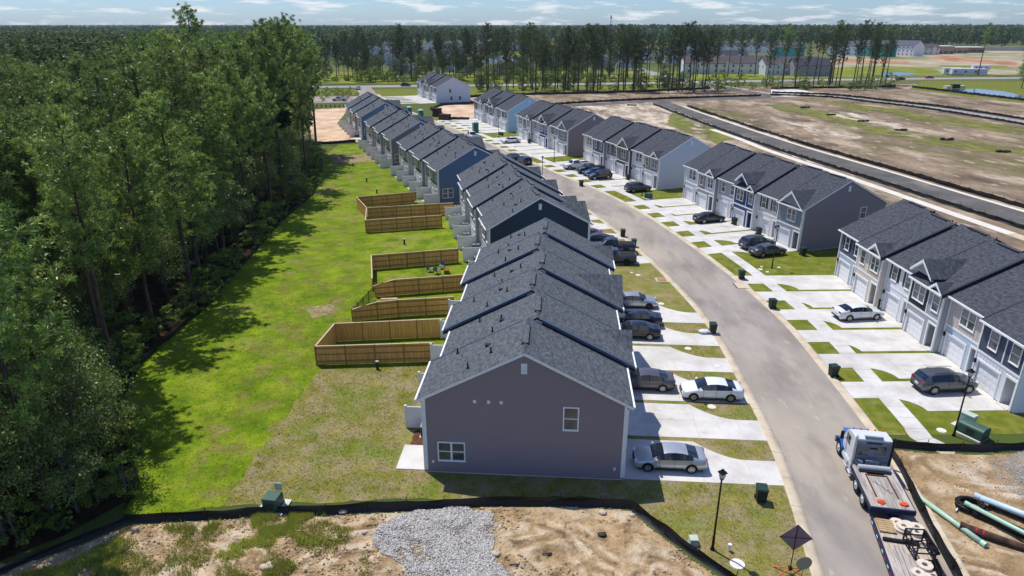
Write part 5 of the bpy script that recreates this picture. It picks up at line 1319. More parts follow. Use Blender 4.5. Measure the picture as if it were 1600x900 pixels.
m = MB(); m.box(4.3, -.45, .95, 4.7, .4, 1.5); m.cyl((4.45, .55, 1.25), (4.45, .95, 1.25), .18, n=10); m.box(4.35, -.95, 1.0, 4.65, -.55, 1.3); m.build('pump_gear', M_CABG, tr)

# ------------------------------------------------------------------ lowboy trailer and its load
TT = 14.0; tl = thing('lowboy_trailer', 'low timber decked trailer behind the truck with a red and white edge', 'trailer', (22.62, 32.7, .042), R(90 - TT) + math.pi)
# local x runs back from the truck
M_PLY = mat('pale_deck_board', ['#a8998a', '#bbad9c', '#c6b8a6'], scale=1.5, detail=8, rough=.9, stretch=(.5, 5, 1), rvar=.12)
for k in range(9):
    y0, y1 = -1.2 + k * 2.4 / 9, -1.2 + (k + 1) * 2.4 / 9 - .012
    for a, b in ((.3, 3.0), (3.01, 6.4), (6.41, 9.5)):
        m = MB(); m.box(a, y0, .62, b, y1, .68); m.build('plank', M_PLY if a < 3 or k > 5 else M_DECK, tl)
m = MB()
for s in (-1, 1): m.box(.2, s * 1.27 - .05, .38, 9.5, s * 1.27 + .05, .7)
m.box(.2, -1.2, .45, 9.5, 1.2, .6); m.box(-.4, -.3, .4, .3, .3, .62); m.build('frame', M_NAVY, tl)
for k in range(15):
    for s in (-1, 1):
        m = MB(); m.box(.4 + k * .6, s * 1.325 - .004, .5, .68 + k * .6, s * 1.325 + .004, .58); m.build('reflector_tape', mat('tape_red', '#a3242c', rough=.4) if k % 2 else TRIM, tl)
for x in (6.6, 7.6):
    for s in (-1, 1):
        o = put('wheel', WME, tl, (x, s * 1.0, .42), 0 if s > 0 else math.pi, .8); put('rim', RME, o)
m = MB()
for q in range(4): m.tube([(.25, 1.2 - q * .06, .5), (.15, 1.25 - q * .05, .35), (.05, 1.2 - q * .1, .75)], .025, n=5)
m.build('air_line', mat('air_line_red', '#9c2a2a', rough=.4), tl)
def tp(x, y, z): # trailer local -> world
    a = tl.rotation_euler[2]; c, s = math.cos(a), math.sin(a); y = -y; return (tl.location[0] + x * c - y * s, tl.location[1] + x * s + y * c, tl.location[2] + z)
M_RING = mat('cast_ring', ['#c7bcaa', '#d9d0c0'], scale=3, rough=.85, patch=[('#a0683f', 2.5, .63, .05, .6)]); M_CRATE = mat('black_crate_steel', '#16171a', rough=.55); M_PALL = mat('pallet_timber', ['#a58a62', '#b99e74'], scale=3, rough=.9)
def ring_mesh(ro, ri, h):
    m = MB(); n = 18; v = []
    for (r, z) in ((ro, 0), (ro, h), (ri, h), (ri, 0)): v += [(r * math.cos(2 * math.pi * k / n), r * math.sin(2 * math.pi * k / n), z) for k in range(n)]
    m.add(v, [(a * n + i, a * n + (i + 1) % n, ((a + 1) % 4) * n + (i + 1) % n, ((a + 1) % 4) * n + i) for a in range(4) for i in range(n)]); return m.mesh('cast_ring', M_RING)
RG = ring_mesh(.36, .13, .16); RG2 = ring_mesh(.40, .15, .12)
labs = ['pale cast ring at the front edge of the forward pile', 'pale cast ring in the middle of the forward pile', 'pale cast ring topmost of the forward pile', 'pale cast ring beside the crate at the back of the forward pile', 'rust centred cast ring on the far side of the forward pile', 'small pale cast ring lying under the forward pile edge',
        'rust centred cast ring on top of the rear pile', 'pale cast ring at the left of the rear pile', 'pale cast ring at the right of the rear pile', 'pale cast ring lowest in the rear pile']
for i, (x, y, z) in enumerate([(.5, .0, .69), (.6, -.5, .69), (.95, -.2, .86), (1.15, -.85, .69), (.65, -.98, .69), (1.05, -.05, .69), (4.0, -.45, .86), (4.55, .0, .70), (4.6, -.72, .70), (4.95, -.45, .69)]):
    tag(put('cast_ring', RG if i % 2 else RG2, None, tp(x, y, z), i), labs[i], 'ring', 'cast rings loaded on the trailer')
pl = thing('pallet', 'wooden pallet with boards on the front of the trailer', 'pallet', tp(.95, .72, .69), tl.rotation_euler[2])
for k in range(6):
    m = MB(); m.box(-.55 + k * .19, -.45, .1, -.41 + k * .19, .45, .125); m.build('slat', M_PALL, pl)
for y in (-.4, 0, .4):
    m = MB(); m.box(-.55, y - .04, 0, .55, y + .04, .1); m.build('runner', M_PALL, pl)
cr = thing('steel_crate', 'black open steel lattice crate on the trailer deck', 'crate', tp(2.6, -.55, .69), tl.rotation_euler[2] + .15); m = MB()
for x in (-.75, 0, .75):
    for y in (-.5, .5): m.box(x - .035, y - .035, 0, x + .035, y + .035, .85)
for z in (.0, .42, .8):
    for y in (-.5, .5): m.box(-.75, y - .03, z, .75, y + .03, z + .06)
    for x in (-.75, .75): m.box(x - .03, -.5, z, x + .03, .5, z + .06)
m.build('frame', M_CRATE, cr)
m = MB()
for y in (-.5, .5):
    for a in (-.75, 0): m.tube([(a, y, .05), (a + .75, y, .8)], .025, n=4); m.tube([(a, y, .8), (a + .75, y, .05)], .025, n=4)
m.build('lattice', M_CRATE, cr)['kind'] = 'stuff'; m = MB(); m.cyl((-.85, .62, .6), (.75, .62, .5), .11, n=10); m.build('tube', DARKP, cr)
bm_ = thing('steel_beam', 'dark steel beam lying across the trailer deck', 'beam', tp(2.15, .25, .69), tl.rotation_euler[2]); m = MB(); m.box(-.09, -.9, 0, .09, .95, .16); m.build('beam', M_CRATE, bm_)
bd = thing('loose_boards', 'loose grey boards lying along the trailer deck', 'boards', tp(4.0, .6, .69), tl.rotation_euler[2])
for k in range(3):
    m = MB(); m.box(-1.5, -.3 + k * .24, 0, 1.4 - .2 * k, -.1 + k * .24, .05 + .01 * k); m.build('board', M_DECK, bd)
lc = thing('wire_basket', 'small black wire basket by the rear pile of rings', 'basket', tp(4.1, -1.0, .69), tl.rotation_euler[2]); m = MB()
for k in range(7): m.box(-.45 + k * .15, -.12, 0, -.43 + k * .15, .12, .5)
for z in (0, .24, .48): m.box(-.45, -.12, z, .47, -.1, z + .02); m.box(-.45, .1, z, .47, .12, z + .02)
m.build('wires', M_CRATE, lc)

# ------------------------------------------------------------------ pipes on the dirt
M_PG = mat('pale_green_pvc', ['#a3c9b2', '#afd2bd'], scale=2, rough=.4); M_PB = mat('pale_blue_pvc', ['#b3cbdc', '#c0d5e3'], scale=2, rough=.4); M_PK = mat('black_iron_pipe', ['#17181a', '#232425'], scale=3, rough=.6); M_PR = mat('rusty_iron_pipe', ['#2b221d', '#46342a', '#54443a'], scale=2.5, rough=.85)
def pipe(label, a, b, r, m_, z=None, bell=True, name='water_pipe'):
    z = r if z is None else z
    root = thing(name, label, 'pipe', (*a, .04)); d = (b[0] - a[0], b[1] - a[1]); l = math.hypot(*d); rz = math.atan2(d[1], d[0]); m = MB(); n = 18; v = []
    ri = r * .86
    for (x, q) in ((0, r), (l, r), (l, ri), (0, ri)): v += [(x, q * math.cos(2 * math.pi * k / n), z + q * math.sin(2 * math.pi * k / n)) for k in range(n)]
    m.add(v, [(e * n + i, e * n + (i + 1) % n, ((e + 1) % 4) * n + (i + 1) % n, ((e + 1) % 4) * n + i) for e in range(4) for i in range(n)], 0, True)
    o = m.build('barrel', m_, root, (0, 0, 0), rz)
    if bell:
        m = MB(); m.cyl((-.02, 0, z), (.28, 0, z), r * 1.14, r * 1.1, 18, caps=False); m.build('socket', m_, root, (0, 0, 0), rz)
    return root
def ext(a, b, k): return (a[0] + (b[0] - a[0]) * k, a[1] + (b[1] - a[1]) * k)
a, b = G(1432, 775, .14), G(1540, 853, .14); pipe('long pale green pipe lying alone beside the silt fence', b, a, .15, M_PG)
a, b = G(1522, 776, .5), G(1600, 806, .5); pipe('pale blue pipe on top of the stacked black pipes', a, ext(a, b, 2.2), .19, M_PB, .55)
a, b = G(1508, 787, .6), G(1600, 834, .6); pipe('pale green pipe resting across the black pipes', a, ext(a, b, 2.0), .13, M_PG, .62)
a, b = G(1521, 801, .22), G(1600, 836, .22); pipe('thick black iron pipe under the pale green pipe', a, ext(a, b, 2.0), .27, M_PK)
a, b = G(1500, 822, .2), G(1600, 858, .2); p_ = pipe('rusty iron pipe with red bands near the long green pipe', a, ext(a, b, 2.0), .22, M_PR)
rzp = math.atan2(b[1] - a[1], b[0] - a[0])
for x in (.75, 1.1):
    m = MB(); m.cyl((x, 0, .22), (x + .1, 0, .22), .245, n=18, caps=False); m.build('red_band', mat('red_band', '#a52a3a', rough=.5), p_, (0, 0, 0), rzp)
a, b = G(1545, 790, .15), G(1600, 812, .15); pipe('short dark iron pipe lying under the pale blue pipe', a, ext(a, b, 2.4), .17, M_PR)
hc = thing('hose_coil', 'coil of black hose lying in front of the stacked pipes', 'hose', (*G(1514, 795), .05)); m = MB(); r_ = random.Random(9); pts = []
for k in range(5 * 24):
    t = 2 * math.pi * k / 24; q = .62 + .05 * math.sin(k * .11) + r_.uniform(-.015, .015) + .07 * ((k // 24) % 2)
    pts.append((q * 1.15 * math.cos(t), q * math.sin(t), .07 + .075 * (k / 24) + r_.uniform(-.01, .01)))
pts.append((1.1, -.3, .08)); m.tube(pts, .062, n=7); m.build('hose', M_PK, hc)
m = MB(); m.tube([(-.78, -.1, .07), (-1.05, -.35, .06)], .05, n=6); m.build('hose_end', TRIM, hc)
st = thing('marker_stand', 'small wire marker stand leaning at the silt fence by the pipe', 'marker', (*G(1450, 823), .02)); m = MB(); m.tube([(0, 0, 0), (-.25, .3, .7)], .02, n=4); m.tube([(.4, .1, 0), (-.2, .25, .6)], .02, n=4); m.box(-.1, -.08, .05, .2, .12, .1); m.build('wire', M_RUSTR, st)

# ------------------------------------------------------------------ site toilets, lumber stacks, far bits
M_TEAL = mat('teal_plastic', ['#16806f', '#1a8d7a'], scale=1, rough=.5)
def toilet():
    root = thing('portable_toilet', '', 'portable toilet', group='teal portable toilets of the building site')
    m = MB(); m.box(-.56, -.56, .1, .56, .56, 2.05); m.box(-.6, -.6, 0, .6, .6, .12)
    for k in range(5): m.box(.561, -.5 + k * .23, .3, .575, -.42 + k * .23, 1.9)
    m.build('cabin', M_TEAL, root); m = MB(); m.add([(-.6, -.6, 2.05), (.6, -.6, 2.05), (.6, .6, 2.05), (-.6, .6, 2.05), (-.35, -.35, 2.3), (.35, -.35, 2.3), (.35, .35, 2.3), (-.35, .35, 2.3)], [(4, 5, 6, 7), (0, 1, 5, 4), (1, 2, 6, 5), (2, 3, 7, 6), (3, 0, 4, 7)]); m.build('roof', mat('toilet_roof', '#b9cfca', rough=.5), root)
    m = MB(); m.box(-.42, -.58, .15, .42, -.561, 1.95); m.build('door', mat('teal_door', '#11695c', rough=.5), root); return root
T0 = toilet()
for i, (p, lab) in enumerate([((743, 207), 'teal portable toilet behind the white pickup in the street'), ((658, 186), 'teal portable toilet with a pale roof over the far left roofs'), ((640, 181), 'teal portable toilet just showing behind the far left gable')]):
    o = T0 if i == 0 else copy_tree(T0); o['label'] = lab; o.location = (*G(*p), .03); o.rotation_euler = (0, 0, R(20)); o.scale = (1.25, 1.25, 1.3)
M_LUM = mat('wrapped_lumber', ['#2a2220', '#3a2f2b', '#51403a'], scale=1.5, rough=.8)
for p, sz, lab in [((683, 182), (2.6, 2.0, 2.6), 'tall dark lumber stack at the bare lot'), ((695, 187), (3.4, 2.2, 1.7), 'low dark lumber stack in front of the tall stack')]:
    o = thing('lumber_stack', lab, 'lumber stack', (*G(*p), .02), R(-20))
    for k in range(5):
        z = k * sz[2] / 5
        for q in range(4):
            y = -sz[1] / 2 + q * sz[1] / 4; m = MB(); m.box(-sz[0] / 2 + .1 * ((k + q) % 3), y + .02, z + .03, sz[0] / 2 - .08 * (k % 2), y + sz[1] / 4 - .02, z + sz[2] / 5); m.build('timber_bundle', M_LUM, o)
def debris(lab, p, s=1.0, seed=1):
    o = thing('black_pile', lab, 'pile', (*G(*p), .0), 0, 'small black covered piles on the bare field'); r = random.Random(seed)
    for k in range(3):
        m = MB(); v, f = blob(.9 * s, .6 * s, .7 * s * r.uniform(.7, 1), seed * 3 + k, 8, 5); m.add(v, f); m.build('wrap', M_FABRIC, o, ((k - 1) * 1.2 * s, r.uniform(-.3, .3), 0))
for k, (p, l_) in enumerate([((1408, 204), 'black pile among pale dirt in the middle of the field'), ((1480, 219), 'black pile by the right frame side of the field'), ((1348, 190), 'black pile beside the green field strip'), ((1298, 180), 'small black pile at the start of the pale streak'), ((1258, 169), 'farthest black pile, by the green strip head'), ((1568, 238), 'black pile low in the field near the new road'), ((1112, 314 - 73), 'black pile behind the row with the navy house'), ((987, 165), 'black pile on the pale mound behind the houses')]):
    debris(l_, p, .9, k + 1)
# garden chairs in the fenced yard
M_CHR = mat('grey_garden_chair', '#6c7278', rough=.5)
def chair():
    root = thing('garden_chair', '', 'chair', group='garden chairs in a fenced yard'); m = MB(); m.box(-.3, -.3, .38, .3, .3, .44); m.build('seat', M_CHR, root); m = MB()
    for k in range(4): m.box(-.28 + k * .15, .26, .45, -.16 + k * .15, .31, 1.0)
    m.build('backrest', M_CHR, root)
    for x in (-.26, .26):
        for y in (-.26, .26): m = MB(); m.box(x - .03, y - .03, 0, x + .03, y + .03, .38); m.build('leg', M_CHR, root)
    return root
CH0 = chair()
for i, (p, a, lab) in enumerate([((672, 425), 1.2, 'grey garden chair nearest the fence with a gate'), ((690, 420), -.4, 'grey garden chair farthest towards the house'), ((683, 428), 2.6, 'dark garden chair beside a small fire pit')]):
    o = CH0 if i == 0 else copy_tree(CH0); o['label'] = lab; o.location = (*G(*p), .01); o.rotation_euler = (0, 0, a)
fp = thing('fire_pit', 'small rusty square fire pit among garden chairs', 'fire pit', (*G(698, 427), 0)); m = MB(); m.box(-.3, -.3, 0, .3, .3, .4); m.box(-.36, -.36, .4, .36, .36, .45); m.build('bowl', mat('rust_box', ['#7b4a2c', '#8f5c38'], scale=3, rough=.9), fp)
gt = thing('garden_table', 'white topped garden table in the far fenced yard', 'table', (*G(657, 322), 0)); m = MB(); m.box(-.9, -.45, .72, .9, .45, .77); m.build('tabletop', M_ACT, gt)
for x in (-.8, .8):
    for y in (-.38, .38): m = MB(); m.box(x - .03, y - .03, 0, x + .03, y + .03, .72); m.build('leg', M_CHR, gt)
bb = thing('plank_bundle', 'pale bundle of planks lying in the yard behind the metal fence', 'planks', (*G(608, 468), .0), .1)
for k in range(3): m = MB(); m.box(-.9, -.2 + k * .14, 0, .9, -.08 + k * .14, .12); m.build('plank', M_CAP, bb)
# ------------------------------------------------------------------ rough dirt of the two building lots
def track_wear(m):
    """wheel tracks pressed into the soil: turned darker earth, pale sand thrown up beside it"""
    n = m.node_tree.nodes; l = m.node_tree.links; p = n['Principled BSDF']; src = p.inputs['Base Color'].links[0].from_socket
    at_ = n.new('ShaderNodeAttribute'); at_.attribute_name = 'track'
    for lo_, hi_, c in ((.15, .8, '#735c46'), (-.15, -.7, '#dccbb2')):
        r = n.new('ShaderNodeMapRange'); r.inputs['From Min'].default_value = lo_; r.inputs['From Max'].default_value = hi_; r.inputs['To Max'].default_value = .65; l.new(at_.outputs['Fac'], r.inputs['Value'])
        x = n.new('ShaderNodeMix'); x.data_type = 'RGBA'; l.new(r.outputs[0], x.inputs[0]); l.new(src, x.inputs[6]); x.inputs[7].default_value = C(c); src = x.outputs[2]
    l.new(src, p.inputs['Base Color'])
def terrain(name, poly, step, tracks, m, amp=0.16, seed=1, base=0.02):
    xs = [p[0] for p in poly]; ys = [p[1] for p in poly]
    gx = np.arange(min(xs), max(xs) + step, step); gy = np.arange(min(ys), max(ys) + step, step)
    X, Y = np.meshgrid(gx, gy); r = np.random.RandomState(seed)
    Xj = X + r.uniform(-.3, .3, X.shape) * step; Yj = Y + r.uniform(-.3, .3, Y.shape) * step
    ins = inside(Xj, Yj, poly); edge = np.clip(dist_line(Xj, Yj, list(poly) + [poly[0]]) / 1.0, 0, 1)
    Z = amp * (fbm(Xj * .45, Yj * .45, 5, seed) - .42) * 2.0 + .09 * (fbm(Xj * 2.2, Yj * 2.2, 4, seed + 9) - .45) + .05 * (fbm(Xj * 5.5, Yj * 5.5, 2, seed + 3) - .4)
    for tr_ in tracks:
        d = dist_line(Xj, Yj, tr_); wob = fbm(Xj * 3, Yj * 3, 2, seed + 5)
        Z -= .11 * (.3 + wob * 1.4) * np.exp(-(d / .2) ** 2); Z += .07 * np.exp(-((d - .42) / .18) ** 2) * (.4 + wob)
        Z += .025 * np.exp(-(d / .25) ** 2) * np.sin((Xj + Yj) * 22)
    Z = base + np.maximum(Z, -.015) * edge
    ny, nx = X.shape; idx = np.arange(nx * ny).reshape(ny, nx)
    q = ins[:-1, :-1] & ins[1:, :-1] & ins[:-1, 1:] & ins[1:, 1:]
    f = np.stack([idx[:-1, :-1][q], idx[:-1, 1:][q], idx[1:, 1:][q], idx[1:, :-1][q]], 1)
    used = np.unique(f); mp = np.zeros(nx * ny, int); mp[used] = np.arange(len(used))
    v = np.stack([Xj.ravel(), Yj.ravel(), Z.ravel()], 1)[used]
    me = fast_mesh(name, v, mp[f], [m], smooth=True); T_ = np.zeros(X.shape)
    for tr_ in tracks:
        d = dist_line(Xj, Yj, tr_); br = np.clip(fbm(Xj * 1.1, Yj * 1.1, 3, 77) * 3.2 - 1.0, 0, 1); T_ = np.where(np.abs(T_) > .4, T_, T_ + br * (np.exp(-(d / .22) ** 2) - .8 * np.exp(-((d - .5) / .22) ** 2)))
    a = me.attributes.new('track', 'FLOAT', 'POINT'); a.data.foreach_set('value', T_.ravel()[used].astype(np.float32)); track_wear(m)
    return structure(name, me), (gx, gy, Z)
LOT1 = PX((-120, 930), (0, 880), (60, 874), (130, 850), (196, 822), (260, 817), (400, 809), (520, 806), (640, 799), (760, 792), (870, 791), (985, 797), (1014, 822), (1072, 866), (1132, 910)) + [(11.5, 24), (-34, 24)]
LOT2 = PX((1395, 702), (1450, 708), (1530, 710), (1660, 706)) + [(62, 41), (60, 22), (23.6, 22)] + PX((1505, 925), (1484, 872), (1456, 822), (1433, 775), (1414, 735))
trk1 = [spline(PX(*t), 8) for t in [((150, 905), (250, 850), (330, 845), (395, 870), (430, 905)), ((230, 905), (290, 868), (345, 868), (380, 905)), ((480, 905), (520, 850), (590, 842), (620, 850)),
        ((445, 905), (500, 872), (585, 862)), ((830, 815), (880, 835), (905, 870), (960, 905)), ((855, 812), (905, 832), (935, 868), (990, 900)), ((800, 860), (860, 842), (905, 860), (930, 905)), ((1000, 905), (1015, 870), (1045, 880), (1085, 905)), ((530, 830), (600, 822))]]
trk2 = [spline(PX(*t), 8) for t in [((1465, 850), (1530, 862), (1620, 885)), ((1470, 872), (1540, 885), (1640, 912)), ((1480, 895), (1560, 905)), ((1440, 720), (1500, 760), (1620, 770))]]
T1, TG1 = terrain('building_lot', LOT1, .11, trk1, M_SAND, .2, 3)
T2, TG2 = terrain('building_lot', LOT2, .14, trk2, mat('sandy_dirt_pale', ['#836c50', '#a08764', '#b89e78'], scale=0.7, detail=12, rough=.95, coord='World', bump=1.0, bscale=7, bdist=.13,
            patch=[('#d2c2aa', 0.3, .58, .07, .8), ('#7a624a', 1.4, .63, .06, .6)]), .12, 8)
def hgt(TG, x, y):
    gx, gy, Z = TG; i = np.clip(((x - gx[0]) / (gx[1] - gx[0])).astype(int), 0, len(gx) - 1); j = np.clip(((y - gy[0]) / (gy[1] - gy[0])).astype(int), 0, len(gy) - 1); return Z[j, i]
def scatter_stones(name, poly, n, smin, smax, m, TG=None, seed=1, lift=0.0, jag=True, density=None):
    r = np.random.RandomState(seed); xs = [p[0] for p in poly]; ys = [p[1] for p in poly]
    x = r.uniform(min(xs), max(xs), n * 3); y = r.uniform(min(ys), max(ys), n * 3); k = inside(x, y, poly)
    if density is not None: k &= density(x, y, r)
    x, y = x[k][:n], y[k][:n]; n = len(x); s = smin + (smax - smin) * r.rand(n) ** 2.2
    z = (hgt(TG, x, y) if TG else np.zeros(n)) + lift + s * .2
    base = np.array([(1, 0, 0), (0, 1, 0), (-1, 0, 0), (0, -1, 0), (0, 0, .8), (0, 0, -.8)]); fc = np.array([(0, 1, 4), (1, 2, 4), (2, 3, 4), (3, 0, 4), (1, 0, 5), (2, 1, 5), (3, 2, 5), (0, 3, 5)])
    v = base[None] * r.uniform(.6, 1.3, (n, 6, 1)) * s[:, None, None]; a = r.uniform(0, 6.28, n); c, q = np.cos(a)[:, None], np.sin(a)[:, None]
    v = np.stack([v[..., 0] * c - v[..., 1] * q, v[..., 0] * q + v[..., 1] * c, v[..., 2] + r.uniform(-.3, .3, (n, 6)) * s[:, None]], -1) + np.stack([x, y, z], -1)[:, None]
    f = (fc[None] + (np.arange(n) * 6)[:, None, None]).reshape(-1, 3)
    return tag(put(name, fast_mesh(name, v.reshape(-1, 3), f, [m], tint=np.repeat(r.rand(n), 8))), kind='stuff')
def tint_mat(name, cols, rough=.9):
    if name in MATS: return MATS[name]
    m = bpy.data.materials.new(name); m.use_nodes = True; MATS[name] = m; n = m.node_tree.nodes; l = m.node_tree.links; p = n['Principled BSDF']; p.inputs['Roughness'].default_value = rough
    at_ = n.new('ShaderNodeAttribute'); at_.attribute_name = 'tint'; r = n.new('ShaderNodeValToRGB'); e = r.color_ramp.elements
    while len(e) < len(cols): e.new(.5)
    for i, c in enumerate(cols): e[i].position = i / (len(cols) - 1); e[i].color = C(c)
    l.new(at_.outputs['Fac'], r.inputs[0]); l.new(r.outputs[0], p.inputs['Base Color']); return m
M_GRAV = tint_mat('gravel_stone', ['#86837e', '#a3a09b', '#bdbab5', '#d6d3ce'])
GRAV = PX((583, 845), (592, 820), (630, 803), (700, 793), (762, 799), (778, 822), (772, 850), (770, 880), (800, 905), (640, 910), (618, 880), (596, 868))
GRAV = [(x, y) for x, y in ragged(GRAV, .4, .25, 11)]
scatter_stones('gravel', GRAV, 34000, .022, .075, M_GRAV, TG1, 5, .03, density=lambda x, y, r: (fbm(x * .8, y * .8, 3, 4) + .25 * r.rand(len(x)) > .42))
GRAV2 = PX((1545, 720), (1600, 705), (1680, 705), (1680, 790), (1610, 790), (1575, 765), (1556, 745))
scatter_stones('gravel', GRAV2, 14000, .012, .045, M_GRAV, TG2, 6, .01, density=lambda x, y, r: (fbm(x * .7, y * .7, 3, 4) + .35 * r.rand(len(x)) > .5))
M_CLOD = tint_mat('dirt_clod', ['#7a6449', '#97805f', '#b39a75', '#cdb896'])
scatter_stones('dirt_clods', LOT1, 11000, .01, .10, M_CLOD, TG1, 7, 0, density=lambda x, y, r: (fbm(x * .6, y * .6, 4, 14) > .47))
scatter_stones('dirt_clods', LOT2, 4000, .012, .085, M_CLOD, TG2, 8, 0, density=lambda x, y, r: (fbm(x * .6, y * .6, 4, 15) > .47))
M_ROCK = mat('pale_rock', ['#b5a893', '#c9bda9'], scale=3, rough=.9)
for i, (p, s, lab) in enumerate([((418, 888), .42, 'pale boulder near the frame bottom in the dirt'), ((536, 801), .28, 'white stone at the silt fence beside the weeds'), ((570, 834), .2, 'small white stone left of the gravel'), ((636, 868), .16, 'buff stone at the gravel rim'), ((775, 868), .3, 'flat grey rock at the right gravel rim'), ((942, 802), .3, 'white rubble below the silt fence shade'), ((988, 806), .22, 'white stone by the fence corner')]):
    v, f = blob(s, s * .75, s * .8, 40 + i, 9, 5); m = MB(); m.add(v, f, 0, True); x, y = G(*p)
    tag(put('boulder', m.mesh('boulder', M_ROCK), None, (x, y, float(hgt(TG1, np.array([x]), np.array([y]))[0]) - .05)), lab, 'rock', 'pale rocks on the bare lot')
for i, p in enumerate([(943, 836), (858, 868), (806, 886)]):
    v, f = blob(.30, .16, .14, 60 + i, 7, 5); v = [(x * (1 + .5 * math.sin(k * 7.1)), y * (1 + .6 * math.cos(k * 5.3)), z) for k, (x, y, z) in enumerate(v)]; m = MB(); m.add(v, f); tag(put('fabric_scrap', m.mesh('fabric_scrap', M_FABRIC), None, (*G(*p), .05)), ['black scrap on the pale tracks near the fence bend', 'black scrap in the middle of the churned dirt', 'black scrap at the lower right of the gravel'][i], 'scrap', 'black scraps on the dirt')
# grass and weeds
M_BLADE = leaf_mat('grass_blade', ['#7d9024', '#9cad38', '#b8ba58', '#c4b880'], trans=.5)
def tufts(name, poly, n, h0, h1, m, blades=4, TG=None, seed=1, density=None, spread=.06, wid=.02, z0=.01):
    r = np.random.RandomState(seed); xs = [p[0] for p in poly]; ys = [p[1] for p in poly]
    x = r.uniform(min(xs), max(xs), n * 3); y = r.uniform(min(ys), max(ys), n * 3); k = inside(x, y, poly)
    if density is not None: k &= density(x, y, r)
    x, y = x[k][:n], y[k][:n]; n = len(x); z = hgt(TG, x, y) if TG else np.full(n, z0)
    B_ = blades; X = np.repeat(x, B_) + r.normal(0, spread, n * B_); Y = np.repeat(y, B_) + r.normal(0, spread, n * B_); Z = np.repeat(z, B_)
    h = r.uniform(h0, h1, n * B_); a = r.uniform(0, 6.28, n * B_); le = r.uniform(.2, .8, n * B_) * h; w_ = wid * r.uniform(.7, 1.4, n * B_)
    dx, dy = np.cos(a), np.sin(a)
    v = np.stack([np.stack([X - dy * w_, Y + dx * w_, Z], -1), np.stack([X + dy * w_, Y - dx * w_, Z], -1), np.stack([X + dx * le, Y + dy * le, Z + h], -1)], 1)
    f = np.arange(n * B_ * 3).reshape(-1, 3)
    return tag(put(name, fast_mesh(name, v.reshape(-1, 3), f, [m], tint=np.clip(np.repeat(r.rand(n), B_) * .7 + r.rand(n * B_) * .3, 0, 1))), kind='stuff')
for i, (pp, n) in enumerate([(((395, 806), (530, 802), (524, 822), (470, 828), (440, 838), (395, 840)), 1500), (((335, 872), (372, 850), (440, 834), (470, 838), (505, 838), (528, 846), (480, 850), (400, 858), (370, 876)), 900),
                             (((355, 905), (400, 888), (445, 878), (470, 890), (430, 905)), 500), (((230, 825), (395, 812), (395, 832), (300, 842)), 500), (((60, 905), (150, 860), (170, 860), (120, 905)), 700)]):
    tufts('weeds', PX(*pp), int(n * .8), .08, .32, M_BLADE, 6, TG1, 20 + i, spread=.12, wid=.022, density=lambda x, y, r: fbm(x * 1.3, y * 1.3, 3, 31) > .44)
tufts('weeds', PX((20, 905), (120, 868), (190, 840), (190, 905)), 1500, .05, .3, M_BLADE, 6, TG1, 28, spread=.12, wid=.02, density=lambda x, y, r: fbm(x * .9, y * .9, 4, 35) > .45)
tufts('weeds', PX((190, 830), (560, 812), (580, 905), (140, 905)), 2600, .05, .24, M_BLADE, 5, TG1, 29, spread=.1, wid=.018, density=lambda x, y, r: fbm(x * .9, y * .9, 4, 33) > .5)
M_DRYB = leaf_mat('dry_blade', ['#5f6a24', '#7a7a38', '#948a5c', '#a79a74'], trans=.25)
DRV = [(r_, y_) for r_, y_ in A_rows[:2]]
def on_concrete(x, y):
    k = np.zeros(x.shape, bool)
    for r_, y_ in DRV:
        a = r_.rotation_euler[2]; c, s = math.cos(a), math.sin(a); dx, dy = x - r_.location[0], y - r_.location[1]; lx = dx * c + dy * s; ly = -(-dx * s + dy * c)
        i = np.floor(lx / UW); u = lx - i * UW; w_ = np.where(ly < 5.4, 4.85, np.where(ly > 8.6, 2.85, 4.85 - 2.03 * (1 - (1 - np.clip((ly - 5.4) / 3.2, 0, 1)) ** 1.8)))
        k |= (lx > 0) & (lx < 6 * UW) & (((ly > -14) & (ly < 14) & (u > .02) & (u < w_) & (ly > 0)) | ((ly < 0) & (ly > -15.9)))
    return k
tufts('dry_grass', sod, 42000, .03, .09, M_DRYB, 3, None, 41, spread=.05, wid=.016, density=lambda x, y, r: (y < 64) & ~on_concrete(x, y) & (r.rand(len(x)) < np.clip(36 / y, 0, 1)))
tufts('lawn_grass', lawn, 42000, .03, .09, leaf_mat('lawn_blade', ['#50670f', '#647a14', '#7b8b1e', '#949a38'], trans=.3), 3, None, 42, spread=.05, wid=.016, density=lambda x, y, r: (y < 75) & ~on_concrete(x, y) & (r.rand(len(x)) < np.clip(36 / y, 0, 1)))

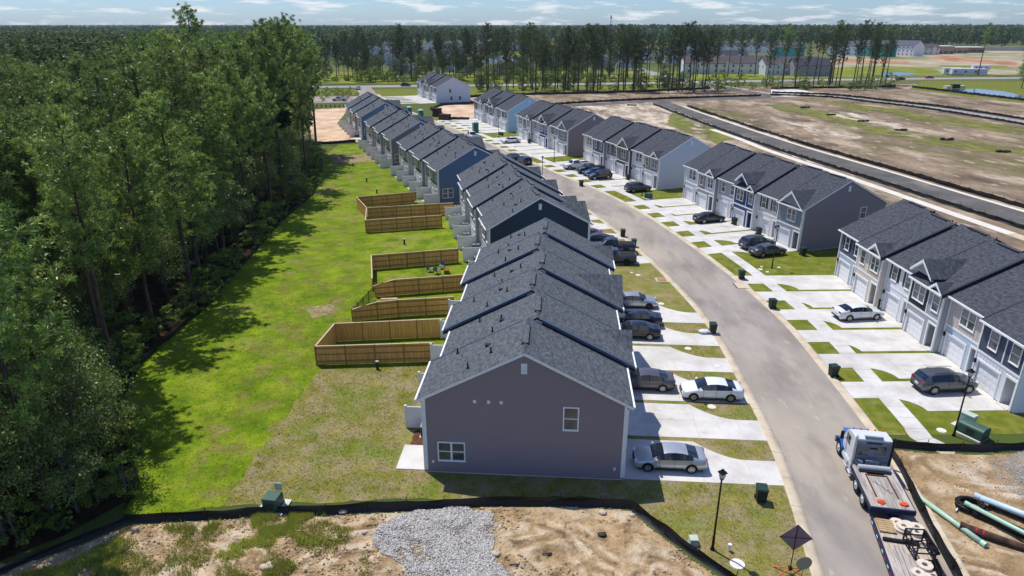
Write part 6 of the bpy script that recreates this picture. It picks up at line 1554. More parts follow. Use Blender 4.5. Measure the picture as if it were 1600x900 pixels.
# ------------------------------------------------------------------ trees
M_BARKP = mat('pine_bark', ['#3a2d24', '#54443a', '#6b5a4d'], scale=2.5, detail=8, rough=.95, stretch=(3, 3, .5), bump=.6, bscale=9)
M_BARKB = mat('grey_bark', ['#3d3a34', '#5a554c', '#77726a'], scale=3, detail=8, rough=.95, stretch=(3, 3, .6))
M_NEED = leaf_mat('pine_needles', ['#3c5022', '#627d36', '#8aa34e', '#b4bd76'], trans=.36, rough=.42)
M_LEAF = leaf_mat('broad_leaves', ['#3c5022', '#637a36', '#8a9d4c', '#b3b674'], trans=.38, rough=.42)
M_BUSH = leaf_mat('bush_leaves', ['#3b5418', '#587424', '#789332', '#a3b356'], trans=.5)
def tube_np(P, rad, n=6):
    P = np.array(P, float); m = len(P); d = np.gradient(P, axis=0); d /= np.linalg.norm(d, axis=1)[:, None] + 1e-9
    up = np.where(np.abs(d[:, 2:3]) < .95, np.array([[0, 0, 1.]]), np.array([[1., 0, 0]])); a = np.cross(d, up); a /= np.linalg.norm(a, axis=1)[:, None] + 1e-9; b = np.cross(a, d)
    t = np.arange(n) * 2 * math.pi / n; r = np.asarray(rad)[:, None, None]
    v = (P[:, None] + r * (a[:, None] * np.cos(t)[None, :, None] + b[:, None] * np.sin(t)[None, :, None])).reshape(-1, 3)
    i = np.arange(m - 1)[:, None] * n; k = np.arange(n)[None]; k2 = (k + 1) % n
    return v, np.stack([i + k, i + k2, i + n + k2, i + n + k], -1).reshape(-1, 4)
def join_np(L_):
    vs = []; fs = []; o = 0
    for v, f in L_: vs.append(v); fs.append(f + o); o += len(v)
    return np.concatenate(vs), np.concatenate(fs)
def blades_np(r, cen, rad, nb, wid, upb, tint):
    """needle or leaf clusters: nb blades spreading from every centre"""
    n = len(cen); d = r.normal(0, 1, (n, nb, 3)); d[..., 2] += upb; d /= np.linalg.norm(d, axis=-1, keepdims=True)
    o = cen[:, None] + d * rad[:, None, None] * r.uniform(.0, .45, (n, nb, 1)); tip = cen[:, None] + d * rad[:, None, None] * r.uniform(.75, 1.15, (n, nb, 1)); s = np.cross(d, r.normal(0, 1, (n, nb, 3))); s /= np.linalg.norm(s, axis=-1, keepdims=True) + 1e-9
    s *= wid * r.uniform(.7, 1.3, (n, nb, 1))
    v = np.stack([o - s, o + s, tip + s * .35, tip - s * .35], 2).reshape(-1, 3); f = np.arange(n * nb * 4).reshape(-1, 4)
    t = np.clip(np.repeat(tint, nb) * .65 + r.rand(n * nb) * .35, 0, 1); return v, f, t
def leaves_np(r, cen, rad, nb, size, tint, flat=.6):
    n = len(cen); p = r.normal(0, 1, (n, nb, 3)); p /= np.linalg.norm(p, axis=-1, keepdims=True); p[..., 2] *= flat
    c = cen[:, None] + p * rad[:, None, None] * r.rand(n, nb, 1) ** .4
    nr = r.normal(0, 1, (n, nb, 3)) * .7 + p + np.array([0, 0, .7]); nr /= np.linalg.norm(nr, axis=-1, keepdims=True); a = np.cross(nr, r.normal(0, 1, (n, nb, 3))); a /= np.linalg.norm(a, axis=-1, keepdims=True) + 1e-9; b = np.cross(nr, a)
    s = size * r.uniform(.6, 1.3, (n, nb, 1)); a = a * s; b = b * s * .6
    v = np.stack([c - a, c - b, c + a, c + b], 2).reshape(-1, 3); f = np.arange(n * nb * 4).reshape(-1, 4)
    return v, f, np.clip(np.repeat(tint, nb) * .6 + r.rand(n * nb) * .4, 0, 1)
def pine_mesh(seed, h, cb, spread, limbs=52, nb=24, crad=.5, wid=.058):
    r = np.random.RandomState(seed); z = np.linspace(0, h, 9); wob = np.cumsum(r.normal(0, .10, (9, 2)), 0); wob -= wob[0]
    P = np.column_stack([wob * .8, z]); R0 = .0105 * h + .03; tubes = [tube_np(P, R0 * (1 - z / h * .85) + .02, 8)]
    cen = []; tin = []; rads = []
    for k in range(limbs):
        t = (k + r.uniform(0, 1)) / limbs; zz = h * (cb + (1 - cb) * t * .985); base = np.array([np.interp(zz, z, P[:, 0]), np.interp(zz, z, P[:, 1]), zz])
        prof = (math.sin(math.pi * min(1, (t * .82 + .18))) ** .7) * (1.0 if t > .12 else .75); ln = spread * prof * r.uniform(.55, 1.12) + .35
        a = k * 2.4 + r.uniform(-.6, .6); up = r.uniform(-.05, .35) + t * .55; dr = np.array([math.cos(a), math.sin(a), up]); mid = base + dr * ln * .5 + np.array([0, 0, -.06 * ln]); end = base + dr * ln + np.array([0, 0, .10 * ln])
        tubes.append(tube_np([base, mid, end], [.055 * (1 - t * .6) + .01, .03, .012], 4)); ct = r.rand()
        for q in np.linspace(.36, 1.05, max(3, int(ln * 2.7))):
            p = base + (mid - base) * min(q * 2, 1) + (end - mid) * max(0, q * 2 - 1); cen.append(p + r.normal(0, .26, 3) + np.array([0, 0, .15])); tin.append(np.clip(ct * .6 + r.rand() * .4, 0, 1)); rads.append(crad * r.uniform(.75, 1.2))
    cen.append(np.array([P[-1, 0], P[-1, 1], h])); tin.append(.8); rads.append(.6)
    if r.rand() < .8:
        for k in range(5):
            zz = h * cb * r.uniform(.55, 1); a = r.uniform(0, 6.28); b0 = np.array([0, 0, zz]); tubes.append(tube_np([b0, b0 + np.array([math.cos(a), math.sin(a), -.1]) * r.uniform(.6, 1.8)], [.03, .008], 4))
    v, f, t = blades_np(r, np.array(cen), np.array(rads), nb, wid, .55, np.array(tin)); tv, tf = join_np(tubes)
    return fast_mesh('trunk', tv, tf, [M_BARKP], smooth=True), fast_mesh('crown', v, f, [M_NEED], tint=t)
def broad_mesh(seed, h, cw, cb, nclump=85, nb=60, size=.125, m=None, name='crown', bark=None):
    r = np.random.RandomState(seed); tubes = []; z = np.linspace(0, h * .8, 6); wob = np.cumsum(r.normal(0, .12, (6, 2)), 0); wob -= wob[0]; P = np.column_stack([wob, z]); R0 = .013 * h + .03
    tubes.append(tube_np(P, R0 * (1 - z / h) + .02, 7)); cen = []; tin = []; rads = []
    for k in range(nclump):
        u = r.normal(0, 1, 3); u /= np.linalg.norm(u); q = r.uniform(.45, 1) ** .5; zc = h * (cb + 1) / 2; lump = 1 + .22 * math.sin(u[0] * 5 + seed) * math.cos(u[1] * 4 + seed * 2)
        p = np.array([u[0] * cw * q * lump, u[1] * cw * q * lump, zc + u[2] * h * (1 - cb) / 2 * q]); cen.append(p); tin.append(r.rand()); rads.append(r.uniform(.09, .15) * h * .75 + .1)
        if k % 5 == 0:
            b0 = np.array([0, 0, h * r.uniform(cb * .7, .7)]); tubes.append(tube_np([b0, (b0 + p) / 2 + r.normal(0, .15, 3), p], [R0 * .35, R0 * .2, .012], 4))
    v, f, t = leaves_np(r, np.array(cen), np.array(rads), nb, size, np.array(tin)); tv, tf = join_np(tubes)
    return fast_mesh('trunk', tv, tf, [bark or M_BARKB], smooth=True), fast_mesh(name, v, f, [m or M_LEAF], tint=t)
PINES = [pine_mesh(100 + i, h, cb, sp, limbs=lm) for i, (h, cb, sp, lm) in enumerate([(22, .42, 3.3, 58), (24, .48, 3.0, 54), (20, .38, 3.5, 58), (26, .5, 3.3, 56), (23, .34, 3.9, 66), (18, .3, 3.2, 58)])]
THIN = [pine_mesh(130 + i, h, cb, sp, limbs=lm, nb=24, crad=.52) for i, (h, cb, sp, lm) in enumerate([(24, .55, 2.7, 34), (25, .62, 2.3, 28), (22, .48, 2.5, 34), (26, .66, 2.6, 28), (20, .56, 2.0, 24)])]
BROADS = [broad_mesh(160 + i, h, cw, cb) for i, (h, cw, cb) in enumerate([(12, 3.4, .28), (14, 3.9, .3), (9, 2.9, .2), (11, 3.0, .32)])]
BUSHES = [broad_mesh(190 + i, h, cw, .05, 34, 40, .09, M_BUSH) for i, (h, cw) in enumerate([(2.6, 1.5), (3.6, 1.8), (1.8, 1.3)])]
M_NEED2 = leaf_mat('highway_needles', ['#26331b', '#3e4f29', '#576a38', '#788850'], trans=.4, rough=.5, spec=.35)
M_LEAF2 = leaf_mat('highway_leaves', ['#233416', '#3c5222', '#566b2d', '#798848'], trans=.4, rough=.5, spec=.35)
def recrown(ms, m):
    o = []
    for t_, c_ in ms:
        c2 = c_.copy(); c2.materials[0] = m; o.append((t_, c2))
    return o
HPINES, HTHIN, HBROADS = recrown(PINES, M_NEED2), recrown(THIN, M_NEED2), recrown(BROADS, M_LEAF2)
def tree(kind, label, cat, loc, meshes, s=1.0, group=None, lean=0.0):
    o = thing(kind, label, cat, (loc[0], loc[1], 0), rnd.uniform(0, 6.28), group); o.scale = (s * rnd.uniform(.9, 1.1), s * rnd.uniform(.9, 1.1), s)
    if lean: o.rotation_euler = (rnd.uniform(-lean, lean), rnd.uniform(-lean, lean), o.rotation_euler[2])
    put('trunk', meshes[0], o); put('crown', meshes[1], o); return o
edge_y = [p[1] for p in EDGE][::-1]; edge_x = [p[0] for p in EDGE][::-1]
EP = sorted(zip(edge_y, edge_x)); EY = [p[0] for p in EP]; EX = [p[1] for p in EP]
def edge_at(y):
    if y > 153: return -42.4 - (y - 153) * .52
    if y < 34: return -24.4 - (34 - y) * 1.15
    return float(np.interp(y, EY, EX))
FL = [(edge_at(y), y) for y in np.arange(24, 330, 4.0)]
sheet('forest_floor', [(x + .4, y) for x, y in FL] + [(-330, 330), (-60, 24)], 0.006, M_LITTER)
fr = random.Random(21); placed = []
def ok(x, y, d):
    for (a, b) in placed:
        if (a - x) ** 2 + (b - y) ** 2 < d * d: return False
    placed.append((x, y)); return True
G_P, G_B = 'pines of the wood beside the lawn', 'broadleaf trees of the wood beside the lawn'
def LPY(y): return 'tall pine in the shaded near corner of the wood by the silt fence' if y < 55 else ('tall pine of the wood standing level with the fenced back yards' if y < 95 else 'tall pine at the far end of the wood near the bare dirt lot')
LP, LB = 'tall dark green pine standing in the wood beside the lush lawn', 'leafy broadleaf tree growing between the pines of the wood'
npine = nb_ = 0
# pines seen singly along the edge of the wood
for (p, h, k) in [((186, 606), 22, 1), ((322, 405), 25, 3), ((268, 395), 24, 0), ((420, 312), 26, 1), ((443, 305), 27, 3), ((463, 262), 28, 3), ((478, 255), 27, 1), ((405, 330), 25, 0), ((452, 250), 28, 3), ((436, 262), 28, 1), ((470, 240), 29, 3), ((488, 246), 26, 1), ((495, 238), 25, 3),
                  ((350, 395), 22, 4), ((240, 520), 19, 5), ((300, 470), 21, 2), ((325, 236), 31, 3), ((395, 268), 26, 4), ((372, 300), 25, 0), ((340, 330), 24, 4)]:
    x, y = G(*p); placed.append((x, y)); tree('pine_tree', LPY(y), 'tree', (x, y), PINES[k], h / [22, 24, 20, 26, 23, 18][k], G_P, .02); npine += 1
for t in range(9000):
    y = 26 + 114 * fr.random() ** .8; xe = edge_at(y); xl = -(0.80 * y + 16)
    if xl > xe - 2: continue
    x = fr.uniform(xl, xe - .8); d = xe - x
    near_edge = d < 7
    if not ok(x, y, (4.8 if near_edge else 3.0) if y < 60 else (6.0 if near_edge else 4.4)): continue
    q = fr.random()
    if (near_edge and q < .30) or q < (.3 if d < 30 and y < 150 else .16) or (y < 52 and q < .66):
        k = fr.randrange(4); tree('broadleaf_tree', LB, 'tree', (x, y), BROADS[k], fr.uniform(.65, 1.05) if near_edge else fr.uniform(.9, 1.3), G_B, .05); nb_ += 1
    else:
        if npine > 262: continue
        k = fr.randrange(6); hh = [22, 24, 20, 26, 23, 18][k]; want = fr.uniform(16.5, 22.5) + (4 if y > 80 and d < 28 else 0)
        slim = y > 80 and d < 16 and fr.random() < .6
        if slim: k = fr.randrange(5); hh = [24, 25, 22, 26, 20][k]
        tree('pine_tree', LPY(y), 'tree', (x, y), THIN[k] if slim else PINES[k], want / hh, G_P, .03); npine += 1
# lower broadleaf trees filling the edge between the trunks
low = []
for t in range(900):
    y = (29 + 13 * fr.random()) if t < 60 else 36 + 114 * fr.random(); x = edge_at(y) - (fr.uniform(1.2, 12) if t < 60 else fr.uniform(4.0, 15))
    if len(low) >= 80: break
    if any((a - x) ** 2 + (b - y) ** 2 < 12 for a, b in low): continue
    low.append((x, y)); tree('broadleaf_tree', 'low leafy tree filling the gaps between pine trunks at the wood edge', 'tree', (x, y), BROADS[fr.randrange(4)], fr.uniform(.5, .95), 'low trees at the wood edge', .05)
# undergrowth along the edge
nbush = 0
for t in range(130):
    y = fr.uniform(29, 150) if t < 80 else fr.uniform(28, 60); x = edge_at(y) - (fr.uniform(.3, 4.0) if t < 80 else fr.uniform(1, 12)) + .3
    tree('forest_shrub', 'green shrub at the foot of the trees along the silt fence', 'shrub', (x, y), BUSHES[fr.randrange(3)], fr.uniform(.5, 1.15), 'shrubs along the foot of the wood'); nbush += 1
for p in [(208, 700), (222, 705)]:
    x, y = G(*p); tree('forest_shrub', 'vine covered shrub standing out onto the lawn from the wood', 'shrub', (x, y), BUSHES[1], 1.0, 'vine shrubs on the lawn edge')
# ------------------------------------------------------------------ the wood farther off, too many crowns to count
def crowd(name, pts, hs, cw, ntri, size, m, seed, low=.25, up=.35):
    r = np.random.RandomState(seed); pts = np.asarray(pts, float); hs = np.asarray(hs, float); n = len(pts)
    u = r.normal(0, 1, (n, ntri, 3)); u /= np.linalg.norm(u, axis=-1, keepdims=True); u *= r.uniform(.55, 1.0, (n, ntri, 1))
    tz = (u[..., 2] + 1) / 2; taper = 1 - .55 * tz
    wv = (cw * r.uniform(.75, 1.3, n))[:, None]
    c = np.stack([pts[:, 0:1] + u[..., 0] * wv * taper, pts[:, 1:2] + u[..., 1] * wv * taper, hs[:, None] * (low + (1 - low) * tz)], -1)
    nr = u + r.normal(0, .6, u.shape) + np.array([0, 0, up]); nr /= np.linalg.norm(nr, axis=-1, keepdims=True); a = np.cross(nr, r.normal(0, 1, nr.shape)); a /= np.linalg.norm(a, axis=-1, keepdims=True); b = np.cross(nr, a)
    s = size * r.uniform(.6, 1.4, (n, ntri, 1)); a *= s; b *= s
    v = np.stack([c - a - b * .6, c + a - b * .6, c + b], 2).reshape(-1, 3); f = np.arange(n * ntri * 3).reshape(-1, 3)
    t = np.clip(np.repeat(r.rand(n), ntri) * .55 + r.rand(n * ntri) * .45, 0, 1)
    return tag(put(name, fast_mesh(name, v, f, [m], tint=t)), kind='stuff')
M_FARL = leaf_mat('far_foliage', ['#2c3d1e', '#3d5326', '#526a32', '#6a7d42'], trans=.3, rough=.7, spec=.15)
r = np.random.RandomState(5); P_ = []; H_ = []
for t in range(4200):
    y = 138 + 400 * r.rand() ** 1.2; xe = min(edge_at(min(y, 330)), -42) - (0 if y < 330 else (y - 330) * .3); xl = -(0.8 * y + 25); x = r.uniform(xl, xe - 1); P_.append((x, y)); H_.append(r.uniform(17, 23.5))
P_ = np.array(P_); H_ = np.array(H_); a_ = P_[:, 1] < 260
crowd('forest_canopy', P_[a_], H_[a_], 2.7, 330, .42, M_FARL, 6, .3); crowd('forest_canopy', P_[~a_], H_[~a_], 3.0, 150, .75, M_FARL, 7, .3)
P_ = []; H_ = []
for t in range(9000):
    y = 560 + 2300 * r.rand() ** 1.5; x = r.uniform(-.82 * y - 30, .82 * y + 30)
    lim = 560 if x < -150 else (1000 if x < 180 else (850 if x > 300 else 950))
    if y < lim: continue
    P_.append((x, y)); H_.append(r.uniform(16, 23) * (1.15 if x > 250 else 1))
P_ = np.array(P_); H_ = np.array(H_); a_ = P_[:, 1] < 1200
crowd('distant_forest', P_[a_], H_[a_], 4.2, 60, 1.5, M_FARL, 8, .1); crowd('distant_forest', P_[~a_], H_[~a_] , 6.5, 34, 2.8, M_FARL, 9, .1)
# ------------------------------------------------------------------ far meadows, ponds, clay
M_MEAD = mat('bright_meadow', ['#606c22', '#737c2c', '#8e8c40'], scale=.08, detail=8, rough=.95, coord='World'); sheet('grass_strip', ragged(PX((1195, 163), (1240, 166), (1300, 176), (1390, 199), (1470, 213), (1600, 233), (1600, 243), (1520, 236), (1440, 224), (1360, 206), (1290, 187), (1215, 172)), 1.5, .5, 31), .012, patchy('strip_grass', ['#5c6a22', '#737538', '#877e52'], .16, .62, .08, stretch=(1, .4, 1, R(28))))
sheet('sand_streak', ragged(PX((1285, 172), (1330, 176), (1400, 192), (1450, 206), (1420, 205), (1350, 190), (1300, 182)), 1.2, .5, 32), .016, patchy('pale_sand', ['#bdae97', '#cfc2ae'], .22, .5, .08, stretch=(1, .4, 1, R(28))))
sheet('sand_streak', ragged(PX((1205, 182), (1290, 200), (1350, 214), (1330, 218), (1260, 205), (1200, 192)), 1.2, .6, 33), .016, patchy('pale_sand', ['#bdae97', '#cfc2ae'], .22, .5, .08))
sheet('sand_streak', ragged(PX((955, 168), (1010, 160), (1040, 166), (1030, 180), (1060, 195), (1010, 190), (970, 182)), 1.2, .6, 34), .016, patchy('pale_sand', ['#bdae97', '#cfc2ae'], .22, .5, .08))
sheet('sand_streak', ragged(PX((800, 160), (1000, 157), (1180, 195), (1290, 245), (1290, 262), (1130, 205), (1000, 200), (900, 180)), 2, .6, 36), .0155, patchy('pale_sand', ['#bdae97', '#cfc2ae'], .22, .5, .08))
sheet('grass_strip', ragged(PX((1050, 176), (1110, 190), (1150, 215), (1120, 225), (1040, 195)), 2, .6, 37), .0175, patchy('strip_grass', ['#5c6a22'], .16, .6))
sheet('grass_strip', ragged(PX((1300, 160), (1420, 172), (1600, 200), (1600, 212), (1440, 188), (1320, 170)), 2, .6, 38), .0135, patchy('strip_grass', ['#5c6a22'], .16, .6))
M_OCLAY = mat('red_clay', ['#925f45', '#a87a5e', '#bb9c82'], scale=.05, detail=8, rough=.95, coord='World')
M_PALEG = mat('pale_graded_ground', ['#85805f', '#a2977c', '#b5a88f'], scale=.03, detail=8, rough=.95, coord='World', patch=[('#6d7440', .02, .55, .05, .8)])
sheet('meadow', ragged(PX((470, 131), (760, 129), (1060, 126), (1060, 112), (760, 111), (470, 113)), 5, 1), .02, M_MEAD)
sheet('verge', ragged(PX((430, 152), (548, 152), (562, 140), (470, 139)), 3, .5), .014, M_YARD); sheet('verge', ragged(PX((592, 152), (655, 152), (745, 148), (1060, 141), (1060, 133), (750, 137), (584, 140)), 3, .5), .014, M_YARD)
sheet('meadow', PX((1075, 125), (1300, 121), (1300, 114), (1085, 116)), .024, M_MEAD); sheet('meadow', ragged(PX((1290, 121), (1480, 118), (1460, 107), (1380, 103), (1300, 105)), 4, .8), .022, M_MEAD)
sheet('graded_land', ragged(PX((1290, 106), (1600, 118), (1600, 78), (1300, 78)), 6, 2), .01, M_PALEG)
sheet('clay_strip', ragged(PX((1300, 97), (1420, 100), (1420, 96), (1300, 92)), 5, 2), .02, M_OCLAY); sheet('clay_strip', ragged(PX((1445, 88), (1480, 87), (1590, 98), (1590, 103), (1480, 95)), 5, 2), .02, M_OCLAY)
sheet('dark_bank', ragged(PX((1460, 104), (1570, 106), (1575, 103), (1480, 102)), 5, 1), .03, M_MEAD)
sheet('graded_land', PX((1205, 152), (1292, 149), (1250, 140), (1205, 140)), .036, M_CURBW)
sheet('bank', ragged(PX((1420, 140), (1610, 162), (1610, 128), (1440, 127)), 4, 1), .012, M_YARD)
sheet('pond', ragged(PX((1478, 139), (1530, 139), (1570, 143), (1600, 150), (1590, 154), (1520, 146)), 3, .4), .03, M_WATER)
sheet('pond', ragged(PX((1376, 117), (1390, 118), (1425, 117), (1434, 115), (1410, 113), (1380, 113)), 4, .5), .034, M_WATER)
sheet('pond', ragged(PX((742, 96), (775, 100), (808, 98), (806, 87), (770, 84), (748, 88)), 6, 1), .03, M_WATER); sheet('meadow', ragged(PX((735, 86), (830, 86), (835, 80), (735, 81)), 6, 1), .022, M_MEAD)
cv = thing('culvert_head', 'pale concrete culvert head with a dark mouth at the pond', 'culvert', (*G(1491, 138), 0), R(10)); m = MB(); m.box(-5, -1, 0, 5, 1, 1.2); m.build('headwall', M_CURBW, cv); m = MB(); m.box(-2, -1.1, .1, 2, -1.001, 1.8); m.box(-2, -1.0, 1.201, 2, .6, 1.8); m.build('mouth', DARKP, cv)

# ------------------------------------------------------------------ houses of the far estate
M_FROOF = [mat('far_roof_grey', ['#4c4e57', '#5b5d66'], scale=.6, rough=.9), mat('far_roof_brown', ['#4d4648', '#5a5254'], scale=.6, rough=.9), mat('far_roof_dark', ['#33353d', '#3f414a'], scale=.6, rough=.9)]
def far_wall(c): return mat('far_wall_' + c.strip('#'), c, rough=.7)
def far_house(label, p, deg, w_, d_, h_, wall, roof=0, group=None, gables=0, slope=.55, wins=3, storeys=2, z=0, name='far_house', cat='house'):
    root = thing(name, label, cat, (*G(*p), 0), R(-deg), group); hw, hd_ = w_ / 2, d_ / 2; rh = hd_ * slope
    m = MB(); m.add([(-hw, -hd_, 0), (hw, -hd_, 0), (hw, hd_, 0), (-hw, hd_, 0), (-hw, -hd_, h_), (hw, -hd_, h_), (hw, hd_, h_), (-hw, hd_, h_), (-hw, 0, h_ + rh), (hw, 0, h_ + rh)], [(0, 1, 5, 4), (1, 2, 6, 9, 5), (2, 3, 7, 6), (3, 0, 4, 8, 7)]); m.build('wall', far_wall(wall), root)
    m = MB(); e = .4
    for s in (-1, 1):
        a = [(-hw - e, s * (hd_ + e), h_ - e * slope + .05), (hw + e, s * (hd_ + e), h_ - e * slope + .05), (hw + e, 0, h_ + rh + .05), (-hw - e, 0, h_ + rh + .05)]
        b = [(x, y, zz + .18) for x, y, zz in a]; m.add(a + b, [(4, 5, 6, 7) if s < 0 else (7, 6, 5, 4), (0, 1, 5, 4), (1, 2, 6, 5), (3, 0, 4, 7)])
    m.build('roof', M_FROOF[roof], root)
    for g in range(gables):
        x = -hw + (g + .5) * w_ / gables; gw = min(3.4, w_ / gables * .6); gh = gw / 2 * .9; m = MB()
        m.add([(x - gw / 2, -hd_ - .5, 0), (x + gw / 2, -hd_ - .5, 0), (x + gw / 2, -hd_ - .5, h_), (x, -hd_ - .5, h_ + gh), (x - gw / 2, -hd_ - .5, h_), (x - gw / 2, -hd_, 0), (x + gw / 2, -hd_, 0), (x + gw / 2, -hd_, h_), (x - gw / 2, -hd_, h_)], [(0, 1, 2, 3, 4), (5, 0, 4, 8), (1, 6, 7, 2)]); m.build('gable_front', far_wall(wall), root)
        m = MB(); yb = -hd_ + gh / slope
        for s in (-1, 1): m.add([(x + s * (gw / 2 + .3), -hd_ - .8, h_ - .2), (x, -hd_ - .8, h_ + gh + .12), (x, yb, h_ + gh + .12), (x + s * (gw / 2 + .3), yb - 2, h_ - .2)], [(0, 1, 2, 3)])
        m.build('gable_roof', M_FROOF[roof], root)
    wm_ = cached('farwin', lambda: (lambda q: (q.box(-.55, -.05, 0, .55, .0, 1.5), q.mesh('window', TRIM))[1])(MB())); pm = cached('farpane', lambda: (lambda q: (q.box(-.45, -.07, .1, .45, -.051, 1.4), q.mesh('pane', GLASS))[1])(MB()))
    for st_ in range(storeys):
        for k in range(wins):
            x = -hw + (k + .5) * w_ / wins
            for yy, rz in ((-hd_ - .502 if gables else -hd_ - .01, 0),):
                o = put('window', wm_, root, (x, yy, .9 + st_ * 2.9), rz); put('pane', pm, o)
    for k, yy in enumerate((-hd_ * .45, hd_ * .45)):
        o = put('window', wm_, root, (-hw - .01, yy, .9 + (storeys - 1) * 2.9), R(-90)); put('pane', pm, o)
    return root
GE = 'houses of the far estate'
hr = random.Random(3)
far_house('single storey far house with a grey hip end just past the highway', (634, 116), 15, 15, 12, 3.0, '#c3c8cc', 0, GE, storeys=1)
far_house('small white faced far house behind the grey roofed bungalow', (612, 101), 80, 13, 11, 5.6, '#d5d9de', 0, GE)
far_house('white sided far house seen past the left part of the pine belt', (694, 112), 60, 12, 10, 5.6, '#dfe2e6', 0, GE)
far_house('taupe gabled far house in front of the blue pond', (793, 116), 82, 15, 12, 5.2, '#8d8078', 1, GE)
far_house('pale blue far house left of the pond among the pines', (722, 113), 75, 12, 11, 5.6, '#a9bccd', 0, GE)
for k, (px, py, c) in enumerate([(860, 100, '#d9d9d8'), (884, 103, '#8b6a5c'), (912, 104, '#cfd0d2'), (940, 107, '#9aa8b4'), (975, 105, '#b9c3cd'), (990, 99, '#9fb0bf'), (1010, 95, '#c6cbd0'), (1040, 90, '#b8c6d0'), (930, 96, '#d5d5d3'), (893, 93, '#c4c7cb'), (850, 90, '#a8b4bf'), (1000, 85, '#cfd2d6'), (965, 92, '#e0e0df')]):
    far_house(['off white', 'brick', 'pale', 'blue grey', 'light blue', 'dusty blue', 'light grey', 'icy blue', 'ivory', 'silver', 'slate blue', 'pearl', 'white'][k] + ' far house glimpsed between the pine trunks in the middle', (px, py), hr.choice([10, 80, 100]), 13, 11, 5.6, c, hr.randrange(3), GE, hr.randrange(2), wins=2)
for k in range(24):
    px = 490 + (k % 12) * 20 + hr.uniform(-5, 5); py = 78 + (k // 12) * 10 + hr.uniform(-2, 2)
    far_house('pale two storey house of the estate seen over the left trees', (px, py), hr.choice([5, 95, 20, 75]), 13, 11, 5.6, hr.choice(['#c5ced8', '#d4d8dc', '#b3bfcc', '#a7b2bf', '#d9dadb']), hr.choice([0, 0, 2]), 'estate houses over the left trees', wins=2)
for k in range(12):
    px = 735 + k * 9 + hr.uniform(-3, 3); far_house('pale house of the estate in a row beyond the blue pond', (px, 79 + hr.uniform(-2, 2)), hr.choice([5, 95]), 13, 11, 5.6, hr.choice(['#c5ced8', '#d4d8dc', '#b3bfcc']), hr.choice([0, 2]), 'estate houses beyond the pond', wins=2)
far_house('long white terrace with dark brown roof and white gable fronts', (1132, 114), 0, 52, 14, 5.8, '#dcdfe0', 1, GE, 3, wins=10, name='far_terrace', cat='terrace')
far_house('second terrace with a dark roof right of the long one', (1232, 116), -3, 34, 14, 5.8, '#cfd5d8', 1, GE, 2, wins=7, name='far_terrace', cat='terrace')
far_house('pale terrace standing behind the long brown roofed one', (1100, 99), 3, 60, 13, 5.8, '#e2e3e2', 2, GE, 5, wins=8, name='far_terrace', cat='terrace')
far_house('distant terrace with many small white gables', (1150, 82), 2, 120, 12, 6.2, '#e4e4e3', 2, GE, 14, wins=14, name='far_terrace', cat='terrace')
far_house('dark end terrace among pines left of the road gap', (1262, 118), 4, 20, 13, 5.8, '#8f9096', 2, GE, 0, wins=4, name='far_terrace', cat='terrace')
far_house('house wrapped in turquoise sheathing behind the terraces', (1233, 88), 40, 22, 14, 7.5, '#3fa79c', 0, GE, wins=4)
far_house('turquoise sheathed building beside the white one at the clay field', (1368, 88), 60, 28, 16, 9, '#319a8d', 0, GE, wins=5, storeys=3)
far_house('white building under construction with a grey roof', (1414, 87), 60, 24, 15, 9, '#e2e5ea', 0, GE, wins=6, storeys=3)
far_house('white half finished house between tall pines', (1318, 86), 30, 26, 15, 8, '#d9dde3', 0, GE, wins=5)
far_house('row of white and brown fronted units by the clay field', (1445, 85), 5, 20, 12, 6, '#d9d2c8', 1, GE, 2, wins=4)
for (px, py, w_, h_, c, lab) in [(1466, 84, 20, 7, '#b08f7c', 'tan flat roofed shop block beside the white building'), (1487, 83, 22, 5.5, '#a88a78', 'brown shop unit in the middle of the retail strip'), (1508, 82, 28, 5, '#8f7468', 'long brown shop unit at the right of the retail strip')]:
    o = thing('shop_block', lab, 'shop', (*G(px, py), 0), R(-4)); m = MB(); m.box(-w_ / 2, -8, 0, w_ / 2, 8, h_); m.build('wall', far_wall(c), o); m = MB(); m.box(-w_ / 2 - .3, -8.3, h_, w_ / 2 + .3, 8.3, h_ + .5); m.build('parapet', TRIM, o)
    for k in range(4): m = MB(); m.box(-w_ / 2 + 1 + k * w_ / 4, -8.06, .3, -w_ / 2 + w_ / 4 - .6 + k * w_ / 4, -8.001, 2.8); m.build('shop_window', GLASS, o)
for (px, py, w_, lab) in [(1486, 116, 10, 'white site trailer nearest the meadow pond'), (1512, 117.5, 19, 'longest white site trailer by the highway'), (1531, 111, 10, 'small white trailer behind the long one')]:
    o = thing('site_trailer', lab, 'trailer', (*G(px, py), 0), R(-6)); m = MB(); m.box(-w_ / 2, -1.6, .6, w_ / 2, 1.6, 3.4); m.build('body', far_wall('#ccd3e0'), o); m = MB(); m.box(-w_ / 2 - .1, -1.7, 3.4, w_ / 2 + .1, 1.7, 3.6); m.build('roof', TRIM, o)
    for k in range(3): m = MB(); m.box(-w_ / 2 + 1.2 + k * w_ / 3.5, -1.64, 1.5, -w_ / 2 + 2.4 + k * w_ / 3.5, -1.601, 2.5); m.build('window', GLASS, o)
wl = thing('retaining_wall', 'long low pale wall at the edge of the far clearing', 'wall', (*G(1545, 79), 0), R(-6)); m = MB(); m.box(-55, -1, 0, 55, 1, 4.0); m.build('wall', far_wall('#b9b4a8'), wl)
ms = thing('radio_mast', 'thin radio mast rising over the horizon woods', 'mast', (135, 1000, 0)); m = MB()
for a in (0, 2.1, 4.2): m.tube([(math.cos(a) * 1.0, math.sin(a) * 1.0, 0), (math.cos(a) * .35, math.sin(a) * .35, 38)], .16, n=4)
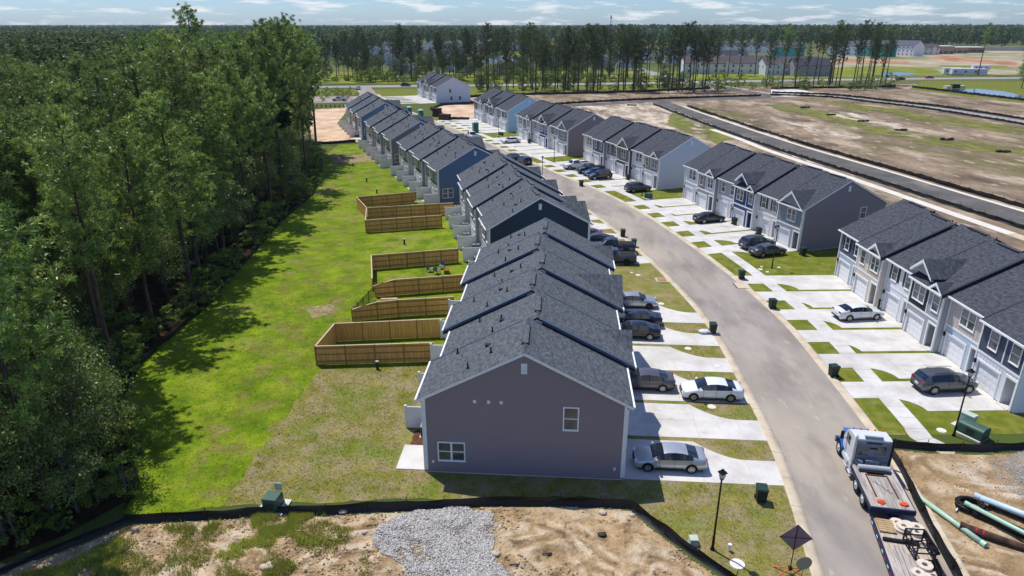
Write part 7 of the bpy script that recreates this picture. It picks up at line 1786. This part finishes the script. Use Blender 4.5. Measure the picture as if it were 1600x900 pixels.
for k in range(12): m.tube([(math.cos(k * 2.1) * (1 - k * .05), math.sin(k * 2.1) * (1 - k * .05), k * 3.1), (math.cos((k + 1) * 2.1) * (1 - k * .05), math.sin((k + 1) * 2.1) * (1 - k * .05), k * 3.1 + 3)], .08, n=3)
m.build('lattice', DARKP, ms); m = MB(); m.box(-1.1, -1.1, 34, 1.1, 1.1, 35.5); m.box(-.9, -.9, 36.3, .9, .9, 37.6); m.build('antenna', DARKP, ms)

# ------------------------------------------------------------------ belt of pines along the highway
def belt(n, x0, x1, y0, y1, hmin, hmax, meshes, label, group, gap, kind='pine_tree', broad=.0, seed=1):
    r = random.Random(seed); put_ = []; k = 0
    for t in range(n * 12):
        if k >= n: break
        px = r.uniform(x0, x1); py = r.uniform(y0, y1); x, y = G(px, py)
        if vn1(px * .045 + seed * 9.7) < .18: continue
        if any((a - x) ** 2 + (b - y) ** 2 < gap * gap for a, b in put_): continue
        put_.append((x, y)); k += 1
        if r.random() < broad: tree('broadleaf_tree', 'dark broadleaf tree filling the belt of trees along the highway', 'tree', (x, y), HBROADS[r.randrange(4)], r.uniform(.7, 1.15), 'broadleaf trees along the highway')
        else:
            i = r.randrange(len(meshes)); h = r.uniform(hmin, hmax); base = meshes[i][0].get('h', 24); tree(kind, label, 'tree', (x, y), meshes[i], h / 24, group, .03)
LBT = 'tall bare trunked pine in the belt along the highway'
belt(74, 486, 745, 114, 127, 15, 27, HPINES[:5] + HTHIN[:2], 'pine beyond the highway above the roofs of the left row', 'pines along the highway', 3.6, broad=.42, seed=1)
belt(84, 735, 1005, 115, 126, 17, 28, HPINES[:3] + HTHIN, 'pine beyond the highway in the middle of the tree belt', 'pines along the highway', 3.4, broad=.42, seed=2)
belt(54, 745, 1110, 138, 145, 21, 27, HTHIN + HPINES[1:2], 'bare trunked pine on the house side of the highway behind a silt fence', 'pines along the highway', 3.6, broad=.22, seed=3)
belt(12, 1010, 1190, 118, 125, 21, 27, HTHIN, 'thin pine in front of the long terrace with white gable fronts', 'pines along the highway', 5.0, broad=.15, seed=4)
belt(10, 1190, 1300, 131, 138, 21, 26, HTHIN, 'thin pine beside the pale concrete slab at the highway', 'pines along the highway', 5.0, broad=.1, seed=5)
belt(16, 1290, 1396, 130, 136, 20, 27, HTHIN, 'thin pine in the close cluster left of the meadow pond', 'pines along the highway', 3.2, broad=.0, seed=6)
for p, k in [((1528, 118), 1), ((1222, 128), 0), ((1300, 130), 3)]:
    tree('pine_tree', 'lone thin pine standing apart at the right end of the highway', 'tree', G(*p), THIN[k], 1.1, 'lone pines by the highway')
for p, s in [((1596, 138), 1.0), ((1604, 133), 1.2)]:
    tree('broadleaf_tree', 'round dark tree at the far bank of the right pond', 'tree', G(*p), BROADS[0], s, 'round trees by the pond')
rb = random.Random(8)
for t in range(150):
    if t < 90: px, py = rb.uniform(500, 1010), rb.uniform(126, 129)
    else: px, py = rb.uniform(740, 1400), rb.uniform(136, 142)
    tree('roadside_shrub', 'leafy shrub growing wild along the highway verge', 'shrub', G(px, py), BUSHES[rb.randrange(3)], rb.uniform(.8, 2.4), 'shrubs along the highway')
for t in range(9):
    tree('young_tree', 'young street tree in the planted strip beyond the left row', 'tree', G(505 + t * 5.5 + rb.uniform(-2, 2), rb.uniform(148, 160)), BUSHES[1], rb.uniform(.7, 1.1), 'young trees of the planted strip')
# low retaining stones and car park behind the far left row
sheet('car_park', PX((480, 161), (548, 160), (560, 150), (490, 151)), .018, M_ROAD)
pk = thing('timber_edging', 'row of dark posts edging the far car park', 'edging', (*G(500, 168), 0))
for k in range(12): m = MB(); m.box(k * 1.6 - 6, -.12, 0, k * 1.6 - 5.7, .12, 1.0); m.build('post', DARKP, pk)

# ------------------------------------------------------------------ haze
hz = MB(); hz.box(-2900, -60, -1.0, 2900, 3200, 46.0)
hm = bpy.data.materials.new('haze'); hm.use_nodes = True; hn = hm.node_tree.nodes; hn.clear(); ho = hn.new('ShaderNodeOutputMaterial'); pv = hn.new('ShaderNodeVolumePrincipled')
pv.inputs['Color'].default_value = (.75, .86, 1.0, 1); pv.inputs['Density'].default_value = 0.00007; pv.inputs['Anisotropy'].default_value = 0.0
hm.node_tree.links.new(pv.outputs[0], ho.inputs['Volume'])
tag(put('haze', hz.mesh('haze', hm)), kind='stuff')
